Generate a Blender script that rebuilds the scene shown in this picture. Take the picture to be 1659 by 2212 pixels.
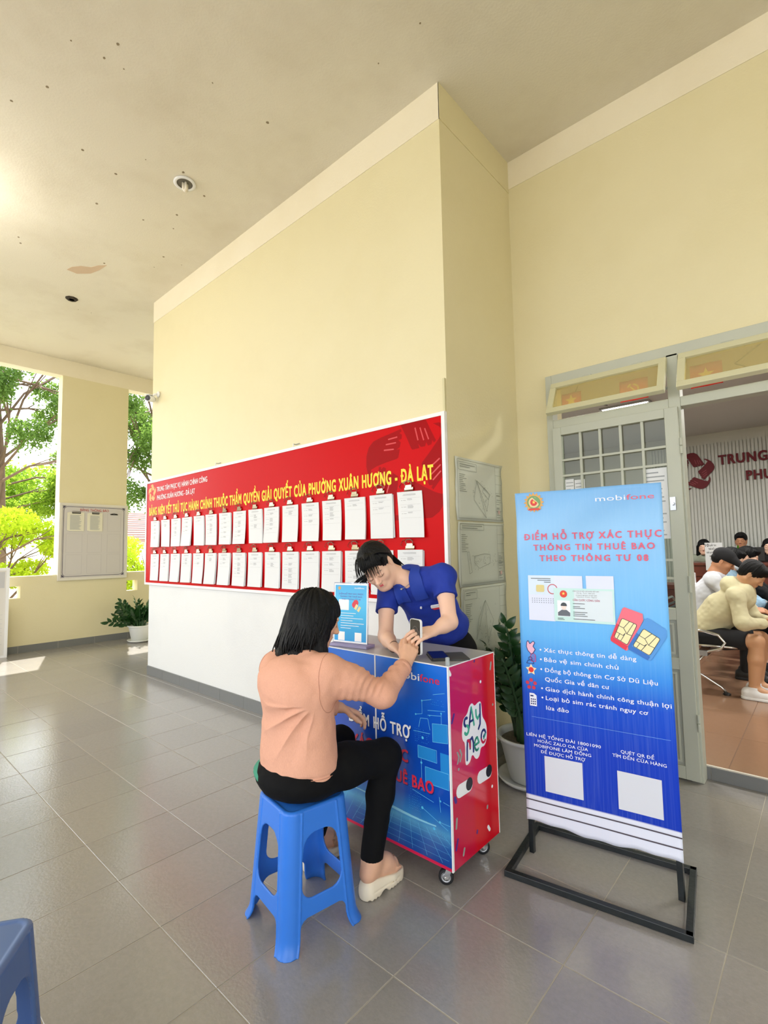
import bpy, bmesh, math, random
import numpy as np
from mathutils import Vector, Matrix
for o in list(bpy.data.objects): bpy.data.objects.remove(o)
S = bpy.context.scene
COL = S.collection
# ---------------------------------------------------------------- camera
cam_d = bpy.data.cameras.new('camera'); cam = bpy.data.objects.new('camera', cam_d); COL.objects.link(cam)
cam_d.sensor_fit = 'VERTICAL'; cam_d.sensor_height = 24.0; cam_d.lens = 24.0 * 1075.722 / 2212.0
cam_d.clip_start = 0.05; cam_d.clip_end = 400
CR = ((0.7457, 0.6660, -0.0183), (-0.0634, 0.0437, -0.9970), (-0.6632, 0.7447, 0.0748))
_r = Vector(CR[0]).normalized(); _f = Vector(CR[2]).normalized(); _u = _r.cross(_f).normalized(); _r = _f.cross(_u)
cam.matrix_world = Matrix(((_r.x, _u.x, -_f.x, 0), (_r.y, _u.y, -_f.y, 0), (_r.z, _u.z, -_f.z, 1.386), (0, 0, 0, 1)))
S.camera = cam
# ---------------------------------------------------------------- world, sun, exposure
W = bpy.data.worlds.new('world'); S.world = W; W.use_nodes = True
nt = W.node_tree; nt.nodes.clear()
_out = nt.nodes.new('ShaderNodeOutputWorld'); _bg = nt.nodes.new('ShaderNodeBackground')
_tc = nt.nodes.new('ShaderNodeTexCoord'); _sep = nt.nodes.new('ShaderNodeSeparateXYZ')
_ramp = nt.nodes.new('ShaderNodeValToRGB'); _nz = nt.nodes.new('ShaderNodeTexNoise'); _mx = nt.nodes.new('ShaderNodeMix')
_mx.data_type = 'RGBA'
nt.links.new(_tc.outputs['Generated'], _sep.inputs[0]); nt.links.new(_sep.outputs[2], _ramp.inputs[0])
_ramp.color_ramp.elements[0].position = 0.0; _ramp.color_ramp.elements[0].color = (1, 0.99, 0.97, 1)
_ramp.color_ramp.elements[1].position = 0.8; _ramp.color_ramp.elements[1].color = (0.62, 0.78, 1.0, 1)
_nz.inputs['Scale'].default_value = 3.0; _nz.inputs['Detail'].default_value = 5
nt.links.new(_tc.outputs['Generated'], _nz.inputs['Vector'])
_r2 = nt.nodes.new('ShaderNodeValToRGB'); _r2.color_ramp.elements[0].position = .42; _r2.color_ramp.elements[1].position = .6
nt.links.new(_nz.outputs['Fac'], _r2.inputs[0]); nt.links.new(_r2.outputs[0], _mx.inputs[0])
nt.links.new(_ramp.outputs[0], _mx.inputs[6]); _mx.inputs[7].default_value = (1, 1, 1, 1)
nt.links.new(_mx.outputs[2], _bg.inputs[0]); _bg.inputs[1].default_value = 3.1
nt.links.new(_bg.outputs[0], _out.inputs[0])
sun_d = bpy.data.lights.new('sun', 'SUN'); sun = bpy.data.objects.new('sun', sun_d); COL.objects.link(sun)
sun_d.energy = 9.0; sun_d.angle = 0.01; sun_d.color = (1, .95, .85)
sun.rotation_euler = Vector((.947, -.32, -1.80)).to_track_quat('-Z', 'Y').to_euler()
sun.location = (-9, 3, 14)
S.view_settings.view_transform = 'Standard'; S.view_settings.look = 'None'; S.view_settings.gamma = 1.0
S.view_settings.use_curve_mapping = False
S.view_settings.exposure = 0.45
S.cycles.max_bounces = 10; S.cycles.diffuse_bounces = 6; S.cycles.transparent_max_bounces = 16
# ---------------------------------------------------------------- materials
def lin(h):
    if isinstance(h, str):
        h = h.lstrip('#'); v = [int(h[i:i+2], 16) / 255 for i in (0, 2, 4)]
    else: v = h
    return tuple(x / 12.92 if x <= .04045 else ((x + .055) / 1.055) ** 2.4 for x in v) + (1,)
MATS = {}
def mat(name, col='', rough=.6, metal=0, noise=0, nscale=8, bump=0, bscale=60, spec=.5, emit=None, es=0, sss=0, coat=0, trans=0):
    if name in MATS: return MATS[name]
    m = bpy.data.materials.new(name); m.use_nodes = True; n = m.node_tree; b = n.nodes['Principled BSDF']
    c = lin(col); b.inputs['Base Color'].default_value = c; b.inputs['Roughness'].default_value = rough
    b.inputs['Metallic'].default_value = metal; b.inputs['Specular IOR Level'].default_value = spec
    if coat: b.inputs['Coat Weight'].default_value = coat; b.inputs['Coat Roughness'].default_value = .08
    if sss: b.inputs['Subsurface Weight'].default_value = sss; b.inputs['Subsurface Radius'].default_value = (.012, .005, .003); b.inputs['Subsurface Scale'].default_value = 1
    if emit: b.inputs['Emission Color'].default_value = lin(emit); b.inputs['Emission Strength'].default_value = es
    if trans: b.inputs['Transmission Weight'].default_value = trans
    if noise or bump:
        tc = n.nodes.new('ShaderNodeTexCoord')
    if noise:
        nz = n.nodes.new('ShaderNodeTexNoise'); nz.inputs['Scale'].default_value = nscale; nz.inputs['Detail'].default_value = 6
        n.links.new(tc.outputs['Object'], nz.inputs['Vector'])
        mx = n.nodes.new('ShaderNodeMix'); mx.data_type = 'RGBA'
        mx.inputs[6].default_value = tuple(max(0, x * (1 - noise)) for x in c[:3]) + (1,)
        mx.inputs[7].default_value = tuple(min(1, x * (1 + noise)) for x in c[:3]) + (1,)
        n.links.new(nz.outputs['Fac'], mx.inputs[0]); n.links.new(mx.outputs[2], b.inputs['Base Color'])
    if bump:
        nb = n.nodes.new('ShaderNodeTexNoise'); nb.inputs['Scale'].default_value = bscale; nb.inputs['Detail'].default_value = 4
        n.links.new(tc.outputs['Object'], nb.inputs['Vector'])
        bp = n.nodes.new('ShaderNodeBump'); bp.inputs['Strength'].default_value = bump; bp.inputs['Distance'].default_value = .01
        n.links.new(nb.outputs['Fac'], bp.inputs['Height']); n.links.new(bp.outputs[0], b.inputs['Normal'])
    MATS[name] = m
    return m
def ramp_mat(name, axis, stops, rough=.35, spec=.5, streak=0, cols=None, coat=0):
    """colour print that runs along one object axis (stops: list of (coordinate 0..1, colour), mapped from v0..v1)"""
    m = bpy.data.materials.new(name); m.use_nodes = True; n = m.node_tree; b = n.nodes['Principled BSDF']
    b.inputs['Roughness'].default_value = rough; b.inputs['Specular IOR Level'].default_value = spec
    if coat: b.inputs['Coat Weight'].default_value = coat; b.inputs['Coat Roughness'].default_value = .05
    v0, v1 = axis[1], axis[2]
    tc = n.nodes.new('ShaderNodeTexCoord'); sp = n.nodes.new('ShaderNodeSeparateXYZ'); mr = n.nodes.new('ShaderNodeMapRange')
    mr.inputs['From Min'].default_value = v0; mr.inputs['From Max'].default_value = v1
    n.links.new(tc.outputs['Object'], sp.inputs[0]); n.links.new(sp.outputs[axis[0]], mr.inputs[0])
    r = n.nodes.new('ShaderNodeValToRGB'); el = r.color_ramp.elements
    el[0].position = stops[0][0]; el[0].color = lin(stops[0][1]); el[1].position = stops[-1][0]; el[1].color = lin(stops[-1][1])
    for p, c in stops[1:-1]:
        e = el.new(p); e.color = lin(c)
    last = r.outputs[0]; n.links.new(mr.outputs[0], r.inputs[0])
    if streak:
        mp = n.nodes.new('ShaderNodeMapping'); mp.inputs['Scale'].default_value = streak[1]; mp.inputs['Rotation'].default_value = (0, streak[3] if len(streak) > 3 else 0, 0)
        nz = n.nodes.new('ShaderNodeTexNoise'); nz.inputs['Scale'].default_value = 1; nz.inputs['Detail'].default_value = 4
        n.links.new(tc.outputs['Object'], mp.inputs[0]); n.links.new(mp.outputs[0], nz.inputs['Vector'])
        mx = n.nodes.new('ShaderNodeMix'); mx.data_type = 'RGBA'; mx.blend_type = 'MIX'
        mm = n.nodes.new('ShaderNodeMapRange'); mm.inputs['From Min'].default_value = .45; mm.inputs['From Max'].default_value = .75; mm.inputs['To Max'].default_value = streak[2]
        n.links.new(nz.outputs['Fac'], mm.inputs[0]); n.links.new(mm.outputs[0], mx.inputs[0])
        n.links.new(last, mx.inputs[6]); mx.inputs[7].default_value = lin(streak[0]); last = mx.outputs[2]
    n.links.new(last, b.inputs['Base Color'])
    return m
def plaster(name, col, dirt='#b9a66a', amt=.25, low=None):
    """painted plaster: soft mottling, fine relief, scuffs"""
    m = bpy.data.materials.new(name); m.use_nodes = True; n = m.node_tree; b = n.nodes['Principled BSDF']
    b.inputs['Roughness'].default_value = .55; b.inputs['Specular IOR Level'].default_value = .35
    tc = n.nodes.new('ShaderNodeTexCoord')
    nz = n.nodes.new('ShaderNodeTexNoise'); nz.inputs['Scale'].default_value = 1.3; nz.inputs['Detail'].default_value = 9; nz.inputs['Roughness'].default_value = .65
    n.links.new(tc.outputs['Object'], nz.inputs['Vector'])
    mr = n.nodes.new('ShaderNodeMapRange'); mr.inputs['From Min'].default_value = .45; mr.inputs['From Max'].default_value = .78; mr.inputs['To Max'].default_value = amt
    n.links.new(nz.outputs['Fac'], mr.inputs[0])
    mx = n.nodes.new('ShaderNodeMix'); mx.data_type = 'RGBA'; mx.inputs[6].default_value = lin(col); mx.inputs[7].default_value = lin(dirt)
    n.links.new(mr.outputs[0], mx.inputs[0])
    vs = n.nodes.new('ShaderNodeTexNoise'); vs.inputs['Scale'].default_value = 9; vs.inputs['Detail'].default_value = 8; vs.inputs['Roughness'].default_value = .8
    n.links.new(tc.outputs['Object'], vs.inputs['Vector'])
    m2 = n.nodes.new('ShaderNodeMapRange'); m2.inputs['From Min'].default_value = .68; m2.inputs['From Max'].default_value = .8; m2.inputs['To Max'].default_value = amt * 1.2
    n.links.new(vs.outputs['Fac'], m2.inputs[0])
    mx2 = n.nodes.new('ShaderNodeMix'); mx2.data_type = 'RGBA'; n.links.new(mx.outputs[2], mx2.inputs[6]); mx2.inputs[7].default_value = lin(dirt)
    n.links.new(m2.outputs[0], mx2.inputs[0]); n.links.new(mx2.outputs[2], b.inputs['Base Color'])
    nb = n.nodes.new('ShaderNodeTexNoise'); nb.inputs['Scale'].default_value = 70; nb.inputs['Detail'].default_value = 3
    n.links.new(tc.outputs['Object'], nb.inputs['Vector'])
    bp = n.nodes.new('ShaderNodeBump'); bp.inputs['Strength'].default_value = .12; bp.inputs['Distance'].default_value = .01
    n.links.new(nb.outputs['Fac'], bp.inputs['Height']); n.links.new(bp.outputs[0], b.inputs['Normal'])
    MATS[name] = m
    return m
def glass_mat(name, tint, haze=.0, hazecol='#c8c8b0', gl=.08):
    m = bpy.data.materials.new(name); m.use_nodes = True; n = m.node_tree; n.nodes.clear()
    o = n.nodes.new('ShaderNodeOutputMaterial'); t = n.nodes.new('ShaderNodeBsdfTransparent'); t.inputs[0].default_value = lin(tint)
    g = n.nodes.new('ShaderNodeBsdfGlossy'); g.inputs['Roughness'].default_value = .03
    a = n.nodes.new('ShaderNodeMixShader'); a.inputs[0].default_value = gl
    n.links.new(t.outputs[0], a.inputs[1]); n.links.new(g.outputs[0], a.inputs[2]); last = a
    if haze:
        d = n.nodes.new('ShaderNodeBsdfDiffuse'); d.inputs[0].default_value = lin(hazecol)
        b = n.nodes.new('ShaderNodeMixShader'); b.inputs[0].default_value = haze
        n.links.new(last.outputs[0], b.inputs[1]); n.links.new(d.outputs[0], b.inputs[2]); last = b
    n.links.new(last.outputs[0], o.inputs[0])
    return m
M_WALL = plaster('wall_yellow', '#dfd7b3', '#ccc08c', .2)
M_BAND = plaster('wall_band', '#ebe4d0', '#d6c9a4', .3)
M_WHITE = plaster('wall_white', '#e2e4e4', '#c9ccd0', .3)
M_CEIL = plaster('ceiling_paint', '#e0dbcc', '#c2b8a2', .5)
M_WALLIN = plaster('wall_inside', '#c6c8c2', '#b0b2ac', .1)
M_GROUT = mat('grout', '#a59f90', .8)
M_TILE = mat('floor_tile_paint', '#8b857c', .27, noise=.22, nscale=5, bump=.10, bscale=95, spec=.75)
M_TILE_BIG = M_TILE
M_BASE = mat('baseboard_tile_paint', '#7f8080', .35, noise=.1, nscale=12)
M_BROWN = mat('brown_floor_tile', '#94775f', .22, noise=.08, nscale=4, bump=.03)
M_METAL = mat('door_paint', '#b5b9ac', .45, noise=.06, nscale=5)
M_CHROME = mat('chrome', '#d0d0d0', .18, metal=1)
M_STEEL = mat('steel', '#b8bcc2', .35, metal=1)
M_BLACK = mat('black_plastic', '#16171a', .4)
M_RUBBER = mat('rubber', '#1b1c1f', .65)
M_PAPER = mat('paper', '#dcdfe2', .6)
M_WHITEP = mat('white_plastic', '#e9ebee', .35)
M_INK = mat('grey_ink', '#9aa0a4', .7)
M_DINK = mat('dark_ink', '#44474b', .7)
M_RED = mat('board_red', '#c4040c', .34, spec=.08)
M_YEL = mat('yellow_ink', '#f6d821', .45)
M_WHI = mat('white_ink', '#f2f4f6', .45)
M_BLU = mat('stool_blue', '#2f77dd', .38, noise=.05, nscale=14, bump=.03, bscale=30)
M_DRED = mat('dark_red_letter', '#640c1a', .5, spec=.25)
M_SKIN = mat('skin', '#e8bfa8', .5, sss=.12, noise=.05, nscale=20, bump=.03, bscale=160)
M_SKIN2 = mat('skin_older', '#ddae92', .55, sss=.1, noise=.08, nscale=25, bump=.05, bscale=160)
M_SKIN3 = mat('skin_tan', '#b98463', .55, noise=.05)
M_HAIR = mat('hair_black', '#050609', .42, noise=.3, nscale=60, bump=.55, bscale=130, spec=.25)
def stretch(m, sc, names=('TEX_NOISE',)):
    n = m.node_tree; tc = next(x for x in n.nodes if x.type == 'TEX_COORD'); mp = n.nodes.new('ShaderNodeMapping'); mp.inputs['Scale'].default_value = sc
    n.links.new(tc.outputs['Object'], mp.inputs[0])
    for x in list(n.nodes):
        if x.type == 'TEX_NOISE': n.links.new(mp.outputs[0], x.inputs['Vector'])
stretch(M_HAIR, (3.2, 3.2, .22))
# ---------------------------------------------------------------- object helpers
def link(o, parent=None):
    COL.objects.link(o)
    if parent is not None: o.parent = parent
    return o
ORG = {}
def thing(name, label, cat, loc=(0, 0, 0), group=None, kind=None):
    o = bpy.data.objects.new(name, None); o.empty_display_size = .05; o.location = loc; COL.objects.link(o)
    if kind: o['kind'] = kind
    if label: o['label'] = label
    if cat: o['category'] = cat
    if group: o['group'] = group
    ORG[o.name] = Vector(loc)
    return o
def org(parent): return ORG.get(parent.name, Vector((0, 0, 0))) if parent is not None else Vector((0, 0, 0))
def mk(name, vf, m, parent=None, smooth=False, bevel=0, label=None, loc=None, mats=None, fm=None):
    """one mesh object from world coordinates; children keep their root's origin"""
    v, f = vf
    o0 = org(parent) if parent is not None else Vector(loc or (0, 0, 0))
    me = bpy.data.meshes.new(name)
    v = np.asarray(v, float) - np.array(o0)
    me.from_pydata(v.tolist(), [], [tuple(int(i) for i in x) for x in f]) if not isinstance(f, np.ndarray) else fast(me, v, f)
    me.materials.append(m)
    if mats:
        for x in mats: me.materials.append(x)
        me.polygons.foreach_set('material_index', fm)
    if smooth: me.polygons.foreach_set('use_smooth', [True] * len(me.polygons))
    o = bpy.data.objects.new(name, me); link(o, parent)
    if parent is None: o.location = o0
    ORG[o.name] = o0
    if bevel:
        b = o.modifiers.new('bevel', 'BEVEL'); b.width = bevel; b.segments = 2; b.limit_method = 'ANGLE'; b.angle_limit = .7
    if label: o['label'] = label
    return o
def fast(me, v, f):
    n = len(f); k = f.shape[1]
    me.vertices.add(len(v)); me.vertices.foreach_set('co', v.astype(np.float32).ravel())
    me.loops.add(n * k); me.loops.foreach_set('vertex_index', f.astype(np.int32).ravel())
    me.polygons.add(n); me.polygons.foreach_set('loop_start', np.arange(0, n * k, k, dtype=np.int32))
    me.polygons.foreach_set('loop_total', np.full(n, k, dtype=np.int32))
    me.update(calc_edges=True)
def struct(name, vf, m, **k):
    o = mk(name, vf, m, **k); o['kind'] = 'structure'; return o
def tag(o, label, cat, group=None):
    o['label'] = label; o['category'] = cat
    if group: o['group'] = group
    return o
def join(*vfs):
    V = []; F = []; n = 0
    for v, f in vfs:
        V += [tuple(x) for x in v]; F += [tuple(int(i) + n for i in q) for q in f]; n += len(v)
    return V, F
def box(x0, x1, y0, y1, z0, z1):
    v = [(x, y, z) for z in (z0, z1) for y in (y0, y1) for x in (x0, x1)]
    return v, [(0, 2, 3, 1), (4, 5, 7, 6), (0, 1, 5, 4), (2, 6, 7, 3), (0, 4, 6, 2), (1, 3, 7, 5)]
def bar(a, b, w, h, up=(0, 0, 1)):
    a = Vector(a); b = Vector(b); d = (b - a).normalized(); u = Vector(up)
    if abs(d.dot(u)) > .95: u = Vector((0, 1, 0))
    s = d.cross(u).normalized(); u = s.cross(d)
    v = [p + s * i * w / 2 + u * j * h / 2 for p in (a, b) for j in (-1, 1) for i in (-1, 1)]
    return [tuple(x) for x in v], [(0, 1, 3, 2), (4, 6, 7, 5), (0, 4, 5, 1), (2, 3, 7, 6), (0, 2, 6, 4), (1, 5, 7, 3)]
def tube(pts, rad, n=8, cap=True):
    pts = [Vector(p) for p in pts]; m = len(pts)
    if not hasattr(rad, '__len__'): rad = [rad] * m
    V = []; F = []; prev = None
    for i, p in enumerate(pts):
        t = (pts[min(i + 1, m - 1)] - pts[max(i - 1, 0)])
        t = t.normalized() if t.length > 1e-9 else Vector((0, 0, 1))
        if prev is None:
            a = Vector((0, 0, 1)) if abs(t.z) < .9 else Vector((1, 0, 0)); s = t.cross(a).normalized()
        else:
            s = prev - t * prev.dot(t); s = s.normalized() if s.length > 1e-6 else t.orthogonal().normalized()
        prev = s; u = t.cross(s)
        for k in range(n):
            a = 2 * math.pi * k / n; V.append(tuple(p + (s * math.cos(a) + u * math.sin(a)) * rad[i]))
    for i in range(m - 1):
        for k in range(n):
            k2 = (k + 1) % n; F.append((i * n + k, i * n + k2, (i + 1) * n + k2, (i + 1) * n + k))
    if cap: F.append(tuple(range(n))[::-1]); F.append(tuple((m - 1) * n + k for k in range(n)))
    return V, F
def lathe(c, prof, n=32, axis='z', close=True):
    V = []; F = []; m = len(prof)
    for r, h in prof:
        for k in range(n):
            a = 2 * math.pi * k / n; x, y = r * math.cos(a), r * math.sin(a)
            p = (x, y, h) if axis == 'z' else ((h, x, y) if axis == 'x' else (x, h, y))
            V.append((c[0] + p[0], c[1] + p[1], c[2] + p[2]))
    for i in range(m - 1):
        for k in range(n):
            k2 = (k + 1) % n; F.append((i * n + k, i * n + k2, (i + 1) * n + k2, (i + 1) * n + k))
    if close: F.append(tuple(range(n))[::-1]); F.append(tuple((m - 1) * n + k for k in range(n)))
    return V, F
class Fr:
    """a plane in the scene: origin, right, up; n points out of it"""
    def __init__(s, o, ex, ey=(0, 0, 1)):
        s.o = Vector(o); s.ex = Vector(ex).normalized(); s.ey = Vector(ey).normalized(); s.n = s.ex.cross(s.ey).normalized()
    def p(s, u, v, h=0): return tuple(s.o + s.ex * u + s.ey * v + s.n * h)
def fbox(fr, u0, u1, v0, v1, h0, h1):
    v = [fr.p(u, w, h) for h in (h0, h1) for w in (v0, v1) for u in (u0, u1)]
    return v, [(0, 2, 3, 1), (4, 5, 7, 6), (0, 1, 5, 4), (2, 6, 7, 3), (0, 4, 6, 2), (1, 3, 7, 5)]
def prism(fr, pts, h0, h1):
    n = len(pts); v = [fr.p(u, w, h0) for u, w in pts] + [fr.p(u, w, h1) for u, w in pts]
    a = sum(pts[i][0] * pts[(i + 1) % n][1] - pts[(i + 1) % n][0] * pts[i][1] for i in range(n))
    t = tuple(range(n, 2 * n)); b = tuple(range(n))[::-1]; q = [(i, (i + 1) % n, (i + 1) % n + n, i + n) for i in range(n)]
    if a < 0: t = t[::-1]; b = b[::-1]; q = [x[::-1] for x in q]
    return v, [t, b] + q
def curve2d(loops, ext=.002, bev=0):
    """filled 2D outline with holes -> local verts, faces (x, y, z=+-ext)"""
    cu = bpy.data.curves.new('tmp', 'CURVE'); cu.dimensions = '2D'; cu.fill_mode = 'BOTH'; cu.extrude = ext; cu.bevel_depth = bev; cu.bevel_resolution = 1
    for L in loops:
        sp = cu.splines.new('POLY'); sp.points.add(len(L) - 1); sp.use_cyclic_u = True
        for p, q in zip(sp.points, L): p.co = (q[0], q[1], 0, 1)
    return eval_curve(cu)
def eval_curve(cu):
    o = bpy.data.objects.new('tmp', cu); COL.objects.link(o)
    dg = bpy.context.evaluated_depsgraph_get(); dg.update(); ev = o.evaluated_get(dg); me = ev.to_mesh()
    V = [tuple(v.co) for v in me.vertices]; F = [tuple(p.vertices) for p in me.polygons]
    ev.to_mesh_clear(); bpy.data.objects.remove(o); bpy.data.curves.remove(cu)
    return V, F
def on(fr, vf, h=0, ox=0, oy=0, s=1):
    return [fr.p(ox + x * s, oy + y * s, h + z) for x, y, z in vf[0]], vf[1]
import unicodedata
_gl = {}
def _glyphs(c, res):
    cu = bpy.data.curves.new('t', 'FONT'); cu.body = c; cu.size = 1; cu.resolution_u = res
    return eval_curve(cu)
def glyph(c, res):
    """outline and advance of one letter; stroked letters and horned vowels are put together from plain ones"""
    if (c, res) in _gl: return _gl[(c, res)]
    d = unicodedata.normalize('NFD', c); horn = '\u031b' in d; base = unicodedata.normalize('NFC', d.replace('\u031b', '')); bar_ = None
    if c in 'Đđ': base = {'Đ': 'D', 'đ': 'd'}[c]; bar_ = c
    if c == ' ': r = ([], [], .30)
    else:
        V, F = _glyphs(base, res); a = max(p[0] for p in _glyphs(base + 'I', 1)[0]) - max(p[0] for p in _glyphs('I', 1)[0])
        V = [tuple(p) for p in V]; F = [tuple(q) for q in F]; b = unicodedata.normalize('NFD', base)[0]; B = _glyphs(b, 1)[0]
        x0, x1, y1 = min(p[0] for p in B), max(p[0] for p in B), max(p[1] for p in B)
        def add(P): n = len(V); V.extend([(x, y, .4) for x, y in P]); F.append(tuple(range(n, n + len(P))))
        if horn: add([(x1 - .10, y1 - .10), (x1 - .02, y1 - .13), (x1 + .06, y1 - .04), (x1 + .07, y1 + .05), (x1 + .01, y1 + .05), (x1 - .01, y1 - .03)]); a += .04
        if bar_ == 'Đ': add([(x0 - .07, y1 * .46), (x0 + .22, y1 * .46), (x0 + .22, y1 * .55), (x0 - .07, y1 * .55)]); a += .03
        if bar_ == 'đ': add([(x1 - .24, y1 * .80), (x1 + .06, y1 * .80), (x1 + .06, y1 * .88), (x1 - .24, y1 * .88)])
        r = (V, F, a)
    _gl[(c, res)] = r; return r
def raw_text(s, bold=0, ext=0, res=3, space=1):
    """flat lettering; bold > 0 thickens every stroke; ext > 0 gives it a front, a back and edges"""
    V = []; F = []; x = 0
    sh = [(0, 0)] if bold < .006 else [(-bold, -bold * .6), (bold, -bold * .6), (bold, bold * .6), (-bold, bold * .6)]
    for c in s:
        gv, gf, a = glyph(c, res)
        for ks, (dx, dy) in enumerate(sh):
            n = len(V)
            if not gv: continue
            if not ext: V += [(p[0] + x + dx, p[1] + dy, ks * .8 + p[2]) for p in gv]; F += [tuple(i + n for i in q) for q in gf]
            else:
                m = len(gv); V += [(p[0] + x + dx, p[1] + dy, ext + ks * .03 + p[2] * .03) for p in gv] + [(p[0] + x + dx, p[1] + dy, -ext) for p in gv]
                F += [tuple(i + n for i in q) for q in gf] + [tuple(i + n + m for i in q[::-1]) for q in gf]; E = {}
                for q in gf:
                    for i in range(len(q)): e = (q[i], q[(i + 1) % len(q)]); E[e] = 1
                for (u, w) in E:
                    if (w, u) not in E: F.append((u + n, u + n + m, w + n + m, w + n))
        x += (a + 2 * bold) * space
    return V, F
_cap = [None]
def text(name, s, fr, u0, u1, v, cap, m, parent, h=.001, thick=.0006, bold=.012, res=3, slope=0, space=1, shear=0):
    """lettering between u0 and u1, baseline v, capital height cap"""
    if _cap[0] is None:
        a = raw_text('H', 0, 0, 2)[0]; _cap[0] = max(p[1] for p in a)
    V, F = raw_text(s, bold, 1 if thick > .001 else 0, res, space)
    xs = [p[0] for p in V]; x0, x1 = min(xs), max(xs); sx = (u1 - u0) / (x1 - x0); sy = cap / _cap[0]
    V = [fr.p(u0 + (p[0] - x0) * sx + shear * p[1] * sy, v + p[1] * sy + slope * (p[0] - x0) * sx, h + thick * (p[2] + 1)) for p in V]
    return mk(name, (V, F), m, parent)
def circ(cx, cy, r, n=20, ry=None, a0=0): return [(cx + r * math.cos(a0 + 2 * math.pi * k / n), cy + (ry or r) * math.sin(a0 + 2 * math.pi * k / n)) for k in range(n)]
def star(cx, cy, R, r=None, n=5, a0=math.pi / 2):
    r = r or R * .42
    return [(cx + (R if k % 2 == 0 else r) * math.cos(a0 + math.pi * k / n), cy + (R if k % 2 == 0 else r) * math.sin(a0 + math.pi * k / n)) for k in range(2 * n)]
def rrect(x0, x1, y0, y1, r, n=5):
    out = []
    for cx, cy, a in ((x1 - r, y1 - r, 0), (x0 + r, y1 - r, 90), (x0 + r, y0 + r, 180), (x1 - r, y0 + r, 270)):
        for k in range(n + 1): t = math.radians(a + 90 * k / n); out.append((cx + r * math.cos(t), cy + r * math.sin(t)))
    return out
def pill(cx, cy, L, r, a):
    p = rrect(-L / 2, L / 2, -r, r, r * .99, 4); c, s = math.cos(a), math.sin(a)
    return [(cx + x * c - y * s, cy + x * s + y * c) for x, y in p]
def flats(name, fr, polys, m, parent, h=.001, t=.0006, label=None):
    return mk(name, join(*[prism(fr, p, h, h + t + (i % 6) * .00003) for i, p in enumerate(polys)]), m, parent, label=label)
# ---------------------------------------------------------------- signed distance modelling (bodies, cloth, hair, moulded plastic)
def nrm(v): v = np.array(v, float); return v / np.linalg.norm(v)
def RC(a, b, r1, r2=None, k=.02): return ('rc', np.array(a, float), np.array(b, float), r1, r1 if r2 is None else r2, k)
def EL(c, r, R=None, k=.03): return ('el', np.array(c, float), np.array(r, float), np.eye(3) if R is None else np.array(R, float), k)
def SUB(p): return ('sub', p)
def CUT(c, n, R): return ('cut', np.array(c, float), nrm(n), R)
def CH(pts, rs, k=.02): return [RC(pts[i], pts[i + 1], rs[i], rs[i + 1], k) for i in range(len(pts) - 1)]
def frame3(right, fwd, up=None):
    """columns right, forward, up (orthonormal)"""
    f = nrm(fwd); r = np.array(right, float); r = nrm(r - f * (r @ f)); u = np.cross(r, f)
    return np.stack([r, f, u], 1)
def _bb(p):
    if p[0] == 'rc': R = max(p[3], p[4]); return np.minimum(p[1], p[2]) - R, np.maximum(p[1], p[2]) + R
    if p[0] == 'el': e = np.sqrt(((p[3] * p[2]) ** 2).sum(1)); return p[1] - e, p[1] + e
    if p[0] == 'cut': return p[1] - p[3], p[1] + p[3]
    return _bb(p[1])
def _ev(p, X, Y, Z):
    if p[0] == 'rc':
        a, b = p[1], p[2]; d = b - a; L = d @ d + 1e-12
        t = np.clip(((X - a[0]) * d[0] + (Y - a[1]) * d[1] + (Z - a[2]) * d[2]) / L, 0, 1)
        return np.sqrt((X - a[0] - t * d[0]) ** 2 + (Y - a[1] - t * d[1]) ** 2 + (Z - a[2] - t * d[2]) ** 2) - (p[3] + (p[4] - p[3]) * t)
    if p[0] == 'el':
        c, r, R = p[1], p[2], p[3]; x, y, z = X - c[0], Y - c[1], Z - c[2]
        q = [R[0, i] * x + R[1, i] * y + R[2, i] * z for i in range(3)]
        k0 = np.sqrt(sum((q[i] / r[i]) ** 2 for i in range(3))); k1 = np.sqrt(sum((q[i] / r[i] ** 2) ** 2 for i in range(3))) + 1e-9
        return k0 * (k0 - 1) / k1
    if p[0] == 'cut':
        c, n = p[1], p[2]; dot = (X - c[0]) * n[0] + (Y - c[1]) * n[1] + (Z - c[2]) * n[2]
        return np.maximum(-dot, np.sqrt((X - c[0]) ** 2 + (Y - c[1]) ** 2 + (Z - c[2]) ** 2) - p[3])
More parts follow.
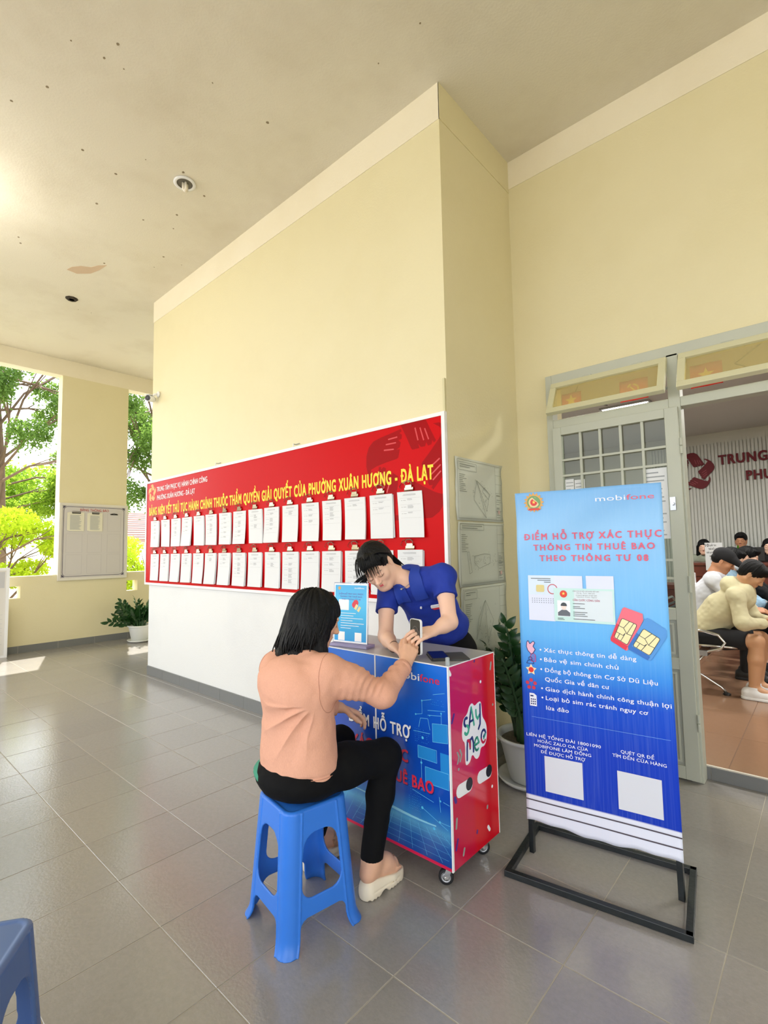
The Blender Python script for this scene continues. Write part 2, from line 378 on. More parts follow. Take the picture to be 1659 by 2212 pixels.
def nets(F, org0, h):
    ins = F < 0; nx, ny, nz = F.shape
    c = np.zeros((nx - 1, ny - 1, nz - 1), np.uint8)
    for i in (0, 1):
        for j in (0, 1):
            for k in (0, 1): c += ins[i:nx - 1 + i, j:ny - 1 + j, k:nz - 1 + k]
    idx = np.argwhere((c > 0) & (c < 8)); N = len(idx)
    mp = np.full(c.shape, -1, np.int32); mp[idx[:, 0], idx[:, 1], idx[:, 2]] = np.arange(N)
    acc = np.zeros((N, 3)); cnt = np.zeros(N)
    for ax in range(3):
        for u in (0, 1):
            for w in (0, 1):
                o0 = [0, 0, 0]; o1 = [0, 0, 0]; r = [q for q in range(3) if q != ax]
                o0[r[0]] = u; o0[r[1]] = w; o1[r[0]] = u; o1[r[1]] = w; o1[ax] = 1
                a = idx + o0; b = idx + o1; fa = F[a[:, 0], a[:, 1], a[:, 2]]; fb = F[b[:, 0], b[:, 1], b[:, 2]]
                s = (fa < 0) != (fb < 0); t = np.where(s, fa / (fa - fb + 1e-20), 0)
                P = np.array(o0, float)[None] + 0 * acc; P[:, ax] += t; acc += P * s[:, None]; cnt += s
    V = (idx + acc / cnt[:, None]) * h + org0
    Q = []
    for ax in range(3):
        r = [q for q in range(3) if q != ax]
        A = ins[:-1] if ax == 0 else (ins[:, :-1] if ax == 1 else ins[:, :, :-1]); B = ins[1:] if ax == 0 else (ins[:, 1:] if ax == 1 else ins[:, :, 1:])
        e = np.argwhere(A != B); e = e[(e[:, r[0]] > 0) & (e[:, r[1]] > 0) & (e[:, r[0]] < F.shape[r[0]] - 1) & (e[:, r[1]] < F.shape[r[1]] - 1)]
        flip = ins[e[:, 0], e[:, 1], e[:, 2]]
        q = []
        for du, dw in ((-1, -1), (0, -1), (0, 0), (-1, 0)):
            o = e.copy(); o[:, r[0]] += du; o[:, r[1]] += dw; q.append(mp[o[:, 0], o[:, 1], o[:, 2]])
        q = np.stack(q, 1)
        if ax == 1: flip = ~flip
        q[~flip] = q[~flip][:, ::-1]
        Q.append(q)
    Q = np.concatenate(Q); Q = Q[(Q >= 0).all(1)]
    return V, Q
def sdf(prims, h=.004, extra=None, pad=.02):
    add = [p for p in prims if p[0] in ('rc', 'el')]
    lo = np.min([_bb(p)[0] for p in add], 0) - pad; hi = np.max([_bb(p)[1] for p in add], 0) + pad
    n = np.ceil((hi - lo) / h).astype(int) + 2
    F = np.full(n, .5, np.float32)
    ax = [lo[i] + h * np.arange(n[i]) for i in range(3)]
    for p in prims:
        b0, b1 = _bb(p); kk = p[-1] if p[0] in ('rc', 'el') else (p[1][-1] if p[0] == 'sub' else 0)
        i0 = np.clip(np.floor((b0 - kk - 2 * h - lo) / h).astype(int), 0, n); i1 = np.clip(np.ceil((b1 + kk + 2 * h - lo) / h).astype(int) + 1, 0, n)
        if (i1 <= i0).any(): continue
        sl = tuple(slice(a, b) for a, b in zip(i0, i1))
        X = ax[0][sl[0], None, None]; Y = ax[1][None, sl[1], None]; Z = ax[2][None, None, sl[2]]
        f = F[sl]
        if p[0] == 'sub': d = -_ev(p[1], X, Y, Z); H = np.clip(kk - np.abs(f - d), 0, None) / max(kk, 1e-6); F[sl] = np.maximum(f, d) + H * H * kk / 4
        elif p[0] == 'cut': F[sl] = np.maximum(f, -_ev(p, X, Y, Z))
        else:
            d = _ev(p, X, Y, Z); H = np.clip(kk - np.abs(f - d), 0, None) / max(kk, 1e-6); F[sl] = np.minimum(f, d) - H * H * kk / 4
    if extra is not None: F = extra(F, ax)
    return nets(F, lo, h)
def vnormals(V, Q):
    n = np.cross(V[Q[:, 2]] - V[Q[:, 0]], V[Q[:, 3]] - V[Q[:, 1]]); N = np.zeros_like(V)
    for k in range(4): np.add.at(N, Q[:, k], n)
    return N / (np.linalg.norm(N, axis=1)[:, None] + 1e-12)
_rng = np.random.RandomState(7)
_G = _rng.rand(32, 32, 32).astype(np.float32)
def vnoise(P):
    P = np.asarray(P, float); i = np.floor(P).astype(int); f = P - i; f = f * f * (3 - 2 * f); r = 0
    for a in (0, 1):
        for b in (0, 1):
            for c in (0, 1):
                w = (f[:, 0] if a else 1 - f[:, 0]) * (f[:, 1] if b else 1 - f[:, 1]) * (f[:, 2] if c else 1 - f[:, 2])
                r = r + w * _G[(i[:, 0] + a) % 32, (i[:, 1] + b) % 32, (i[:, 2] + c) % 32]
    return r - .5
def disp(vq, fn):
    V, Q = vq; N = vnormals(V, Q); return V + N * fn(V)[:, None], Q
# ================================================================ THE SETTING
def tile_mat(name, col, rough, var=.04, noise=.16, bump=.08, spec=.6, gloss_var=.12):
    m = bpy.data.materials.new(name); m.use_nodes = True; n = m.node_tree; b = n.nodes['Principled BSDF']
    g = n.nodes.new('ShaderNodeNewGeometry'); oi = n.nodes.new('ShaderNodeObjectInfo')
    nz = n.nodes.new('ShaderNodeTexNoise'); nz.inputs['Scale'].default_value = 45; nz.inputs['Detail'].default_value = 8; nz.inputs['Roughness'].default_value = .8
    n.links.new(g.outputs['Position'], nz.inputs['Vector'])
    c = lin(col); mx = n.nodes.new('ShaderNodeMix'); mx.data_type = 'RGBA'
    mx.inputs[6].default_value = tuple(x * (1 - noise) for x in c[:3]) + (1,); mx.inputs[7].default_value = tuple(min(1, x * (1 + noise)) for x in c[:3]) + (1,)
    n.links.new(nz.outputs['Fac'], mx.inputs[0])
    mr = n.nodes.new('ShaderNodeMapRange'); mr.inputs['To Min'].default_value = 1 - var; mr.inputs['To Max'].default_value = 1 + var
    n.links.new(oi.outputs['Random'], mr.inputs[0])
    mu = n.nodes.new('ShaderNodeVectorMath'); mu.operation = 'SCALE'; n.links.new(mx.outputs[2], mu.inputs[0]); n.links.new(mr.outputs[0], mu.inputs['Scale'])
    n.links.new(mu.outputs[0], b.inputs['Base Color'])
    n2 = n.nodes.new('ShaderNodeTexNoise'); n2.inputs['Scale'].default_value = 2.2; n2.inputs['Detail'].default_value = 5
    n.links.new(g.outputs['Position'], n2.inputs['Vector'])
    r2 = n.nodes.new('ShaderNodeMapRange'); r2.inputs['To Min'].default_value = rough - gloss_var; r2.inputs['To Max'].default_value = rough + gloss_var
    n.links.new(n2.outputs['Fac'], r2.inputs[0]); n.links.new(r2.outputs[0], b.inputs['Roughness'])
    nb = n.nodes.new('ShaderNodeTexNoise'); nb.inputs['Scale'].default_value = 85; nb.inputs['Detail'].default_value = 3
    n.links.new(g.outputs['Position'], nb.inputs['Vector'])
    bp = n.nodes.new('ShaderNodeBump'); bp.inputs['Strength'].default_value = bump; bp.inputs['Distance'].default_value = .004
    n.links.new(nb.outputs['Fac'], bp.inputs['Height']); n.links.new(bp.outputs[0], b.inputs['Normal'])
    b.inputs['Specular IOR Level'].default_value = spec
    return m
M_FT = tile_mat('porch_tile_glaze', '#918e8a', .14, bump=.16, spec=.9, gloss_var=.03, noise=.22)
M_BT = tile_mat('brown_tile_glaze', '#8f6f58', .2, var=.03, noise=.1, bump=.04)
M_KT = tile_mat('skirting_tile_glaze', '#747677', .35, noise=.08, bump=.04)
floor = thing('floor', None, None, kind='structure')
mk('mortar_bed', box(-9.6, 4.4, -4.4, 6.2, -.12, -.0015), M_GROUT, floor)
def bev_tile(w, d, t, g):
    """a slab with a small chamfer round its upper edge"""
    v = []
    for z, i in ((-t, 0), (-g, 0), (0, g)):
        v += [(i, i, z), (w - i, i, z), (w - i, d - i, z), (i, d - i, z)]
    f = [(3, 2, 1, 0), (8, 9, 10, 11)]
    for a in (0, 4): f += [(a + k, a + (k + 1) % 4, a + 4 + (k + 1) % 4, a + 4 + k) for k in range(4)]
    return v, f
me_t = bpy.data.meshes.new('floor_tile'); me_t.from_pydata(*[bev_tile(.3965, .3965, .006, .0012)[0], [], bev_tile(.3965, .3965, .006, .0012)[1]]); me_t.materials.append(M_FT)
X0, Y0 = -.7477, .893
rest = []
random.seed(3)
for i in range(-22, 13):
    for j in range(-14, 14):
        x = X0 + .4 * i; y = Y0 + .4 * j
        inside = (x > -8.95 and y < 2.5) or (x > -8.95 and x < -5.9 and y < 6) or (x >= -2.2 and y < 3.5) or (x < -8.9 and False)
        if not inside: continue
        # pieces the photograph shows: in front of the camera and inside its field
        cx, cy = x + .2, y + .2
        dep = -.6632 * cx + .7447 * cy - .1037; hx = .7457 * cx + .6660 * cy + .025
        px = 829.5 + 1075.7 * hx / dep if dep > .2 else 1e9; py = 1106 + 1075.7 * (-.0634 * cx + .0437 * cy + 1.382) / dep if dep > .2 else 1e9
        if dep > .2 and -260 < px < 1900 and py < 2560 and not (y > 2.5 and x < -5.9 and y > 4.2):
            o = bpy.data.objects.new('tile', me_t); o.location = (x + .00175, y + .00175, random.uniform(-.0004, .0002)); link(o, floor)
        else: rest.append((x, y))
vf = join(*[([(a + x + .00175, b + y + .00175, c) for a, b, c in bev_tile(.3965, .3965, .006, .0012)[0]], bev_tile(.3965, .3965, .006, .0012)[1]) for x, y in rest])
o = mk('tile_field', vf, M_FT, floor); o['kind'] = 'stuff'
# ceiling: slab with an overhanging eave
ceil = struct('ceiling', box(-9.62, 4.4, -4.4, 6.2, 4.445, 4.62), M_CEIL)
_p = [(-5.92, 1.60), (-5.83, 1.62), (-5.74, 1.68), (-5.69, 1.76), (-5.60, 1.80), (-5.53, 1.86), (-5.68, 1.84), (-5.82, 1.80), (-5.93, 1.70)]
fc = Fr((0, 0, 4.445), (1, 0, 0), (0, -1, 0))
pp = [fc_ for fc_ in [(x, -y) for x, y in _p]]
flats('peeled_patch', fc, [pp], mat('bare_plaster', '#cbb49a', .8), ceil, h=-.001, t=.004)
mk('hole', lathe((-6.575, 1.837, 4.43), [(.055, .0), (.07, .016), (.045, .017), (.03, .0)], 9), mat('dark_hole', '#3b342a', .9), ceil)
random.seed(11)
sp = []
for k in range(46):
    x = random.uniform(-7, -.6); y = random.uniform(.2, 2.4); r = random.uniform(.004, .012)
    sp.append([(x + r * math.cos(a) * random.uniform(.6, 1.3), -y + r * math.sin(a)) for a in [i * math.pi / 3 for i in range(6)]])
o = flats('stain_spots', fc, sp, mat('ceiling_spot', '#8d8068', .9), ceil, h=-.0005, t=.002); o['kind'] = 'stuff'
# north wall (the notice wall), its return, the entrance wall
struct('wall_north', box(-5.975, -1.73, 2.555, 2.80, 0, 4.445), M_WALL)
struct('wall_return', box(-1.95, -1.73, 2.80, 3.50, 0, 4.445), M_WALL)
struct('wall_corridor', box(-5.975, -5.75, 2.80, 6.0, 0, 4.445), M_WALL)
struct('wall_end', box(-8.76, -5.975, 6.0, 6.2, 0, 4.445), M_WALL)
struct('wall_east', join(box(-1.95, -1.47, 3.50, 3.72, 0, 4.445), box(-1.47, 1.2, 3.50, 3.72, 2.615, 4.445), box(1.2, 4.4, 3.50, 3.72, 0, 4.445)), M_WALL)
struct('trim_1', box(-5.979, -1.726, 2.551, 2.556, 4.19, 4.4449), M_BAND)
struct('trim_2', box(-1.731, -1.7255, 2.551, 3.499, 4.19, 4.4449), plaster('band_side_shaded', '#ddd5b0', '#c9c090', .3))  # darker copy of the band paint; the side wall's shade is in the colour
struct('trim_3', box(-1.7255, 4.4, 3.4955, 3.501, 4.22, 4.4449), M_BAND)
struct('trim_4', box(-5.979, -1.727, 2.5505, 2.556, .1, 1.05), M_WHITE)
# skirting tiles
def skirting(name, a, b, n, t=.012, h=.1, z=0.0, L=.4):
    e = thing(name, None, None, kind='structure'); a = Vector(a); b = Vector(b); d = (b - a); Ln = d.length; d.normalize(); nn = Vector(n)
    mk('grout_strip', bar(a + nn * t * .4 + Vector((0, 0, h / 2 + z)), b + nn * t * .4 + Vector((0, 0, h / 2 + z)), t * .8, h - .002), mat('skirting_grout', '#cfc9bb', .8), e)
    x = 0
    while x < Ln - .01:
        x1 = min(x + L, Ln); p = a + d * (x + .0015); q = a + d * (x1 - .0015)
        mk('tile', bar(p + nn * t * .5 + Vector((0, 0, h / 2 + z)), q + nn * t * .5 + Vector((0, 0, h / 2 + z)), t, h), M_KT, e)
        x = x1
    return e
skirting('baseboard_north', (-5.975, 2.5505, 0), (-1.73, 2.5505, 0), (0, -1, 0))
skirting('baseboard_return', (-1.73, 2.55, 0), (-1.73, 3.5, 0), (1, 0, 0))
skirting('baseboard_west', (-8.76, -.6, 0), (-8.76, 6.0, 0), (1, 0, 0), L=.5)
skirting('baseboard_east', (-1.71, 3.5, 0), (-1.47, 3.5, 0), (0, -1, 0))
# west side: parapet with small square holes, pillars, beam
fw = Fr((-8.86, 0, 0), (0, 1, 0))
holes = [[(2.05 * k, 0)] for k in range(0)]
hl = []
for yc in (-2.9, -1.35, .25, 1.822, 3.455, 5.0): hl.append([(yc - .087, .775), (yc + .087, .775), (yc + .087, .95), (yc - .087, .95)])
struct('wall_west', on(fw, curve2d([[(-4.4, 0), (6.2, 0), (6.2, 1.09), (-4.4, 1.09)]] + hl, .10)), M_WALL)
for k, (a, b) in enumerate(((2.36, 3.34), (-.9, .1), (-4.2, -3.3), (5.4, 6.2))):
    struct('wall_pier', box(-8.96, -8.76, a, b, 1.09, 4.19), M_WALL)
struct('beam_west', box(-8.96, -8.765, -4.4, 6.2, 4.19, 4.445), M_BAND)
struct('beam_south', box(-8.96, 4.4, -4.3, -4.1, 4.1, 4.445), M_BAND)
struct('wall_light_block', join(box(4.2, 4.4, -4.3, -3.2, 0, 4.445), box(4.2, 4.4, 1.2, 3.5, 0, 4.445), box(4.2, 4.4, -3.2, 1.2, 3.2, 4.445), box(4.2, 4.4, -3.2, 1.2, 0, .6)), M_WALL)  # unseen wall, added and pierced to control the light from the right
for x in (-5.2, -.8, 3.6): struct('column_south', box(x - .2, x + .2, -4.35, -3.95, 0, 4.1), M_WALL)
struct('wall_southwest', box(-8.96, 4.4, -4.3, -4.2, 0, .6), M_WALL)
# ---------------------------------------------------------------- inside room
inn = thing('floor', None, None, kind='structure')
mk('mortar_bed', box(-4.2, 4.2, 3.545, 10.2, -.05, .0785), mat('brown_grout', '#6b4f3c', .8), inn)
me_b = bpy.data.meshes.new('brown_tile'); tv = bev_tile(.597, .597, .006, .001); me_b.from_pydata(tv[0], [], tv[1]); me_b.materials.append(M_BT)
for i in range(-6, 6):
    for j in range(11):
        x = -.52 + .6 * i; y = 3.545 + .6 * j
        if -1.75 - (y - 3.5) * .35 < x < .2:
            o = bpy.data.objects.new('tile', me_b); o.location = (x + .0015, y + .0015, .08); link(o, inn)
mk('tile_field', join(*[([(a + -.52 + .6 * i + .0015, b + 3.545 + .6 * j + .0015, c + .08) for a, b, c in tv[0]], tv[1]) for i in range(-6, 7) for j in range(11) if not (-1.75 - (.6 * j + .045) * .35 < -.52 + .6 * i < .2)]), M_BT, inn)['kind'] = 'stuff'
ris = thing('trim_5', None, None, kind='structure')
mk('grout_strip', box(-1.40, 1.2, 3.533, 3.548, 0, .079), mat('riser_grout', '#cfc9bb', .8), ris)
for k in range(7): mk('tile', box(-1.26 + .4 * k - .145 + .0015, -.86 + .4 * k - .145 - .0015, 3.527, 3.54, .001, .072), M_KT, ris)
M_INC = plaster('ceiling_inside', '#c9cbc9', '#b5b7b5', .12)
ci = struct('ceiling', box(-4.2, 4.2, 3.72, 10.2, 3.26, 3.34), M_INC)
mk('recess_line', join(bar((-1.95, 5.55, 3.258), (-2.35, 6.3, 3.258), .02, .004, (0, 1, 0)), bar((-2.35, 6.3, 3.258), (-2.1, 6.9, 3.258), .02, .004, (0, 1, 0)),
    bar((-.32, 5.7, 3.258), (-.62, 6.25, 3.258), .02, .004, (0, 1, 0)), bar((-.62, 6.25, 3.258), (-.4, 6.8, 3.258), .02, .004, (0, 1, 0))), mat('recess_dark', '#7d8078', .8), ci)
struct('wall_inside_left', box(-4.2, -4.05, 3.72, 10.2, -.1, 3.3), M_WALLIN)
struct('wall_inside_right', box(4.05, 4.2, 3.72, 10.2, -.1, 3.3), M_WALLIN)
wf = struct('wall_far', box(-4.2, 4.2, 10.0, 10.2, -.1, 3.3), M_WALLIN)
mk('ribbed_panelling', join(*[box(-2.35 + .05 * k, -2.35 + .05 * k + .034, 9.975, 10.001, .08, 3.08) for k in range(76)]), mat('rib_paint', '#c3c6c2', .5), wf)['kind'] = 'stuff'
struct('column_inside', box(-3.15, -2.85, 6.3, 6.6, .08, 3.26), M_WALLIN)
# ---------------------------------------------------------------- doorway: frame, glazed leaf, two awning sashes
GL = glass_mat('clear_glass', '#e6ece6', gl=.022)
GLD = glass_mat('dusty_glass', '#f6ecc0', haze=.27, hazecol='#e2dbb0', gl=.03)
yd = 3.47
df = thing('door_frame', None, None, (-.65, 3.47, 0), kind='structure')
mk('jamb', box(-1.47, -1.425, yd - .03, yd + .06, 0, 2.615), M_METAL, df, bevel=.003)
mk('jamb', box(-.69, -.625, yd - .03, yd + .06, 0, 2.56), M_METAL, df, bevel=.003)
mk('jamb', box(.55, .615, yd - .03, yd + .06, 0, 2.56), M_METAL, df, bevel=.003)
mk('head_rail', box(-1.425, 1.2, yd - .03, yd + .06, 2.545, 2.615), M_METAL, df, bevel=.003)
mk('transom_rail', box(-1.425, -.69, yd - .028, yd + .06, 2.225, 2.285), M_METAL, df, bevel=.003)
mk('transom_rail', box(-.625, .55, yd - .028, yd + .06, 2.225, 2.285), M_METAL, df, bevel=.003)
leaf = thing('door_1', None, None, (-1.03, 3.44, 0), kind='structure')
xa, xb = -1.422, -.638; y0, y1 = yd - .055, yd - .012
fl = Fr((0, y0, 0), (1, 0, 0))
mk('stile', box(xa, xa + .06, y0, y1, .012, 2.222), M_METAL, leaf, bevel=.003)
mk('stile', box(xb - .075, xb, y0, y1, .012, 2.222), M_METAL, leaf, bevel=.003)
for za, zb in ((.012, .085), (.64, .71), (.93, 1.0), (2.165, 2.222)):
    mk('rail', box(xa + .06, xb - .075, y0, y1, za, zb), M_METAL, leaf, bevel=.002)
for za, zb in ((.085, .64), (.71, .93)):
    mk('panel', box(xa + .06, xb - .075, y0 + .014, y1 - .012, za, zb), mat('door_panel_paint', '#a9ada3', .45), leaf)
    mk('moulding', join(*[box(*q) for q in ((xa + .075, xb - .09, y0 + .006, y0 + .018, za + .018, za + .03), (xa + .075, xb - .09, y0 + .006, y0 + .018, zb - .03, zb - .018), (xa + .075, xa + .087, y0 + .006, y0 + .018, za + .0305, zb - .0305), (xb - .102, xb - .09, y0 + .006, y0 + .018, za + .0305, zb - .0305))]), M_METAL, leaf)
mk('pane', box(xa + .06, xb - .075, y0 + .026, y0 + .030, 1.0, 2.165), GL, leaf)
gx = [xa + .06 + (xb - xa - .135) * k / 5 for k in range(1, 5)]
for x in gx: mk('glazing_bar', box(x - .007, x + .007, y0 + .004, y0 + .018, 1.0, 2.165), M_METAL, leaf)
for z in (1.985, 1.875, 1.29, 1.18): mk('glazing_bar', box(xa + .06, xb - .075, y0 + .002, y0 + .014, z - .007, z + .007), M_METAL, leaf)
for z in (1.93, 1.1, .3): mk('hinge', join(tube([(xb + .008, y0 - .004, z), (xb + .008, y0 - .004, z + .045)], .008), tube([(xb + .008, y0 - .004, z + .05), (xb + .008, y0 - .004, z + .095)], .008)), M_METAL, leaf)
mk('handle', join(box(xb - .068, xb - .038, y0 - .012, y0, 1.59, 1.67), tube([(xb - .053, y0 - .010, 1.63), (xb - .053, y0 - .03, 1.63)], .010)), M_STEEL, leaf)
def sash(x0, x1, nm):
    s = thing(nm, None, None, ((x0 + x1) / 2, yd - .03, 2.54), kind='structure')
    a = math.atan2(.115, .235); ey = (0, math.sin(a), math.cos(a))
    f = Fr((0, yd - .035, 2.538), (1, 0, 0), ey); Lh = -.262
    w = .042
    mk('frame', join(fbox(f, x0, x1, -w, 0, -.018, .018), fbox(f, x0, x1, Lh, Lh + w, -.018, .018), fbox(f, x0, x0 + w, Lh + w, -w, -.018, .018), fbox(f, x1 - w, x1, Lh + w, -w, -.018, .018)), mat('sash_paint', '#c9c7a6', .45), s, bevel=.003)
    mk('pane', fbox(f, x0 + w, x1 - w, Lh + w, -w, -.003, .001), GLD, s)
    for x in (x0 + .22, x1 - .2): mk('hinge', tube([(x, yd - .045, 2.546), (x + .06, yd - .045, 2.546)], .007), M_METAL, s)
    mk('stay_arm', bar((x1 - .01, yd - .13, 2.32), (x1 - .01, yd - .01, 2.36), .006, .014), M_STEEL, s)
sash(-1.42, -.682, 'window_1'); sash(-.618, .545, 'window_2')
def paper(nm, label, x0, x1, z0, z1, y, rows, seed, title=True):
    random.seed(seed)
    p = mk(nm, box(x0, x1, y - .001, y, z0, z1), M_PAPER); tag(p, label, 'notice')
    L = []
    for k in range(rows):
        z = z1 - (z1 - z0) * (k + 1.2) / (rows + 1); q = random.uniform(.5, .85) * (x1 - x0)
        L.append(box(x0 + .1 * (x1 - x0), x0 + .1 * (x1 - x0) + q, y - .0016, y - .001, z, z + (z1 - z0) * .018))
    mk('printed_lines', join(*L), M_INK, p)
paper('paper_notice', 'white paper sheet taped behind the right glass of the grey door', -.855, -.72, 1.42, 1.86, y0 + .024, 16, 1)
paper('paper_notice', 'white paper pinned low in the left corner of the door glazing', -1.355, -1.295, 1.55, 1.85, y0 + .024, 12, 2)
paper('paper_notice', 'second white paper beside it, left half of the door glazing', -1.29, -1.22, 1.53, 1.84, y0 + .024, 12, 3)
# ================================================================ OUTSIDE THE PORCH
M_GRASS = mat('paving_ground', '#a39a8a', .9, noise=.4, nscale=2)
struct('ground', box(-60, 40, -50, 60, -.9, -.45), M_GRASS)
def leaf_cloud(centres, n, size, seed, droop=0, flat=1.0):
    r = np.random.RandomState(seed); C = np.array([c[:3] for c in centres]); R = np.array([c[3] for c in centres])
    k = r.choice(len(C), n, p=R ** 2 / (R ** 2).sum()); d = r.normal(size=(n, 3)); d /= np.linalg.norm(d, axis=1)[:, None]
    P = C[k] + d * (R[k] * r.uniform(.35, 1, n) ** .6)[:, None] * np.array([1, 1, flat]); P[:, 2] -= droop * np.abs(r.normal(size=n))
    a = r.normal(size=(n, 3)); a /= np.linalg.norm(a, axis=1)[:, None]; b = np.cross(a, r.normal(size=(n, 3))); b /= np.linalg.norm(b, axis=1)[:, None]
    s = size * r.uniform(.5, 1.3, n)[:, None]
    V = np.stack([P - a * s, P + b * s * .45, P + a * s, P - b * s * .45], 1).reshape(-1, 3)
    return V, np.arange(4 * n).reshape(n, 4)
def tree(nm, label, base, h, lean, crown, leafm, n, size, seed, droop=0, flat=1, group=None, rad=.14):
    random.seed(seed); t = thing(nm, label, 'tree', base, group=group); b = Vector(base); top = b + Vector(lean) + Vector((0, 0, h))
    mid = b.lerp(top, .5) + Vector((random.uniform(-.2, .2), random.uniform(-.2, .2), 0))
    mk('trunk', tube([b, b.lerp(mid, .5), mid, mid.lerp(top, .5), top], [rad, rad * .8, rad * .6, rad * .42, rad * .15], 8), mat('bark', '#6e5a48', .9, noise=.3), t, smooth=True)
    br = []
    for c in crown:
        s = b.lerp(top, random.uniform(.35, .8)); e = Vector(c[:3]); m = s.lerp(e, .5) + Vector((random.uniform(-.25, .25), random.uniform(-.25, .25), random.uniform(.0, .3)))
        br.append(tube([s, m, e], [rad * .3, rad * .2, rad * .06], 5))
        for q in range(3):
            e2 = e + Vector((random.uniform(-1, 1), random.uniform(-1, 1), random.uniform(-.5, .5))) * c[3]
            br.append(tube([m, m.lerp(e2, .6), e2], [rad * .13, rad * .09, rad * .03], 4))
    mk('branches', join(*br), mat('bark', ''), t)
    V, Q = leaf_cloud(crown, n, size, seed, droop, flat)
    mk('foliage', (V, Q), leafm, t)['kind'] = 'stuff'
def leafm(name, col, tr):
    m = bpy.data.materials.new(name); m.use_nodes = True; n = m.node_tree; n.nodes.clear(); o = n.nodes.new('ShaderNodeOutputMaterial')
    d = n.nodes.new('ShaderNodeBsdfDiffuse'); t = n.nodes.new('ShaderNodeBsdfTranslucent'); a = n.nodes.new('ShaderNodeMixShader'); a.inputs[0].default_value = .45
    g = n.nodes.new('ShaderNodeNewGeometry'); nz = n.nodes.new('ShaderNodeTexNoise'); nz.inputs['Scale'].default_value = 1.7; n.links.new(g.outputs['Position'], nz.inputs['Vector'])
    mx = n.nodes.new('ShaderNodeMix'); mx.data_type = 'RGBA'; c = lin(col); mx.inputs[6].default_value = tuple(x * .55 for x in c[:3]) + (1,); mx.inputs[7].default_value = tuple(min(1, x * 1.3) for x in c[:3]) + (1,)
    n.links.new(nz.outputs['Fac'], mx.inputs[0]); n.links.new(mx.outputs[2], d.inputs[0]); t.inputs[0].default_value = lin(tr)
    n.links.new(d.outputs[0], a.inputs[1]); n.links.new(t.outputs[0], a.inputs[2]); n.links.new(a.outputs[0], o.inputs[0]); return m
L_DK = leafm('needle_green', '#56703c', '#86a84a'); L_MD = leafm('leaf_green', '#6f9434', '#a8c440'); L_LT = leafm('leaf_yellow_green', '#b6d038', '#e8f250')
def crown(c, r, n, seed, k=(1, 1, 1), rr=(.5, 1.0)):
    q = random.Random(seed); out = []
    for _ in range(n):
        a = [q.uniform(-1, 1) for _ in range(3)]; out.append((c[0] + a[0] * r * k[0], c[1] + a[1] * r * k[1], c[2] + a[2] * r * k[2], q.uniform(*rr)))
    return out
tree('cedar_tree', 'dark green cedar with drooping sprays seen left of the pillar', (-16.5, 3.2, -.5), 9, (.5, -.6, 0), crown((-15.5, 2.4, 5.3), 2.0, 26, 1, (.8, 1.2, .95), (.3, .7)), L_DK, 30000, .055, 1, .22, .45)
tree('cedar_tree', 'grey-green cedar seen through the narrow gap right of the pillar', (-17, 7.6, -.5), 9.5, (-.4, 0, 0), crown((-15.8, 6.6, 4.6), 2.1, 26, 2, (.7, .9, 1.1), (.35, .75)), L_DK, 32000, .055, 2, .2, .5)
tree('shade_tree', 'mid green tree standing behind the yellow-green shrubs', (-19, 2.6, -.5), 5.2, (0, .6, 0), crown((-18.6, 3.2, 3.3), 1.8, 10, 3, (.6, 1.5, .7), (.4, .8)), L_MD, 20000, .06, 3, .1, .6)
tree('shrub_tree', 'bright yellow-green shrub just beyond the parapet left of the pillar', (-12.6, 2.9, -.5), 2.4, (.3, -1.2, 0), crown((-12.9, 2.35, 1.45), 1.2, 22, 4, (.5, 1.1, .75), (.25, .5)), L_LT, 20000, .045, 4, .05, .6, rad=.09)
tree('shrub_tree', 'yellow-green shrub below the tiled roof in the narrow gap', (-13.0, 5.6, -.5), 2.0, (0, .2, 0), crown((-13.0, 5.6, 1.0), .9, 14, 5, (.5, 1.2, .7), (.3, .5)), L_LT, 12000, .045, 5, .05, .6, rad=.07)
tree('garden_tree', 'leafy tree far behind the cedars', (-25, 1, -.5), 6, (0, 0, 0), crown((-24.5, 2.5, 3.4), 2.6, 12, 6, (.5, 1.6, .55), (.8, 1.5)), L_MD, 16000, .10, 6, .1, .7)
# far house with a tiled roof
hs = thing('house', 'pale house with a reddish tiled roof beyond the garden', 'house', (-27, 13, -.45))
mk('wall', box(-31, -26.4, 9.5, 16.5, -.45, 2.3), mat('house_wall', '#e6e1d6', .8), hs)
fr = Fr((-26.0, 9.2, 2.1), (0, 1, 0), (-.85, 0, .5))
mk('roof', fbox(fr, -.1, 7.8, 0, 3.2, -.12, 0), mat('roof_under', '#a88f86', .8), hs)
rt = []
for j in range(13):
    rt.append(fbox(fr, 0, 7.7, j * .24, j * .24 + .23, .0, .05 + .0))
mk('roof_courses', join(*[tube([fr.p(.0, j * .24 + .05, .05), fr.p(7.7, j * .24 + .05, .05)], .05, 6) for j in range(13)]), mat('roof_tile', '#c9aaa4', .8), hs)['kind'] = 'stuff'
mk('window', box(-26.41, -26.36, 12, 13, .6, 1.7), mat('dark_window', '#5c666b', .2), hs)
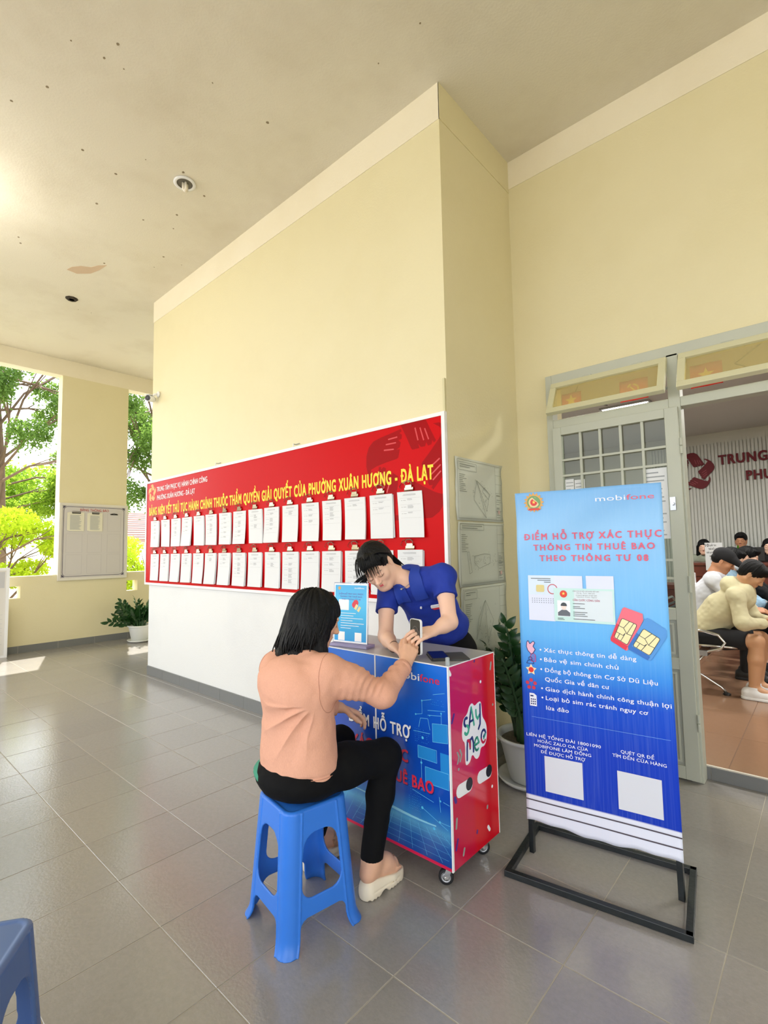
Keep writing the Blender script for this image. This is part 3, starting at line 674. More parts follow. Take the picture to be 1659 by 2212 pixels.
# ================================================================ THE RED NOTICE BOARD AND ITS SHEETS
fp = Fr((0, 2.555, 0), (1, 0, 0))
rb = thing('notice_board', 'long red notice board with yellow heading, framed in white, on the north wall', 'notice board', (-3.9, 2.55, 1.03))
mk('board_panel', fbox(fp, -6.02, -1.755, 1.05, 2.215, .005, .026), M_RED, rb)
mk('board_frame', join(fbox(fp, -6.045, -1.732, 1.028, 1.052, .004, .032), fbox(fp, -6.045, -1.732, 2.213, 2.237, .004, .032), fbox(fp, -6.045, -6.018, 1.052, 2.213, .004, .032), fbox(fp, -1.757, -1.732, 1.052, 2.213, .004, .032)), M_WHITEP, rb)
for x in (-4.454, -3.232): mk('hook', join(tube([fp.p(x, 2.225, .03), fp.p(x, 2.262, .03), fp.p(x, 2.262, .002)], .004, 6), tube([fp.p(x, 2.262, .006), fp.p(x + .05, 2.262, .006)], .004, 6)), M_STEEL, rb)
text('heading', 'BẢNG NIÊM YẾT THỦ TỤC HÀNH CHÍNH THUỘC THẨM QUYỀN GIẢI QUYẾT CỦA PHƯỜNG XUÂN HƯƠNG - ĐÀ LẠT', fp, -5.95, -1.83, 1.832, .088, M_YEL, rb, h=.0262, bold=.042, slope=-.002)
text('heading_line', 'TRUNG TÂM PHỤC VỤ HÀNH CHÍNH CÔNG', fp, -5.76, -4.62, 2.098, .052, M_WHI, rb, h=.0262, bold=.012)
text('heading_line', 'PHƯỜNG XUÂN HƯƠNG - ĐÀ LẠT', fp, -5.75, -4.87, 2.0, .052, M_WHI, rb, h=.0262, bold=.012)
_H = [(75,305),(88,270),(112,245),(150,220),(210,203),(262,207),(300,232),(330,280),(365,350),(402,420),(388,428),(378,415),(372,436),(350,440),(338,420),(330,440),(302,440),(286,420),(292,444),(245,446),(236,436),(205,370),(168,300),(140,262),(110,275)]
_S = [[(262,330),(270,328),(288,400),(281,402)],[(296,335),(303,333),(326,405),(319,407)],[(327,345),(334,342),(358,405),(351,408)]]
def hand_star(cx, cy, R, aspect=1.0):
    """five open hands in a ring round a star-shaped gap; returns hand outlines and finger grooves"""
    hands = []; slits = []
    for k in range(5):
        a = -2 * math.pi * k / 5; c, s = math.cos(a), math.sin(a)
        f = lambda P: [(cx + R * aspect * ((x - 215) / 330 * c - (530 - y) / 330 * s), cy + R * ((x - 215) / 330 * s + (530 - y) / 330 * c)) for x, y in P]
        hands.append(f(_H)); slits += [f(q) for q in _S]
    return hands, slits
h1, s1 = hand_star(-5.885, 2.093, .105, .95)
flats('hand_emblem', fp, h1, mat('emblem_orange', '#f29a3a', .45), rb, h=.0262)
h2, s2 = hand_star(-2.03, 1.93, .40)
def clipx(P, x1, z1):
    out = []
    n = len(P)
    def cl(P, ax, lim):
        o = []
        for i in range(len(P)):
            a, b = P[i], P[(i + 1) % len(P)]; ia, ib = a[ax] <= lim, b[ax] <= lim
            if ia: o.append(a)
            if ia != ib:
                t = (lim - a[ax]) / (b[ax] - a[ax]); o.append((a[0] + t * (b[0] - a[0]), a[1] + t * (b[1] - a[1])))
        return o
    P = cl(P, 0, x1); return cl(P, 1, z1) if P else P
h2 = [q for q in (clipx(p, -1.76, 2.212) for p in h2) if len(q) > 2]; s2 = [q for q in (clipx(p, -1.76, 2.212) for p in s2) if len(q) > 2]
[flats('hand_watermark', fp, [q], mat('board_dark_red', '#9c040a', .34, spec=.08), rb, h=.0261, t=.0001) for q in h2]
flats('hand_watermark_lines', fp, s2, mat('board_mid_red', '#cc2026', .3), rb, h=.0262, t=.0001)['kind'] = 'stuff'
def clip_vf(x, z, y=2.528):
    """a sprung clip with two wire loops"""
    a = join(box(x - .036, x + .036, y - .010, y - .0055, z - .008, z + .014), box(x - .026, x + .026, y - .014, y - .008, z + .010, z + .03),
             tube([(x - .036, y - .011, z - .004), (x + .036, y - .011, z - .004)], .004, 6),
             tube([(x - .024, y - .012, z + .026), (x - .03, y - .018, z + .045), (x - .01, y - .022, z + .056), (x + .012, y - .022, z + .056), (x + .03, y - .018, z + .045), (x + .024, y - .012, z + .026)], .003, 5),
             tube([(x - .07, y - .004, z + .012), (x - .085, y - .006, z + .022), (x - .06, y - .008, z + .05), (x - .02, y - .01, z + .058), (x + .02, y - .012, z + .05)], .0018, 4))
    return a
M_CLIP = mat('clip_metal', '#a59c88', .16, metal=1)
ordn = ['first', 'second', 'third', 'fourth', 'fifth', 'sixth', 'seventh', 'eighth', 'ninth', 'tenth', 'eleventh', 'twelfth', 'thirteenth', 'fourteenth', 'fifteenth', 'last']
random.seed(21)
for r, (zt, nm) in enumerate(((1.760, 'upper'), (1.380, 'lower'))):
    for k in range(16):
        x = -5.88 + .2500 * k + .106; tl = random.uniform(-.012, .012) - (.01 if r == 0 else 0); th = random.choice([.004, .005, .006, .010]); curl = random.uniform(.006, .022)
        t = thing('sheet_packet', ('clipped sheets, %s from the left in the %s row of the red board' % (ordn[k], nm)) if k < 15 else 'clipped sheets at the right end of the %s row of the red board' % nm, 'papers', (x, 2.52, zt - .3), group='clipped packets on the red board')
        Wd, Ht = .206, .300; yy = 2.528
        def P(u, v, d): return (x + u * Wd - tl * v * 1.2, yy - .002 - d - curl * (v ** 2) * (1 + .35 * u), zt - v * Ht + tl * u * .25)
        V = []; F = []; n = 8
        for d in (0, th):
            for j in range(n + 1):
                for i in range(3): V.append(P(-.5 + i * .5, j / n, d))
        N3 = 3 * (n + 1)
        for j in range(n):
            for i in range(2):
                a = j * 3 + i; F.append((a, a + 1, a + 4, a + 3)); F.append((N3 + a, N3 + a + 3, N3 + a + 4, N3 + a + 1))
        bd = [0, 1, 2] + [3 * j + 2 for j in range(1, n + 1)] + [3 * n + 1, 3 * n] + [3 * j for j in range(n - 1, 0, -1)]
        for i in range(len(bd)): a, b = bd[i], bd[(i + 1) % len(bd)]; F.append((a, N3 + a, N3 + b, b))
        mk('paper_stack', (V, F), M_PAPER, t)
        # printed table: heading lines, ruled cells, short text lines
        q = []; rows = random.choice([1, 2, 3, 4, 5]); z0 = .14
        def ln(u0, u1, v, hh=.004):
            a = [P(u0, v, th + .0004), P(u1, v, th + .0004), P(u1, v + hh, th + .0004), P(u0, v + hh, th + .0004)]; b = [(p[0], p[1] - .0003, p[2]) for p in a]
            return a + b, [(4, 7, 6, 5), (0, 1, 5, 4), (1, 2, 6, 5), (2, 3, 7, 6), (3, 0, 4, 7)]
        for v in (.055, .068, .081): q.append(ln(-.3 + random.uniform(0, .08), .25, v))
        rh = .145
        for j in range(rows + 1): q.append(ln(-.4, .42, z0 + j * rh, .0018))
        for j in range(rows):
            for g in range(random.choice([2, 3, 4, 6])):
                q.append(ln(-.1, random.uniform(.06, .16), z0 + j * rh + .02 + g * .018, .006))
            q.append(ln(-.36, -.3, z0 + j * rh + .05, .006)); q.append(ln(-.27, -.16, z0 + j * rh + .05, .006))
        mk('printed_table', join(*q), mat('table_ink', '#85888c', .7), t)
        mk('clip', clip_vf(x, zt + .012), M_CLIP, t)
        # pages behind show at the lower right edge
        if random.random() < .5: mk('under_page', (lambda A: (A + [(p[0], p[1] + .004, p[2]) for p in A], [(0, 1, 2, 3), (7, 6, 5, 4), (0, 4, 5, 1), (1, 5, 6, 2), (2, 6, 7, 3), (3, 7, 4, 0)]))([P(-.47, .02, -.0005), P(.53, .02, -.0005), P(.56, .985, -.0005), P(-.47, .985, -.0005)]), mat('page_shade', '#c3c6ca', .6), t)
# ---------------------------------------------------------------- framed white notice board on the pillar
fb = Fr((-8.755, 0, 0), (0, 1, 0))
nb = thing('notice_board', 'square white notice board in a pale frame hung on the pillar', 'notice board', (-8.74, 2.86, 1.0))
mk('board_panel', fbox(fb, 2.39, 3.325, 1.03, 2.165, .004, .02), mat('board_grey', '#c9c6c6', .25, coat=.3), nb)
mk('board_frame', join(fbox(fb, 2.36, 3.355, 1.0, 1.035, .002, .03), fbox(fb, 2.36, 3.355, 2.155, 2.19, .002, .03), fbox(fb, 2.36, 2.395, 1.035, 2.155, .002, .03), fbox(fb, 3.32, 3.355, 1.035, 2.155, .002, .03)), mat('board_frame_paint', '#d9d6cc', .4), nb)
M_LN = mat('board_line', '#4a4658', .6)
def rl(p, w): # closed ruled line
    o = []
    for i in range(len(p) if len(p) > 2 else 1):
        a = Vector((*p[i], 0)); b = Vector((*p[(i + 1) % len(p)], 0)); d = (b - a)
        if d.length < 1e-5: continue
        s = Vector((-d.y, d.x, 0)).normalized() * w / 2; o.append([(a + s)[:2], (a - s)[:2], (b - s)[:2], (b + s)[:2]])
    return o
flats('border_line', fb, rl(rrect(2.42, 3.295, 1.06, 2.135, .06, 5), .007), M_LN, nb, h=.0202)
flats('corner_mark', fb, [[(2.41, 2.145), (2.455, 2.145), (2.41, 2.10)], [(3.305, 2.145), (3.26, 2.145), (3.305, 2.10)], [(2.41, 1.05), (2.455, 1.05), (2.41, 1.095)], [(3.305, 1.05), (3.26, 1.05), (3.305, 1.095)]], M_LN, nb, h=.0202)
text('title', 'BẢNG THÔNG BÁO', fb, 2.645, 3.06, 2.072, .038, mat('title_red', '#b4423a', .6), nb, h=.0202, bold=.01)
cells = []
for j, (a, b) in enumerate(((1.76, 2.05), (1.42, 1.715), (1.09, 1.39))):
    for c0, c1 in ((2.46, 2.68), (2.755, 2.96), (3.045, 3.245)): cells += rl([(c0, a), (c1, a), (c1, b), (c0, b)], .004)
flats('cell_lines', fb, cells, mat('cell_line', '#b3b0b3', .6), nb, h=.0202)
for k, (u0, u1, lb) in enumerate(((2.485, 2.70, 'typed sheets clipped at the left of the pillar board'), (2.765, 2.965, 'typed sheets clipped in the middle of the pillar board'))):
    t = thing('typed_sheets', lb, 'papers', (-8.73, u0, 1.76), group='sheets on the pillar board')
    mk('paper_stack', join(fbox(fb, u0, u1, 1.757, 2.05, .021, .03), fbox(fb, u0 - .02, u1 - .03, 1.765, 2.045, .0205, .0285)), mat('paper_warm', '#dedbc8', .6), t)
    random.seed(k); flats('typed_lines', fb, [[(u0 + .02, 2.0 - .0115 * i), (u0 + random.uniform(.13, .18), 2.0 - .0115 * i), (u0 + random.uniform(.13, .18), 2.0055 - .0115 * i), (u0 + .02, 2.0055 - .0115 * i)] for i in range(20)], M_INK, t, h=.0302)
    mk('clip', join(fbox(fb, u0 + .045, u1 - .05, 2.03, 2.047, .03, .036), tube([fb.p(u0 + .045, 2.04, .034), fb.p(u0 + .047, 2.062, .034), fb.p(u1 - .052, 2.062, .034), fb.p(u1 - .05, 2.04, .034)], .0035, 5)), M_BLACK, t)
tag(mk('empty_clip', join(fbox(fb, 3.085, 3.195, 2.027, 2.043, .021, .03), tube([fb.p(3.10, 2.043, .028), fb.p(3.14, 2.052, .028), fb.p(3.18, 2.043, .028)], .003, 5)), M_BLACK), 'empty black clip at the right of the pillar board', 'clip')
# ---------------------------------------------------------------- display panel at the far left edge
dp = thing('display_panel', 'tall white display panel standing on the floor at the far west side', 'display panel', (-8.45, 1.2, 0))
fd = Fr((-8.45, 1.745, 0), (-.05, -1, 0)); fd = Fr((-8.55 - .045, .7, 0), (.045, 1.0, 0))
mk('panel', fbox(fd, 0, 1.0, .03, 1.20, -.02, 0), mat('panel_grey', '#d8d6d2', .4), dp)
mk('panel_frame', join(fbox(fd, -.03, 1.035, 0, .03, -.025, .008), fbox(fd, -.03, 1.035, 1.19, 1.225, -.025, .008), fbox(fd, -.03, 0, .03, 1.19, -.025, .008), fbox(fd, 1.0, 1.035, .03, 1.19, -.025, .008)), M_WHITEP, dp)
flats('ruled_lines', fd, [[(.03, z), (.97, z), (.97, z + .004), (.03, z + .004)] for z in (.18, .3, .34, .4, .46, .52, .58)] + [[(.5, .95), (.98, .95), (.98, 1.17), (.5, 1.17)]], mat('panel_ink', '#bfc0c4', .6), dp)
flats('printed_lines', fd, [[(.6 + .03 * (i % 3), .06 + .017 * i), (.95 - .04 * (i % 4), .06 + .017 * i), (.95 - .04 * (i % 4), .066 + .017 * i), (.6 + .03 * (i % 3), .066 + .017 * i)] for i in range(6)], M_DINK, dp)
# ---------------------------------------------------------------- security camera, ceiling downlight
cc = thing('security_camera', 'small white bullet security camera with black face at the wall corner', 'camera', (-5.79, 2.55, 3.16))
d = Vector((.55, -.8, -.12)).normalized(); c0 = Vector((-5.86, 2.50, 3.205)); c1 = c0 + d * .085
mk('bracket', join(lathe((-5.80, 2.55, 3.26), [(.001, 0), (.035, 0), (.035, -.012), (.02, -.02), (.001, -.02)], 16, 'y'), tube([(-5.80, 2.53, 3.26), (-5.81, 2.50, 3.25), (-5.84, 2.49, 3.22)], .012, 8)), M_WHITEP, cc, smooth=True)
mk('housing', tube([c0 - d * .03, c0 - d * .025, c0, c1, c1 + d * .004], [.02, .034, .037, .037, .034], 16), M_WHITEP, cc, smooth=True)
mk('lens_face', tube([c1, c1 + d * .008], [.033, .031], 16), M_BLACK, cc)
mk('lens', tube([c1 + d * .006, c1 + d * .012], [.012, .010], 12), mat('lens_glass', '#3c4048', .1), cc)
mk('sun_shield', fbox(Fr(c0 - d * .02, d.cross(Vector((0, 0, 1))).normalized(), d), -.035, .035, 0, .125, .036, .041), M_WHITEP, cc)
dl = thing('downlight', 'round recessed ceiling lamp with a bare bent-tube bulb', 'lamp', (-3.797, 1.855, 4.44))
mk('ring', lathe((-3.797, 1.855, 4.432), [(.062, .012), (.085, .012), (.088, .004), (.07, 0), (.062, .003)], 28, close=False), M_WHITEP, dl, smooth=True)
mk('recess', lathe((-3.797, 1.855, 4.432), [(.064, .003), (.06, .011), (.001, .011)], 24, close=False), mat('recess_grey', '#6e6a60', .6), dl)
mk('bulb', join(*[tube([(-3.797 + dx, 1.855 + dy, 4.44), (-3.797 + dx, 1.855 + dy, 4.385), (-3.797 + dx * .3, 1.855 + dy * .3, 4.372), (-3.797 - dx * .6, 1.855 - dy * .6, 4.385), (-3.797 - dx * .6, 1.855 - dy * .6, 4.44)], .011, 8) for dx, dy in ((.02, .0), (0, .02))]), mat('bulb_glass', '#efe9dc', .25), dl, smooth=True)
# ---------------------------------------------------------------- three site plans pasted on the return wall
fs = Fr((-1.7275, 0, 0), (0, 1, 0))
def plan(lb, y0, y1, z0, z1, tb, seed, poly, sk):
    t = thing('site_plan', lb, 'plan', (-1.725, y0, z0), group='site plans on the return wall')
    n = 10; V = []; F = []; random.seed(seed)
    for j in range(n + 1):
        for i in range(n + 1):
            u = y0 + (y1 - y0) * i / n; v = z0 + (z1 - z0) * j / n
            e = (.006 if i in (0, n) else 0) + (.005 if j in (0, n) else 0)
            V.append(fs.p(u, v, .002 + e * random.random() + .002 * random.random()))
    F = [(j * (n + 1) + i, j * (n + 1) + i + 1, (j + 1) * (n + 1) + i + 1, (j + 1) * (n + 1) + i) for j in range(n) for i in range(n)]
    o = mk('sheet', (V, F), mat('plan_paper', '#c9cdc2', .7), t, smooth=True); s = o.modifiers.new('s', 'SOLIDIFY'); s.thickness = .0008; s.offset = -1
    L = rl([(y0 + .02, z0 + .015), (y1 - .015, z0 + .015), (y1 - .015, z1 - .015), (y0 + .02, z1 - .015)], .002)
    L += rl([(y1 - .1, z0 + .015), (y1 - .015, z0 + .015), (y1 - .015, z1 - .015), (y1 - .1, z1 - .015)], .0015)
    for k in range(5): zz = z0 + .015 + (z1 - z0 - .03) * (k + 1) / 6; L += rl([(y1 - .1, zz), (y1 - .015, zz)], .0015)
    a, b, c, d_ = tb; L += rl([(a, c), (b, c), (b, d_), (a, d_)], .002)
    for k in range(2): L += rl([(a + .02, d_ - .014 - k * .014), (b - .02 - k * .06, d_ - .014 - k * .014)], .004)
    for k in range(10): L += rl([(a + .01, c - .03 - k * .012), (a + .01 + random.uniform(.04, .09), c - .03 - k * .012)], .003)
    for k in range(14): zz = z0 + .03 + random.uniform(0, .16); L += rl([(y1 - .09, zz), (y1 - .09 + random.uniform(.03, .06), zz)], .0028)
    for p in poly: L += rl(p, .0022)
    for k in range(50):
        u = sk[0] + random.gauss(0, sk[2]); v = sk[1] + random.gauss(0, sk[3]); a_ = random.uniform(0, 3.14); r = random.uniform(.004, .018)
        L += rl([(u, v), (u + r * math.cos(a_), v + r * math.sin(a_))], .0016)
    flats('drawing', fs, [q for q in L if all(y0 < p[0] < y1 and z0 < p[1] < z1 for p in q)], mat('plan_ink', '#83887f', .7), t, h=.0092, t=.0002)['kind'] = 'stuff'
    flats('stamp', fs, [circ(y1 - .06, z0 + .07, .014, 12)], mat('stamp_pink', '#c9a9a4', .7), t, h=.0092, t=.0003)
plan('topmost of three drawn site plans pasted on the return wall', 2.612, 3.205, 1.56, 1.965, (2.64, 2.86, 1.885, 1.935), 5, [[(2.86, 1.83), (2.82, 1.70), (2.97, 1.585)], [(2.86, 1.83), (3.02, 1.75), (2.98, 1.63)], [(2.95, 1.79), (3.03, 1.745), (3.0, 1.71), (2.93, 1.76)]], (2.95, 1.72, .06, .06))
plan('middle drawn site plan pasted on the return wall', 2.62, 3.207, 1.14, 1.552, (2.645, 2.93, 1.50, 1.54), 6, [[(2.72, 1.36), (2.74, 1.36), (2.77, 1.23), (2.74, 1.22)], [(2.80, 1.33), (2.93, 1.345), (3.0, 1.34), (3.0, 1.28), (2.86, 1.25), (2.80, 1.29)]], (2.9, 1.29, .09, .03))
plan('lowest site plan pasted on the return wall, partly behind the counter', 2.635, 3.209, .69, 1.138, (2.67, 2.82, 1.06, 1.115), 8, [[(2.92, 1.04), (2.83, .93), (2.80, .80)], [(2.92, 1.04), (3.02, .90), (2.94, .76)]], (2.92, .85, .07, .08))
# conduit at the wall corner
tag(mk('cable_duct', box(-1.748, -1.733, 2.535, 2.550, .10, 2.45), mat('duct_paint', '#cfc8a0', .5)), 'thin painted cable duct running up the wall corner beside the red board', 'duct')
# ================================================================ PROMOTION COUNTER ON CASTORS
CX0, CX1, CY0, CY1, CZ0, CZ1 = -2.02, -1.21, 1.738, 2.115, .085, .896
ct = thing('promotion_counter', 'rolling promotion counter with blue printed front and red side', 'counter', (-1.6, 1.92, 0))
mk('body', box(CX0 + .01, CX1 - .008, CY0 + .008, CY1 - .01, CZ0 + .004, CZ1 - .012), mat('counter_inner', '#a01638', .5), ct)
mk('worktop', box(CX0, CX1 - .003, CY0 + .003, CY1, CZ1 - .012, CZ1), mat('counter_top', '#a5a5a6', .3, noise=.06, nscale=6, coat=.2), ct, bevel=.001)
ff = Fr((CX1, CY0, 0), (1, 0, 0))
blue = ramp_mat('front_blue', (2, CZ0, CZ1), [(0, '#0f3f9a'), (.10, '#1c63b4'), (.165, '#54a8d8'), (.20, '#2f86cf'), (.30, '#0c4db8'), (.6, '#0a47b8'), (.8, '#0a5fd2'), (1, '#0c71e2')], rough=.3, streak=('#0a2f80', (4, 4, 3), .45), coat=.3)
seam = -.411
for nm, a, b in (('front_panel', -.81, seam - .002), ('front_panel', seam + .002, -.002)):
    mk(nm, fbox(ff, a, b, CZ0 + .012, CZ1 - .002, -.008, 0), blue, ct)
mk('edge_strip', join(fbox(ff, seam - .0035, seam + .0035, CZ0 + .012, CZ1, 0, .002), fbox(ff, -.81, 0, CZ1 - .003, CZ1 + .001, -.004, .002), fbox(ff, -.004, .001, CZ0, CZ1, -.008, .003), box(CX1 - .002, CX1 + .0015, CY0, CY1, CZ1 - .003, CZ1 + .001), box(CX1 - .002, CX1 + .0015, CY1 - .003, CY1, CZ0, CZ1)), M_WHI, ct)
mk('kick_strip', join(fbox(ff, -.81, -.003, CZ0, CZ0 + .012, -.008, .001)), mat('kick_pink', '#d2184c', .4), ct)
fz = Fr((CX1, CY0, 0), (0, 1, 0))
red = ramp_mat('side_red', (1, 0, 0), [(0, '#c80f4a'), (.42, '#d00c38'), (.5, '#d60a24'), (1, '#d60a22')], rough=.22, coat=.5)
for n_ in red.node_tree.nodes:
    if n_.type == 'MAP_RANGE': n_.inputs['From Min'].default_value = CY0 - 1.92; n_.inputs['From Max'].default_value = CY1 - 1.92
mk('side_panel', fbox(fz, .002, .375, CZ0, CZ1 - .002, -.008, 0), red, ct)
for n_ in blue.node_tree.nodes:
    if n_.type == 'MAP_RANGE' and n_.inputs['To Max'].default_value == 1: n_.inputs['From Min'].default_value = CZ0; n_.inputs['From Max'].default_value = CZ1
mk('side_panel', box(CX0, CX0 + .008, CY0, CY1, CZ0, CZ1 - .012), mat('side_red_plain', '#cc0c30', .3), ct)
mk('corner_stub', lathe((CX1 - .012, CY0 + .016, CZ1), [(.009, 0), (.009, .032), (.006, .035)], 12), glass_mat('clear_plastic', '#dfe8ee', haze=.35, hazecol='#dde6ea', gl=.2), ct)
# front print: circuits, frames, light trails
M_CY = mat('print_cyan', '#58c3ee', .35); M_CY2 = mat('print_blue_box', '#2387d6', .35); M_CY3 = mat('print_cyan_dim', '#6cc4ec', .35)
flats('print_boxes', ff, [[(-.087, .575), (-.01, .585), (-.01, .66), (-.087, .65)], [(-.167, .493), (-.072, .493), (-.072, .544), (-.167, .544)], [(-.13, .395), (-.01, .40), (-.01, .464), (-.13, .464)], [(-.05, .44), (-.006, .44), (-.006, .54), (-.05, .54)]], M_CY2, ct, h=.0003, t=.0001)
L = []
for p in ([(-.087, .575), (-.01, .585), (-.01, .66), (-.087, .65)], [(-.167, .493), (-.068, .493), (-.068, .544), (-.167, .544)], [(-.13, .40), (-.01, .40), (-.01, .464), (-.13, .464)]): L += rl(p, .0016)
for a, b in (((-.14, .735), (-.14, .68)), ((-.14, .735), (-.09, .748)), ((-.14, .68), (-.175, .672)), ((-.11, .70), (-.02, .712)), ((-.11, .68), (-.04, .69)), ((-.08, .77), (-.02, .785)), ((-.16, .62), (-.15, .66)), ((-.15, .66), (-.11, .665)), ((-.11, .665), (-.10, .62)), ((-.15, .49), (-.15, .36)), ((-.04, .655), (-.04, .70)), ((-.19, .60), (-.10, .605)), ((-.06, .36), (-.055, .30)), ((-.15, .29), (-.02, .24)), ((-.06, .26), (-.01, .26)), ((-.04, .345), (-.01, .34)), ((-.2, .35), (-.09, .33))): L += rl([a, b], .0017)
for k in range(9):
    q0 = (-.40 + .045 * k, .235 - .003 * k); q1 = (-.52 + .078 * k, .105)
    if q1[0] > -.008: t_ = (-.008 - q0[0]) / (q1[0] - q0[0]); q1 = (-.008, q0[1] + (q1[1] - q0[1]) * t_)
    if q0[0] < -.01: L += rl([q0, q1], .0010)
for k in range(4): L += rl([(-.55, .20 - .026 * k), (-.02, .20 - .026 * k)], .0006)
for k in range(6): L += rl([(-.78 + .06 * k, .24), (-.80 + .045 * k, .105)], .001)
flats('print_lines', ff, L, M_CY3, ct, h=.0005, t=.0001)
D = []
random.seed(4)
for (u0, u1, v0, v1, nx, nz) in ((-.22, -.15, .27, .40, 8, 13), (-.18, -.10, .56, .62, 9, 7), (-.09, -.02, .73, .76, 8, 3), (-.10, -.02, .20, .25, 8, 4)):
    for i in range(nx):
        for j in range(nz):
            if random.random() < .75: D.append(circ(u0 + (u1 - u0) * i / nx, v0 + (v1 - v0) * j / nz, .0012, 4))
for u, v, r in ((-.14, .735, .004), (-.175, .672, .004), (-.10, .68, .003), (-.14, .58, .006), (-.15, .475, .005), (-.15, .29, .006), (-.06, .26, .005), (-.09, .225, .006), (-.055, .345, .004), (-.04, .70, .004)): D.append(circ(u, v, r, 8))
flats('print_dots', ff, D, M_CY, ct, h=.0006, t=.0001)['kind'] = 'stuff'
arc = [(-.80 + .045 * k, .243 + .012 * math.sin(k * .35)) for k in range(18)]
flats('print_glow_arc', ff, [[arc[k], arc[k + 1], (arc[k + 1][0], arc[k + 1][1] + .010 * math.exp(-((k - 10) / 5.) ** 2) + .0015), (arc[k][0], arc[k][1] + .010 * math.exp(-((k - 10.5) / 5.) ** 2) + .0015)] for k in range(16)], mat('print_pale', '#8fd0ec', .35), ct, h=.0004, t=.0001)
M_PK = mat('print_pink', '#e0304c', .35); M_SH = mat('print_shadow', '#0b2c7a', .4)
for dx, dz, h_, m_w, m_r in ((.003, -.004, .0008, M_SH, M_SH), (0, 0, .0012, M_WHI, M_PK)):
    text('headline_lettering', 'ĐIỂM HỖ TRỢ', ff, -.593 + dx, -.204 + dx, .560 + dz, .050, m_w, ct, h=h_, thick=.0001, bold=.028)
    text('headline_lettering', 'XÁC THỰC', ff, -.575 + dx, -.222 + dx, .456 + dz, .050, m_r, ct, h=h_, thick=.0001, bold=.028)
    text('headline_lettering', 'THÔNG TIN THUÊ BAO', ff, -.735 + dx, -.087 + dx, .362 + dz, .048, m_r, ct, h=h_, thick=.0001, bold=.03)
text('wordmark', 'mobi', ff, -.292, -.150, .816, .030, M_WHI, ct, h=.0012, thick=.0001, bold=.006)
text('wordmark', 'fone', ff, -.147, -.044, .816, .030, mat('wordmark_red', '#e0263e', .35), ct, h=.0012, thick=.0001, bold=.006)
# side print
M_NV = mat('print_navy', '#1b2a6e', .4); M_GN = mat('print_green', '#3fae8e', .4); M_CR = mat('print_crimson', '#c8143c', .4); M_GY = mat('print_grey', '#98a09a', .4)
blob = [(.088, .60), (.10, .66), (.135, .672), (.15, .70), (.175, .712), (.195, .69), (.225, .702), (.252, .70), (.256, .63), (.275, .612), (.292, .585), (.292, .53), (.27, .50), (.235, .505), (.225, .47), (.195, .462), (.165, .50), (.148, .47), (.118, .462), (.108, .478), (.112, .56), (.094, .572)]
for _ in range(2): blob = [q for i in range(len(blob)) for q in ((blob[i][0] * .75 + blob[(i + 1) % len(blob)][0] * .25, blob[i][1] * .75 + blob[(i + 1) % len(blob)][1] * .25), (blob[i][0] * .25 + blob[(i + 1) % len(blob)][0] * .75, blob[i][1] * .25 + blob[(i + 1) % len(blob)][1] * .75))]
flats('sticker_outline', fz, [blob], M_WHI, ct, h=.0003, t=.0001)
def stroke(P, w):
    o = []
    for i in range(len(P) - 1): o += [q for q in rl([P[i], P[i + 1]], w)[:1]]
    return o + [circ(p[0], p[1], w / 2, 10) for p in P]
ar = lambda cx, cy, r, a, b, n=9, k=1: [(cx + r * math.cos(math.radians(a + (b - a) * i / n)), cy + k * r * math.sin(math.radians(a + (b - a) * i / n))) for i in range(n + 1)]
flats('sticker_letter', fz, stroke(ar(.124, .642, .015, 60, 250, 8, 1.1), .013), M_NV, ct, h=.0006, t=.0001)
flats('sticker_letter', fz, stroke(ar(.126, .608, .016, 80, -150, 8, 1.1), .013), M_GN, ct, h=.0007, t=.0001)
flats('sticker_letter', fz, stroke([(.146, .612), (.156, .655), (.167, .692)], .012) + stroke([(.155, .635), (.182, .637)], .010), M_NV, ct, h=.0006, t=.0001)
flats('sticker_letter', fz, stroke([(.167, .692), (.178, .65), (.186, .615)], .012), M_GN, ct, h=.0007, t=.0001)
flats('sticker_letter', fz, stroke([(.204, .672), (.206, .645), (.218, .632), (.232, .645)], .012), M_GN, ct, h=.0006, t=.0001)
flats('sticker_letter', fz, stroke([(.240, .688), (.238, .64), (.236, .605), (.222, .588)], .012), M_NV, ct, h=.0007, t=.0001)
flats('sticker_letter', fz, stroke([(.124, .485), (.126, .53), (.130, .562), (.146, .56), (.150, .525), (.153, .56), (.168, .566), (.176, .545), (.176, .505)], .012), M_NV, ct, h=.0006, t=.0001)
flats('sticker_letter', fz, stroke([(.134, .562), (.146, .556), (.150, .53)], .0125), M_CR, ct, h=.0008, t=.0001)
flats('sticker_letter', fz, stroke(ar(.206, .528, .02, -60, -280, 9, 1.35) + [(.222, .53), (.196, .527)], .011), M_GN, ct, h=.0006, t=.0001)
flats('sticker_letter', fz, stroke(ar(.262, .545, .02, -50, -180, 7, 1.35), .011), M_CR, ct, h=.0006, t=.0001)
flats('sticker_letter', fz, stroke(ar(.262, .545, .02, 180, 20, 7, 1.35) + [(.262, .543)], .011), M_NV, ct, h=.0007, t=.0001)
flats('sticker_accent', fz, stroke([(.262, .535), (.279, .55)], .010), M_GN, ct, h=.0008, t=.0001)
for cx, cy, w in ((.098, .379, 0), (.262, .379, 0)):
    flats('sticker_eye_white', fz, [pill(cx, cy, .125, .027, -.02)], M_WHI, ct, h=.0004, t=.0001)
    flats('sticker_eye_black', fz, [circ(cx + .037, cy + .004, .026, 20)], M_BLACK, ct, h=.0006, t=.0001)
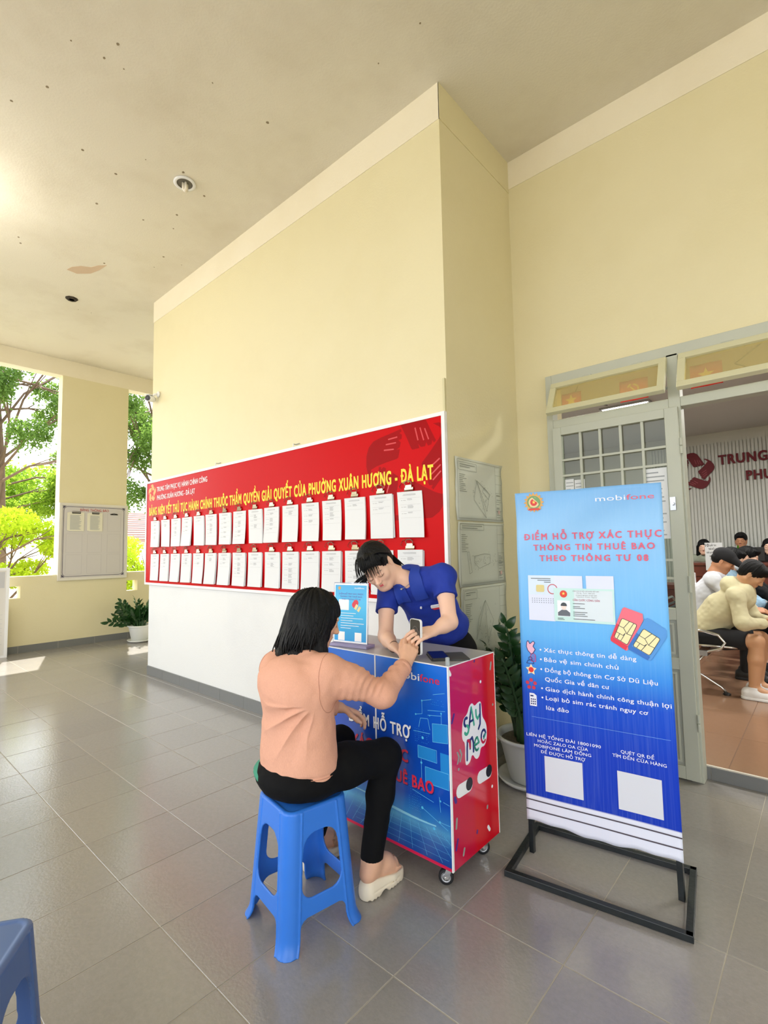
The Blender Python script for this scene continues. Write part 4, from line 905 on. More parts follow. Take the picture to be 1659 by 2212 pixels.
flats('sticker_chevron', fz, [[(.045, .54), (.055, .54), (.068, .517), (.055, .49), (.045, .49), (.057, .517)], [(.065, .545), (.075, .545), (.088, .52), (.075, .493), (.065, .493), (.077, .52)]], M_GY, ct, h=.0004, t=.0001)
for m_, ps in ((M_WHI, [(.012, .868, .03, .007, 2.1), (.251, .785, .014, .0068, 0), (.323, .307, .014, .0068, 0), (.283, .142, .035, .0075, 2.2)]),
               (M_GY, [(.344, .838, .04, .006, 1.3), (.352, .661, .012, .0055, 0), (.058, .468, .012, .006, 1), (.276, .235, .018, .006, 1.3), (.032, .262, .046, .006, 1.4), (.08, .131, .034, .006, 1.2)]),
               (mat('print_violet', '#4a2a8c', .4), [(.026, .681, .045, .0055, 1.05), (.028, .356, .034, .0085, 2.0), (.186, .166, .018, .005, 1.3), (.031, .18, .048, .0055, 1.2), (.204, .884, .014, .005, 1)])):
    [flats('confetti', fz, [pill(*p)], m_, ct, h=.0004, t=.0001) for p in ps]
for k, (x, y, a) in enumerate(((CX1 - .05, CY0 + .045, .5), (CX1 - .045, CY1 - .05, .9), (CX0 + .05, CY0 + .05, -.4), (CX0 + .05, CY1 - .05, .2))):
    wx = Vector((math.cos(a), math.sin(a), 0)); wy = Vector((-wx.y, wx.x, 0)); c = Vector((x, y, .031)) - wx * .015
    fk = mk('castor', join(bar((x, y, .078), (x, y, .084), .05, .05, (0, 1, 0)), tube([(x, y, .066), (x, y, .079)], .018, 12), *[bar(Vector((x, y, .068)) + wy * s * .017, c + wy * s * .017, .022, .003, wy) for s in (-1, 1)], tube([c - wy * .021, c + wy * .021], .005, 8)), M_CHROME, ct)
    def ring(pr, c=c, wx=wx, wy=wy):
        V = []; F = []; n = 24; m = len(pr)
        for r, h in pr:
            for i in range(n): t = 2 * math.pi * i / n; V.append(tuple(c + wx * r * math.cos(t) + Vector((0, 0, 1)) * r * math.sin(t) + wy * h))
        for i in range(m - 1):
            for q in range(n): F.append((i * n + q, i * n + (q + 1) % n, (i + 1) * n + (q + 1) % n, (i + 1) * n + q))
        return V, F
    mk('tyre', ring([(.021, -.012), (.029, -.012), (.031, -.008), (.031, .008), (.029, .012), (.021, .012)]), M_RUBBER, fk, smooth=True)
    mk('wheel_disc', ring([(.0005, -.009), (.010, -.012), (.012, -.009), (.018, -.009), (.022, -.012), (.022, .012), (.018, .009), (.012, .009), (.010, .012), (.0005, .009)]), M_STEEL, fk, smooth=True)
# ---------------------------------------------------------------- acrylic table sign
a0 = Vector((-1.955, 1.782, .9015)); ex = Vector((.215, .035, 0)).normalized(); ey = Vector((-.035 * .25, .215 * .25, 1)).normalized()
tsn = thing('table_sign', 'small blue leaflet in a clear acrylic stand on the counter', 'sign', (-1.85, 1.8, .896))
ft = Fr(a0 + Vector((0, 0, .012)), ex, ey)
ACR = glass_mat('acrylic', '#dfe6f2', haze=.15, hazecol='#cfd4ea', gl=.12)
mk('acrylic_foot', bar(a0 + ex * -.01 + Vector((0, .01, .003)), a0 + ex * .225 + Vector((0, .01, .003)), .075, .014), glass_mat('acrylic_edge', '#cfc9ee', haze=.45, hazecol='#cbc6ea', gl=.15), tsn, bevel=.002)
mk('acrylic_sleeve', fbox(ft, -.004, .215, -.004, .305, -.004, -.0016), ACR, tsn)
mk('leaflet', fbox(ft, 0, .211, .002, .300, -.0015, 0), M_WHI, tsn)
lf = ramp_mat('leaflet_blue', (2, 0, .3), [(0, '#1593dc'), (.5, '#35b4ec'), (.75, '#49bdf0'), (1, '#3fa9e2')], rough=.3)
mk('leaflet_print', fbox(ft, .006, .205, .010, .292, 0, .0004), lf, tsn)
for k, (s_, u0, u1) in enumerate((('ĐIỂM HỖ TRỢ XÁC THỰC', .03, .185), ('THÔNG TIN THUÊ BAO', .038, .178), ('THEO THÔNG TƯ 08', .048, .168))): text('leaflet_heading', s_, ft, u0, u1, .243 - .0135 * k, .008, mat('leaflet_red', '#6a62b8', .5), tsn, h=.0006, thick=.0001, bold=.01, res=1)
text('wordmark', 'mobifone', ft, .13, .19, .274, .008, M_WHI, tsn, h=.0006, thick=.0001, res=1)
flats('leaflet_emblem', ft, [circ(.033, .276, .009, 12)], mat('leaflet_gold', '#d0a060', .5), tsn, h=.0006, t=.0001)
for q in ([(.03, .165), (.095, .165), (.095, .218), (.03, .218)], [(.03, .012), (.072, .012), (.072, .055), (.03, .055)], [(.135, .012), (.177, .012), (.177, .055), (.135, .055)]): flats('leaflet_card', ft, [q], M_WHI, tsn, h=.0006, t=.0001)
flats('leaflet_sim', ft, [pill(.135, .198, .045, .016, .9)], mat('leaflet_sim_red', '#d83a4a', .5), tsn, h=.0006, t=.0001)
flats('leaflet_sim', ft, [[(.128, .175), (.142, .198), (.155, .19), (.141, .167)], [(.146, .165), (.16, .188), (.172, .18), (.158, .157)]], mat('leaflet_sim_cream', '#e6d9a0', .5), tsn, h=.0008, t=.0001)
random.seed(9)
flats('leaflet_lines', ft, [[(.045, .148 - .0125 * i), (w_, .148 - .0125 * i), (w_, .1505 - .0125 * i), (.045, .1505 - .0125 * i)] for i, w_ in enumerate((.14, .125, .185, .12, .19, .16, .11))], M_WHI, tsn, h=.0006, t=.0001)
# ---------------------------------------------------------------- phone wallet lying on the counter
wl = thing('phone_wallet', 'black phone in an open dark flip cover lying on the counter top', 'phone', (-1.35, 1.9, .896))
fw_ = Fr((-1.405, 1.915, .8965), (.16, -.125, 0), (.58, .75, 0)); fw_ = Fr((-1.43, 1.885, .8965), (.72, -.69, 0), (.69, .72, 0))
V, F = curve2d([rrect(0, .155, 0, .078, .012, 5)], .0035, .0012)
mk('phone_body', on(fw_, (V, F), .008), M_BLACK, wl)
mk('phone_screen', on(fw_, curve2d([rrect(.004, .151, .004, .074, .009, 5)], .0003), .0131), mat('screen_dark', '#0b1230', .06, coat=.5), wl)
mk('cover', on(fw_, curve2d([rrect(-.002, .158, -.003, .080, .010, 4)], .0012), .0016), mat('cover_leather', '#3b3d3f', .6, bump=.1, bscale=200), wl)
mk('cover_flap', on(fw_, curve2d([rrect(.0, .158, .084, .168, .010, 4)], .0014, .0006), .003), mat('cover_leather', ''), wl)
mk('cover_hinge', join(tube([fw_.p(.0, .081, .003), fw_.p(.156, .081, .003)], .0028, 6)), mat('cover_leather', ''), wl)
# ================================================================ BLUE PLASTIC STOOLS
def stool(label, cx, cy, ang, m, H=.45, top=.130, bot=.162):
    def f(F, ax):
        X = ax[0][:, None, None]; Y = ax[1][None, :, None]; Z = ax[2][None, None, :]
        s = bot + (top - bot) * np.clip(Z / H, 0, 1) + .012 * np.clip(1 - Z / .05, 0, 1) ** 2; r = .045
        qx = np.abs(X) - (s - r); qy = np.abs(Y) - (s - r)
        d = np.sqrt(np.maximum(qx, 0) ** 2 + np.maximum(qy, 0) ** 2) + np.minimum(np.maximum(qx, qy), 0) - r
        t = .0036
        shell = np.abs(d + t) - t
        for U, V_ in ((X, Y), (Y, X)):      # raised beads along both edges of every leg
            e = s - .058; bead = np.sqrt((np.abs(U) - e) ** 2 + (d + .001) ** 2) - .0042
            shell = np.minimum(shell, np.maximum(bead, -(np.abs(V_) - .3 * s)))
        mid = np.sqrt((np.abs(X) - (s - .022)) ** 2 + (np.abs(Y) - (s - .022)) ** 2) - .0
        shell = np.maximum(shell, Z - H + .004); shell = np.maximum(shell, -Z)
        def rb2(U, Z, c0, hz, hw, r):
            a = np.abs(U) - (hw - r); b = np.abs(Z - c0) - (hz - r)
            return np.sqrt(np.maximum(a, 0) ** 2 + np.maximum(b, 0) ** 2) + np.minimum(np.maximum(a, b), 0) - r
        for U in (X, Y):
            w = s - .060
            up = rb2(U, Z, .262, .105, w - .006 - .10 * np.clip(Z - .30, 0, 1), .045); lowh = rb2(U, Z, .0, .098, w - .002, .03)
            shell = np.maximum(shell, -up); shell = np.maximum(shell, -lowh)
            # stretcher lip
        slab = np.maximum(d + .002, np.abs(Z - (H - .006)) - .005)
        rim = np.maximum(np.abs(d + .012) - .006, np.abs(Z - (H - .001)) - .003)
        st = np.minimum(shell, np.minimum(slab, rim))
        hole = np.sqrt(X ** 2 + Y ** 2) - .02
        st = np.maximum(st, -np.maximum(hole, H - .03 - Z))
        return st.astype(np.float32)
    V, Q = sdf([EL((0, 0, H / 2), (bot + .02, bot + .02, H / 2))], .0032, f, pad=.012)
    c, s_ = math.cos(ang), math.sin(ang)
    W_ = np.stack([cx + V[:, 0] * c - V[:, 1] * s_, cy + V[:, 0] * s_ + V[:, 1] * c, V[:, 2]], 1)
    o = mk('stool', (W_, Q), m, None, smooth=True, loc=(cx, cy, 0)); tag(o, label, 'stool')
    return o
stool('bright blue plastic stool under the seated person in the peach cardigan', -1.592, 1.278, -.17, M_BLU)
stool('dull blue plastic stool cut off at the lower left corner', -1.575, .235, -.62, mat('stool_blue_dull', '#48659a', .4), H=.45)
# ================================================================ BANNER STAND
BA = Vector((-1.108, 2.195, 0)); BE = Vector((.613, .085, 0)).normalized()
fbn = Fr(BA, BE)
bs = thing('banner_stand', 'blue information banner on a black steel floor frame beside the door', 'banner', (-.8, 2.23, 0))
M_BF = mat('black_steel', '#1a2023', .35, noise=.5, nscale=25, bump=.15, bscale=40)
q4 = [Vector(p) for p in ((-1.103, 1.985, .0135), (-.452, 2.076, .0135), (-.514, 2.492, .0135), (-1.162, 2.400, .0135))]
for a, b in ((0, 1), (2, 3), (3, 0), (1, 2)):
    d = (q4[b] - q4[a]).normalized() * .0125; mk('base_bar', bar(q4[a] - d, q4[b] + d, .025, .025), M_BF, bs, bevel=.002)
for u in (.012, .598):
    mk('upright', bar(fbn.p(u, .0, -.012), fbn.p(u, 1.635, -.012), .022, .022, (0, 1, 0)), M_BF, bs, bevel=.002)
mk('cross_bar', bar(fbn.p(0, 1.625, -.014), fbn.p(.61, 1.625, -.014), .02, .02), M_BF, bs)
mk('cross_bar', bar(fbn.p(.02, .215, -.014), fbn.p(.59, .215, -.014), .02, .02), M_BF, bs)
# printed cloth, slightly rippled
n1, n2 = 40, 90; V = []
def cloth(u, v):
    w = .003 * math.sin(u * 9 + v * 3) + .004 * math.sin(v * 7 + 1.3) * math.sin(u * 5)
    k = max(0, (v - 1.1) / .5); w += k * .010 * math.sin(14 * u - 22 * v) * (1 - abs(u / .613 - .5))
    if v < .25: w += .004 * (.25 - v) / .1 * math.sin(u * 13 + v * 9)
    return w + .008
for j in range(n2 + 1):
    for i in range(n1 + 1):
        u = .613 * i / n1; v0 = .148 + .007 * math.sin(i * .22 + .5) + .003 * math.sin(i * .7); v = v0 + (1.64 - v0) * j / n2
        V.append(fbn.p(u, v, cloth(u, v)))
F = [(j * (n1 + 1) + i, j * (n1 + 1) + i + 1, (j + 1) * (n1 + 1) + i + 1, (j + 1) * (n1 + 1) + i) for j in range(n2) for i in range(n1)]
bm_ = ramp_mat('banner_print', (2, .15, 1.64), [(0, '#dfe4f6'), (.0605, '#dfe4f6'), (.0745, '#dfe4f6'), (.0755, '#0634b4'), (.24, '#0638bc'), (.38, '#0a4ccc'), (.46, '#348ae6'), (.56, '#63b3f4'), (.75, '#7fbdf2'), (.88, '#8fc2f0'), (1, '#79b0e6')], rough=.5, spec=.3, streak=('#b9d6f6', (160, 160, .9), .07))
o = mk('banner_cloth', (V, F), bm_, bs, smooth=True); sm = o.modifiers.new('s', 'SOLIDIFY'); sm.thickness = .0012; sm.offset = -1
def bfl(name, polys, m, h=.004, t=.0002, fr=fbn):
    """flat print that follows the cloth: vertices carried onto its surface"""
    V = []; F = []
    for P in polys:
        n = len(V); a = sum(P[i][0] * P[(i + 1) % len(P)][1] - P[(i + 1) % len(P)][0] * P[i][1] for i in range(len(P)))
        if a < 0: P = P[::-1]
        V += [fbn.p(u, v, cloth(u, v) + h * 1.6) for u, v in P]; F.append(tuple(range(n, n + len(P))))
    o = mk(name, (V, F), m, bs); return o
def dens(P, k=6):
    o = []
    for i in range(len(P)):
        a, b = P[i], P[(i + 1) % len(P)]; o += [(a[0] + (b[0] - a[0]) * j / k, a[1] + (b[1] - a[1]) * j / k) for j in range(k)]
    return o
def grid(u0, u1, v0, v1, n=8):
    return [[(u0 + (u1 - u0) * i / n, v0 + (v1 - v0) * j / n), (u0 + (u1 - u0) * (i + 1) / n, v0 + (v1 - v0) * j / n), (u0 + (u1 - u0) * (i + 1) / n, v0 + (v1 - v0) * (j + 1) / n), (u0 + (u1 - u0) * i / n, v0 + (v1 - v0) * (j + 1) / n)] for i in range(n) for j in range(n)]
def btext(name, s, u0, u1, v, cap, m, bold=.012, shear=0, h=.0012, space=1, res=2):
    Vv, Ff = raw_text(s, bold, 0, res, space); xs = [p[0] for p in Vv]; x0, x1 = min(xs), max(xs); sx = (u1 - u0) / (x1 - x0)
    if _cap[0] is None: _cap[0] = .73
    sy = cap / _cap[0]
    W_ = [(u0 + (p[0] - x0) * sx, v + p[1] * sy, p[2] * .00008) for p in Vv]
    return mk(name, ([fbn.p(u, w, cloth(u, w) + h + .0012 + q) for u, w, q in W_], Ff), m, bs)
M_BR = mat('banner_red', '#d85a78', .5); M_BW = mat('banner_white', '#e8eefb', .5)
btext('wordmark', 'mobi', .36, .478, 1.577, .022, M_BW, .0); btext('wordmark', 'fone', .481, .585, 1.577, .022, mat('banner_wordmark_red', '#e06478', .5), .0)
btext('headline_lettering', 'ĐIỂM HỖ TRỢ XÁC THỰC', .035, .605, 1.417, .028, M_BR, .025, space=1.15)
btext('headline_lettering', 'THÔNG TIN THUÊ BAO', .078, .578, 1.368, .026, M_BR, .025, space=1.15)
btext('headline_lettering', 'THEO THÔNG TƯ 08', .103, .552, 1.319, .026, M_BR, .03, space=1.15)
# crest: gold rice wreath round a green ring with a red disc and star
G_ = mat('crest_gold', '#d3a25c', .5)
bfl('crest', [star(.087, 1.592, .047, .036, 16)], G_, .0014); bfl('crest', [circ(.087, 1.592, .031, 24)], mat('crest_green', '#6f9a6a', .5), .0018); bfl('crest', [circ(.087, 1.592, .024, 24)], mat('crest_cream', '#dcc79a', .5), .0020)
bfl('crest', [circ(.087, 1.592, .016, 20)], mat('crest_red', '#cf3a3c', .5), .0022); bfl('crest', [star(.087, 1.593, .009)], mat('crest_yellow', '#f0d060', .5), .0024); bfl('crest', [[(.058, 1.556), (.116, 1.556), (.108, 1.565), (.066, 1.565)]], mat('crest_red', ''), .0022)
# identity cards
C1 = mat('card_pale', '#cfe0f2', .5); C2 = mat('card_mint', '#bfe2e2', .5); C0 = mat('card_white', '#d6def4', .5)
bfl('card', grid(.046, .165, 1.048, 1.165, 4), C0, .0012); bfl('card', grid(.046, .288, 1.165, 1.253, 6), C1, .0013); bfl('card', grid(.165, .288, 1.19, 1.25, 4), C0, .0014); bfl('card', grid(.303, .415, 1.185, 1.254, 4), C0, .0013); bfl('card', grid(.162, .415, 1.05, 1.198, 8), C2, .0020)
bfl('card', grid(.25, .408, 1.06, 1.19, 6), mat('card_pale2', '#d3e0ea', .5), .0023)
bfl('card_chip', [rrect(.083, .120, 1.178, 1.21, .006)], mat('chip_gold', '#d3c78a', .5), .0022)
bfl('stamp', rl(circ(.157, 1.192, .021, 20), .004), mat('stamp_red', '#c25a66', .5), .0018)
bfl('card_emblem', [circ(.205, 1.172, .016, 18)], mat('emb_red', '#d8402e', .5), .0026); bfl('card_emblem', [star(.205, 1.174, .008)], mat('crest_yellow', ''), .0029)
bfl('portrait', grid(.176, .232, 1.073, 1.143, 3), M_BW, .0026); bfl('portrait', [[(.178, 1.075), (.178, 1.090), (.195, 1.102), (.216, 1.102), (.231, 1.090), (.231, 1.075)]], mat('portrait_grey', '#5f6672', .5), .0029)
bfl('portrait', [circ(.2045, 1.116, .0115, 14, .015)], mat('portrait_face', '#e6d6d2', .5), .0032); bfl('portrait', [ar(.2045, 1.121, .0135, -10, 190, 8) ], mat('portrait_hair', '#3f454f', .5), .0035)
btext('card_title', 'CĂN CƯỚC CÔNG DÂN', .244, .356, 1.143, .008, mat('card_red_ink', '#a83a5c', .5), .02, h=.0028)
for s_, u0, u1, v in (('CỘNG HÒA XÃ HỘI CHỦ NGHĨA VIỆT NAM', .244, .354, 1.184), ('Độc lập - Tự do - Hạnh phúc', .262, .338, 1.176), ('SOCIALIST REPUBLIC OF VIET NAM', .258, .345, 1.166), ('Independence - Freedom - Happiness', .262, .345, 1.159)): btext('card_line', s_, u0, u1, v, .0045, M_DINK, 0, h=.0028, res=1)
random.seed(2); bfl('card_lines', [[(.244, v), (.244 + w, v), (.244 + w, v + .0025), (.244, v + .0025)] for v, w in ((1.13, .05), (1.117, .03), (1.11, .05), (1.093, .06), (1.085, .05), (1.077, .06), (1.063, .09))] + [[(.176, v), (.176 + w, v), (.176 + w, v + .0022), (.176, v + .0022)] for v, w in ((1.063, .025), (1.058, .03))] + [[(.06 + .03 * k, 1.238 - .008 * k), (.15, 1.238 - .008 * k), (.15, 1.2405 - .008 * k), (.06 + .03 * k, 1.2405 - .008 * k)] for k in range(3)], M_DINK, .0027)
bfl('card_code_rows', [circ(.064 + .0105 * i, 1.148 - .009 * j, .0024, 5) for i in range(10) for j in range(3)], mat('code_ink', '#77839a', .5), .0018)
# sim cards
def quadmap(A, u, v): return (A[0][0] * (1 - u) * (1 - v) + A[1][0] * u * (1 - v) + A[2][0] * u * v + A[3][0] * (1 - u) * v, A[0][1] * (1 - u) * (1 - v) + A[1][1] * u * (1 - v) + A[2][1] * u * v + A[3][1] * (1 - u) * v)
for A, col, dk, hh in (([(.447, 1.128), (.531, 1.098), (.455, .944), (.389, .985)], '#ef6c80', '#d8334c', .0028), ([(.532, 1.090), (.613, 1.035), (.538, .912), (.454, .958)], '#4f94dc', '#2f6fc4', .0040)):
    mp_ = lambda u, v: quadmap(A, u, v)
    out = [mp_(*q) for q in ((.06, 0), (.86, 0), (1, .14), (1, .94), (.94, 1), (.06, 1), (0, .94), (0, .06))]
    bfl('sim_card', [dens(out, 3)], mat('sim_' + col[1:], col, .5), hh)
    bfl('sim_card_shade', [[mp_(0, .5), mp_(.12, .5), mp_(.12, .88), mp_(.9, .88), mp_(.9, 1), mp_(.06, 1), mp_(0, .94)]], mat('simd_' + dk[1:], dk, .5), hh + .0002)
    bfl('sim_chip', [[mp_(*q) for q in rrect(.14, .86, .30, .86, .06, 3)]], mat('chip_cream', '#ece3b0', .5), hh + .0004)
    ln_ = [[(.5, .30), (.38, .52)], [(.38, .52), (.62, .62)], [(.62, .62), (.70, .30)], [(.14, .52), (.38, .52)], [(.62, .62), (.86, .60)], [(.5, .86), (.55, .62)], [(.14, .70), (.5, .70)], [(.32, .70), (.30, .86)], [(.5, .70), (.55, .62)]]
    bfl('sim_lines', [q for a, b in ln_ for q in rl([mp_(*a), mp_(*b)], .0022)[:1]] + rl([mp_(*q) for q in rrect(.14, .86, .30, .86, .06, 3)], .0022), M_DINK, hh + .0007)
# bulleted list
for v, s_, u1 in ((.908, 'Xác thực thông tin dễ dàng', .487), (.865, 'Bảo vệ sim chính chủ', .417), (.819, 'Đồng bộ thông tin Cơ Sở Dữ Liệu', .56), (.778, 'Quốc Gia về dân cư', .376), (.735, 'Giao dịch hành chính công thuận lợi', .604), (.695, 'Loại bỏ sim rác tránh nguy cơ', .519), (.652, 'lừa đảo', .205)):
    btext('list_line', s_, .107, u1, v, .0175, M_BW, .012)
bfl('bullet', [circ(.092, v, .0042, 10) for v in (.916, .873, .829, .744, .703)], M_BW, .0012)
bfl('icon_hand', [[(.030, .945), (.036, .953), (.044, .938), (.060, .952), (.067, .945), (.058, .928), (.068, .915), (.058, .898), (.048, .893), (.034, .908), (.028, .925)]], mat('icon_pink', '#e9b6cf', .5), .0016); bfl('icon_hand', rl([(.030, .945), (.036, .953), (.044, .938), (.060, .952), (.067, .945), (.058, .928), (.068, .915), (.058, .898), (.048, .893), (.034, .908), (.028, .925)], .0028), M_NV, .0019)
bfl('icon_house', rl([(.046, .868), (.046, .888), (.057, .897), (.068, .888), (.068, .860), (.05, .86)], .003) + [q for z in (.868, .876, .884) for q in rl([(.05, z), (.066, z)], .002)[:1]], mat('icon_magenta', '#c23a78', .5), .0016)
bfl('icon_person', rl(ar(.044, .872, .008, 0, 330, 9), .0025) + rl([(.026, .850), (.060, .850), (.056, .862), (.044, .866), (.032, .862)], .0025), M_NV, .0017)
bfl('icon_star', [star(.046, .822, .026, .014)], mat('icon_cream', '#f2e2b8', .5), .0016); bfl('icon_star', [circ(.046, .822, .012, 14)], mat('icon_red', '#e0322e', .5), .0019)
bfl('icon_ring', [circ(.044 + .018 * math.cos(a), .757 + .018 * math.sin(a), .0085, 10) for a in [math.pi / 2 + 2 * math.pi * k / 5 for k in range(5)]], mat('icon_crimson', '#c8324e', .5), .0016)
bfl('icon_sim', [[(.034, .66), (.066, .66), (.066, .708), (.054, .717), (.034, .717)]], M_BW, .0016); bfl('icon_sim', [circ(.042 + .0085 * i, .670 + .010 * j, .0035, 6) for i in range(3) for j in range(3)] + [[(.038, .702), (.052, .702), (.052, .708), (.038, .708)]], M_NV, .0019)
bfl('rule', [[(.04, .611), (.594, .609), (.594, .6105), (.04, .6125)]], mat('rule_blue', '#6fa0ea', .5), .0013)
for s_, u0, u1, v in (('LIÊN HỆ TỔNG ĐÀI 18001090', .013, .330, .524), ('HOẶC ZALO OA CỦA', .063, .277, .502), ('MOBIFONE LÂM ĐỒNG', .046, .289, .480), ('ĐỂ ĐƯỢC HỖ TRỢ', .075, .265, .457), ('QUÉT QR ĐỂ', .407, .531, .522), ('TÌM ĐẾN CỬA HÀNG', .374, .574, .501)): btext('contact_line', s_, u0, u1, v, .0125, M_BW, .008)
for a, b in ((.090, .251), (.389, .553)): bfl('blank_square', grid(a, b, .294, .447, 5), mat('square_pale', '#d3d8e4', .5), .0012)
for v in (.240, .198): bfl('stripe', [[(.613 * i / 20, v), (.613 * (i + 1) / 20, v), (.613 * (i + 1) / 20, v + .0055), (.613 * i / 20, v + .0055)] for i in range(20)], mat('stripe_dark', '#4a4350', .5), .0013)
# ================================================================ POTTED PLANTS
M_LEAF = mat('plant_leaf', '#254a22', .3, noise=.3, nscale=30, spec=.6); M_LEAF2 = mat('plant_leaf_young', '#4c8a2c', .3, noise=.2, nscale=30); M_STEM = mat('plant_stem', '#2f4f2c', .45)
def leaf_me(nm, m):
    V = []; F = []
    pr = [(0, .0), (.12, .16), (.3, .24), (.5, .25), (.7, .20), (.88, .10), (1, 0)]
    for t, w in pr:
        z = .12 * math.sin(t * math.pi) - .06 * t
        V += [(t, -w, z + w * .25), (t, 0, z), (t, w, z + w * .25)]
    for i in range(len(pr) - 1):
        a = 3 * i; F += [(a, a + 3, a + 4, a + 1), (a + 1, a + 4, a + 5, a + 2)]
    me = bpy.data.meshes.new(nm); me.from_pydata(V, [], F); me.materials.append(m); me.polygons.foreach_set('use_smooth', [True] * len(F)); return me
ME_L1, ME_L2 = leaf_me('leaf', M_LEAF), leaf_me('leaf', M_LEAF2)
def plant(label, c, R, stems, seed, hmul, potH, sep=True, leafL=.075, gravel='#6d6658', young=()):
    random.seed(seed); c = Vector(c); t = thing('potted_plant', label, 'plant', tuple(c))
    mk('saucer', lathe(c, [(R * .70, 0), (R * .98, .012), (R * 1.08, .034), (R * 1.02, .036), (R * .93, .016), (.01, .012)], 36, close=False), mat('pot_white', '#dfe2e0', .35), t, smooth=True)
    mk('pot', lathe(c, [(R * .66, .016), (R * .70, .02), (R * .93, potH * .78), (R * .95, potH * .80), (R * .96, potH * .9), (R * 1.06, potH * .93), (R * 1.08, potH), (R * 1.0, potH), (R * .95, potH * .93), (R * .9, potH * .7)], 40, close=False), mat('pot_white', ''), t, smooth=True)
    sv, sf = lathe(c, [(R * .93, potH * .86), (R * .6, potH * .89), (.005, potH * .9)], 24, close=False); mk('soil', (sv, sf), mat('soil_' + gravel[1:], gravel, .9, noise=.6, nscale=60, bump=.6, bscale=90), t)
    for k, (ang, lean, h, nl, twist) in enumerate(stems):
        d = Vector((math.cos(ang), math.sin(ang), 0)); b = c + d * R * random.uniform(.15, .5) + Vector((0, 0, potH * .86)); n = 12; P = []
        for i in range(n + 1):
            s = i / n; P.append(b + d * lean * (s ** 1.7) + Vector((0, 0, h * (s - .10 * s * s * (lean / max(h, .01)) * 2))))
        st = mk('stem', tube(P, [.0155 * hmul * (1 - .8 * (i / n)) + .0022 for i in range(n + 1)], 7), M_STEM, t, smooth=True)
        tx = []
        for i in range(nl):
            s = .25 + .75 * (i + .5) / nl; f = s * n; a = int(min(f, n - 1)); p = P[a].lerp(P[a + 1], f - a); T = (P[a + 1] - P[a]).normalized()
            side = T.cross(Vector((math.cos(twist), math.sin(twist), .2))).normalized(); sg = 1 if i % 2 else -1
            L = leafL * (1 - .35 * abs(s - .55)) * random.uniform(.85, 1.15)
            dr = (side * sg * .85 + T * .65 + Vector((random.uniform(-.15, .15), random.uniform(-.15, .15), 0))).normalized()
            if i == nl - 1: dr = (T + side * .1).normalized()
            up = T.cross(side) * (1 if random.random() < .8 else -1); y = up.cross(dr).normalized(); z = dr.cross(y)
            M = Matrix(((dr.x * L, y.x * L, z.x * L, p.x), (dr.y * L, y.y * L, z.y * L, p.y), (dr.z * L, y.z * L, z.z * L, p.z), (0, 0, 0, 1)))
            me = ME_L2 if k in young and s > .75 else ME_L1
            if sep:
                o = bpy.data.objects.new('leaf', me); link(o, st); o.matrix_local = Matrix.Translation(-ORG[t.name]) @ M
            else: tx.append(([tuple(M @ v.co) for v in me.vertices], [tuple(q.vertices) for q in me.polygons]))
        if tx: mk('leaves', join(*tx), M_LEAF, st, smooth=True)
    return t
st = [(2.6, .14, .62, 20, .3), (.2, .04, .74, 22, .9), (.9, .12, .60, 18, 1.6), (3.6, .22, .58, 18, .8), (4.6, .18, .56, 17, 2.2), (5.4, .16, .60, 18, .2), (1.9, .06, .52, 15, 2.8), (4.0, .10, .50, 15, .1), (3.0, .16, .44, 14, 2.4), (5.9, .10, .64, 18, 1.0), (3.4, .05, .40, 13, 1.4), (3.1, .12, .68, 20, .6), (3.9, .10, .72, 20, 1.9), (2.2, .12, .56, 17, 1.2), (3.3, .22, .50, 16, 2.6), (4.3, .05, .60, 18, .5)]
plant('large potted plant with glossy leaflets in a white pot between counter and banner', (-1.405, 2.865, 0), .19, st, 3, 1.15, .27, True, .10, young=(1,))
st2 = [(a, .14 + .07 * (i % 3), .30 + .08 * ((i * 2) % 3), 14, a + .7) for i, a in enumerate([k * 2 * math.pi / 14 for k in range(14)] )] + [(4.5, .40, .20, 14, 2.0), (4.8, .34, .30, 14, 1.0), (5.2, .30, .38, 14, .4), (.3, .2, .42, 14, 1.4)]
plant('small potted plant with dark leaflets in a white pot by the west skirting', (-8.28, 3.40, 0), .17, st2, 5, .8, .26, False, .12, gravel='#cfccc4')
# ================================================================ PEOPLE
A_ = lambda *p: np.array(p, float)
def head_prims(c, R, s=1.0, ears=True):
    c = np.array(c, float); L = lambda x, y, z: c + R @ (A_(x, y, z) * s)
    def e(p, r, k=.02): return EL(L(*p), A_(*r) * s, R, k * s)
    P = [e((0, -.012, .035), (.074, .093, .083)), e((0, .030, -.028), (.059, .060, .078), .03), e((0, .058, -.088), (.026, .024, .022), .025)]
    for x in (-1, 1):
        P += [RC(L(.058 * x, -.004, -.045), L(.018 * x, .062, -.090), .022 * s, .018 * s, .03 * s), e((.036 * x, .060, -.022), (.024, .022, .022), .02)]
    P += [RC(L(-.03, .080, .024), L(.03, .080, .024), .011 * s, .011 * s, .02 * s)]
    for x in (-1, 1): P += [SUB(EL(L(.031 * x, .099, .004), A_(.017, .014, .011) * s, R, .012 * s))]
    for x in (-1, 1): P += [e((.031 * x, .079, .001), (.0165, .0135, .0105), .006)]
    P += [RC(L(0, .086, .010), L(0, .106, -.026), .0075 * s, .0105 * s, .012 * s), e((.011, .098, -.030), (.0075, .009, .0065), .006), e((-.011, .098, -.030), (.0075, .009, .0065), .006)]
    P += [e((0, .083, -.056), (.023, .010, .014), .014)]
    if ears:
        for x in (-1, 1): P += [EL(L(.076 * x, -.006, -.004), A_(.007, .018, .031) * s, R, .006 * s), SUB(EL(L(.083 * x, -.001, .0), A_(.005, .010, .018) * s, R, .004 * s))]
    return P
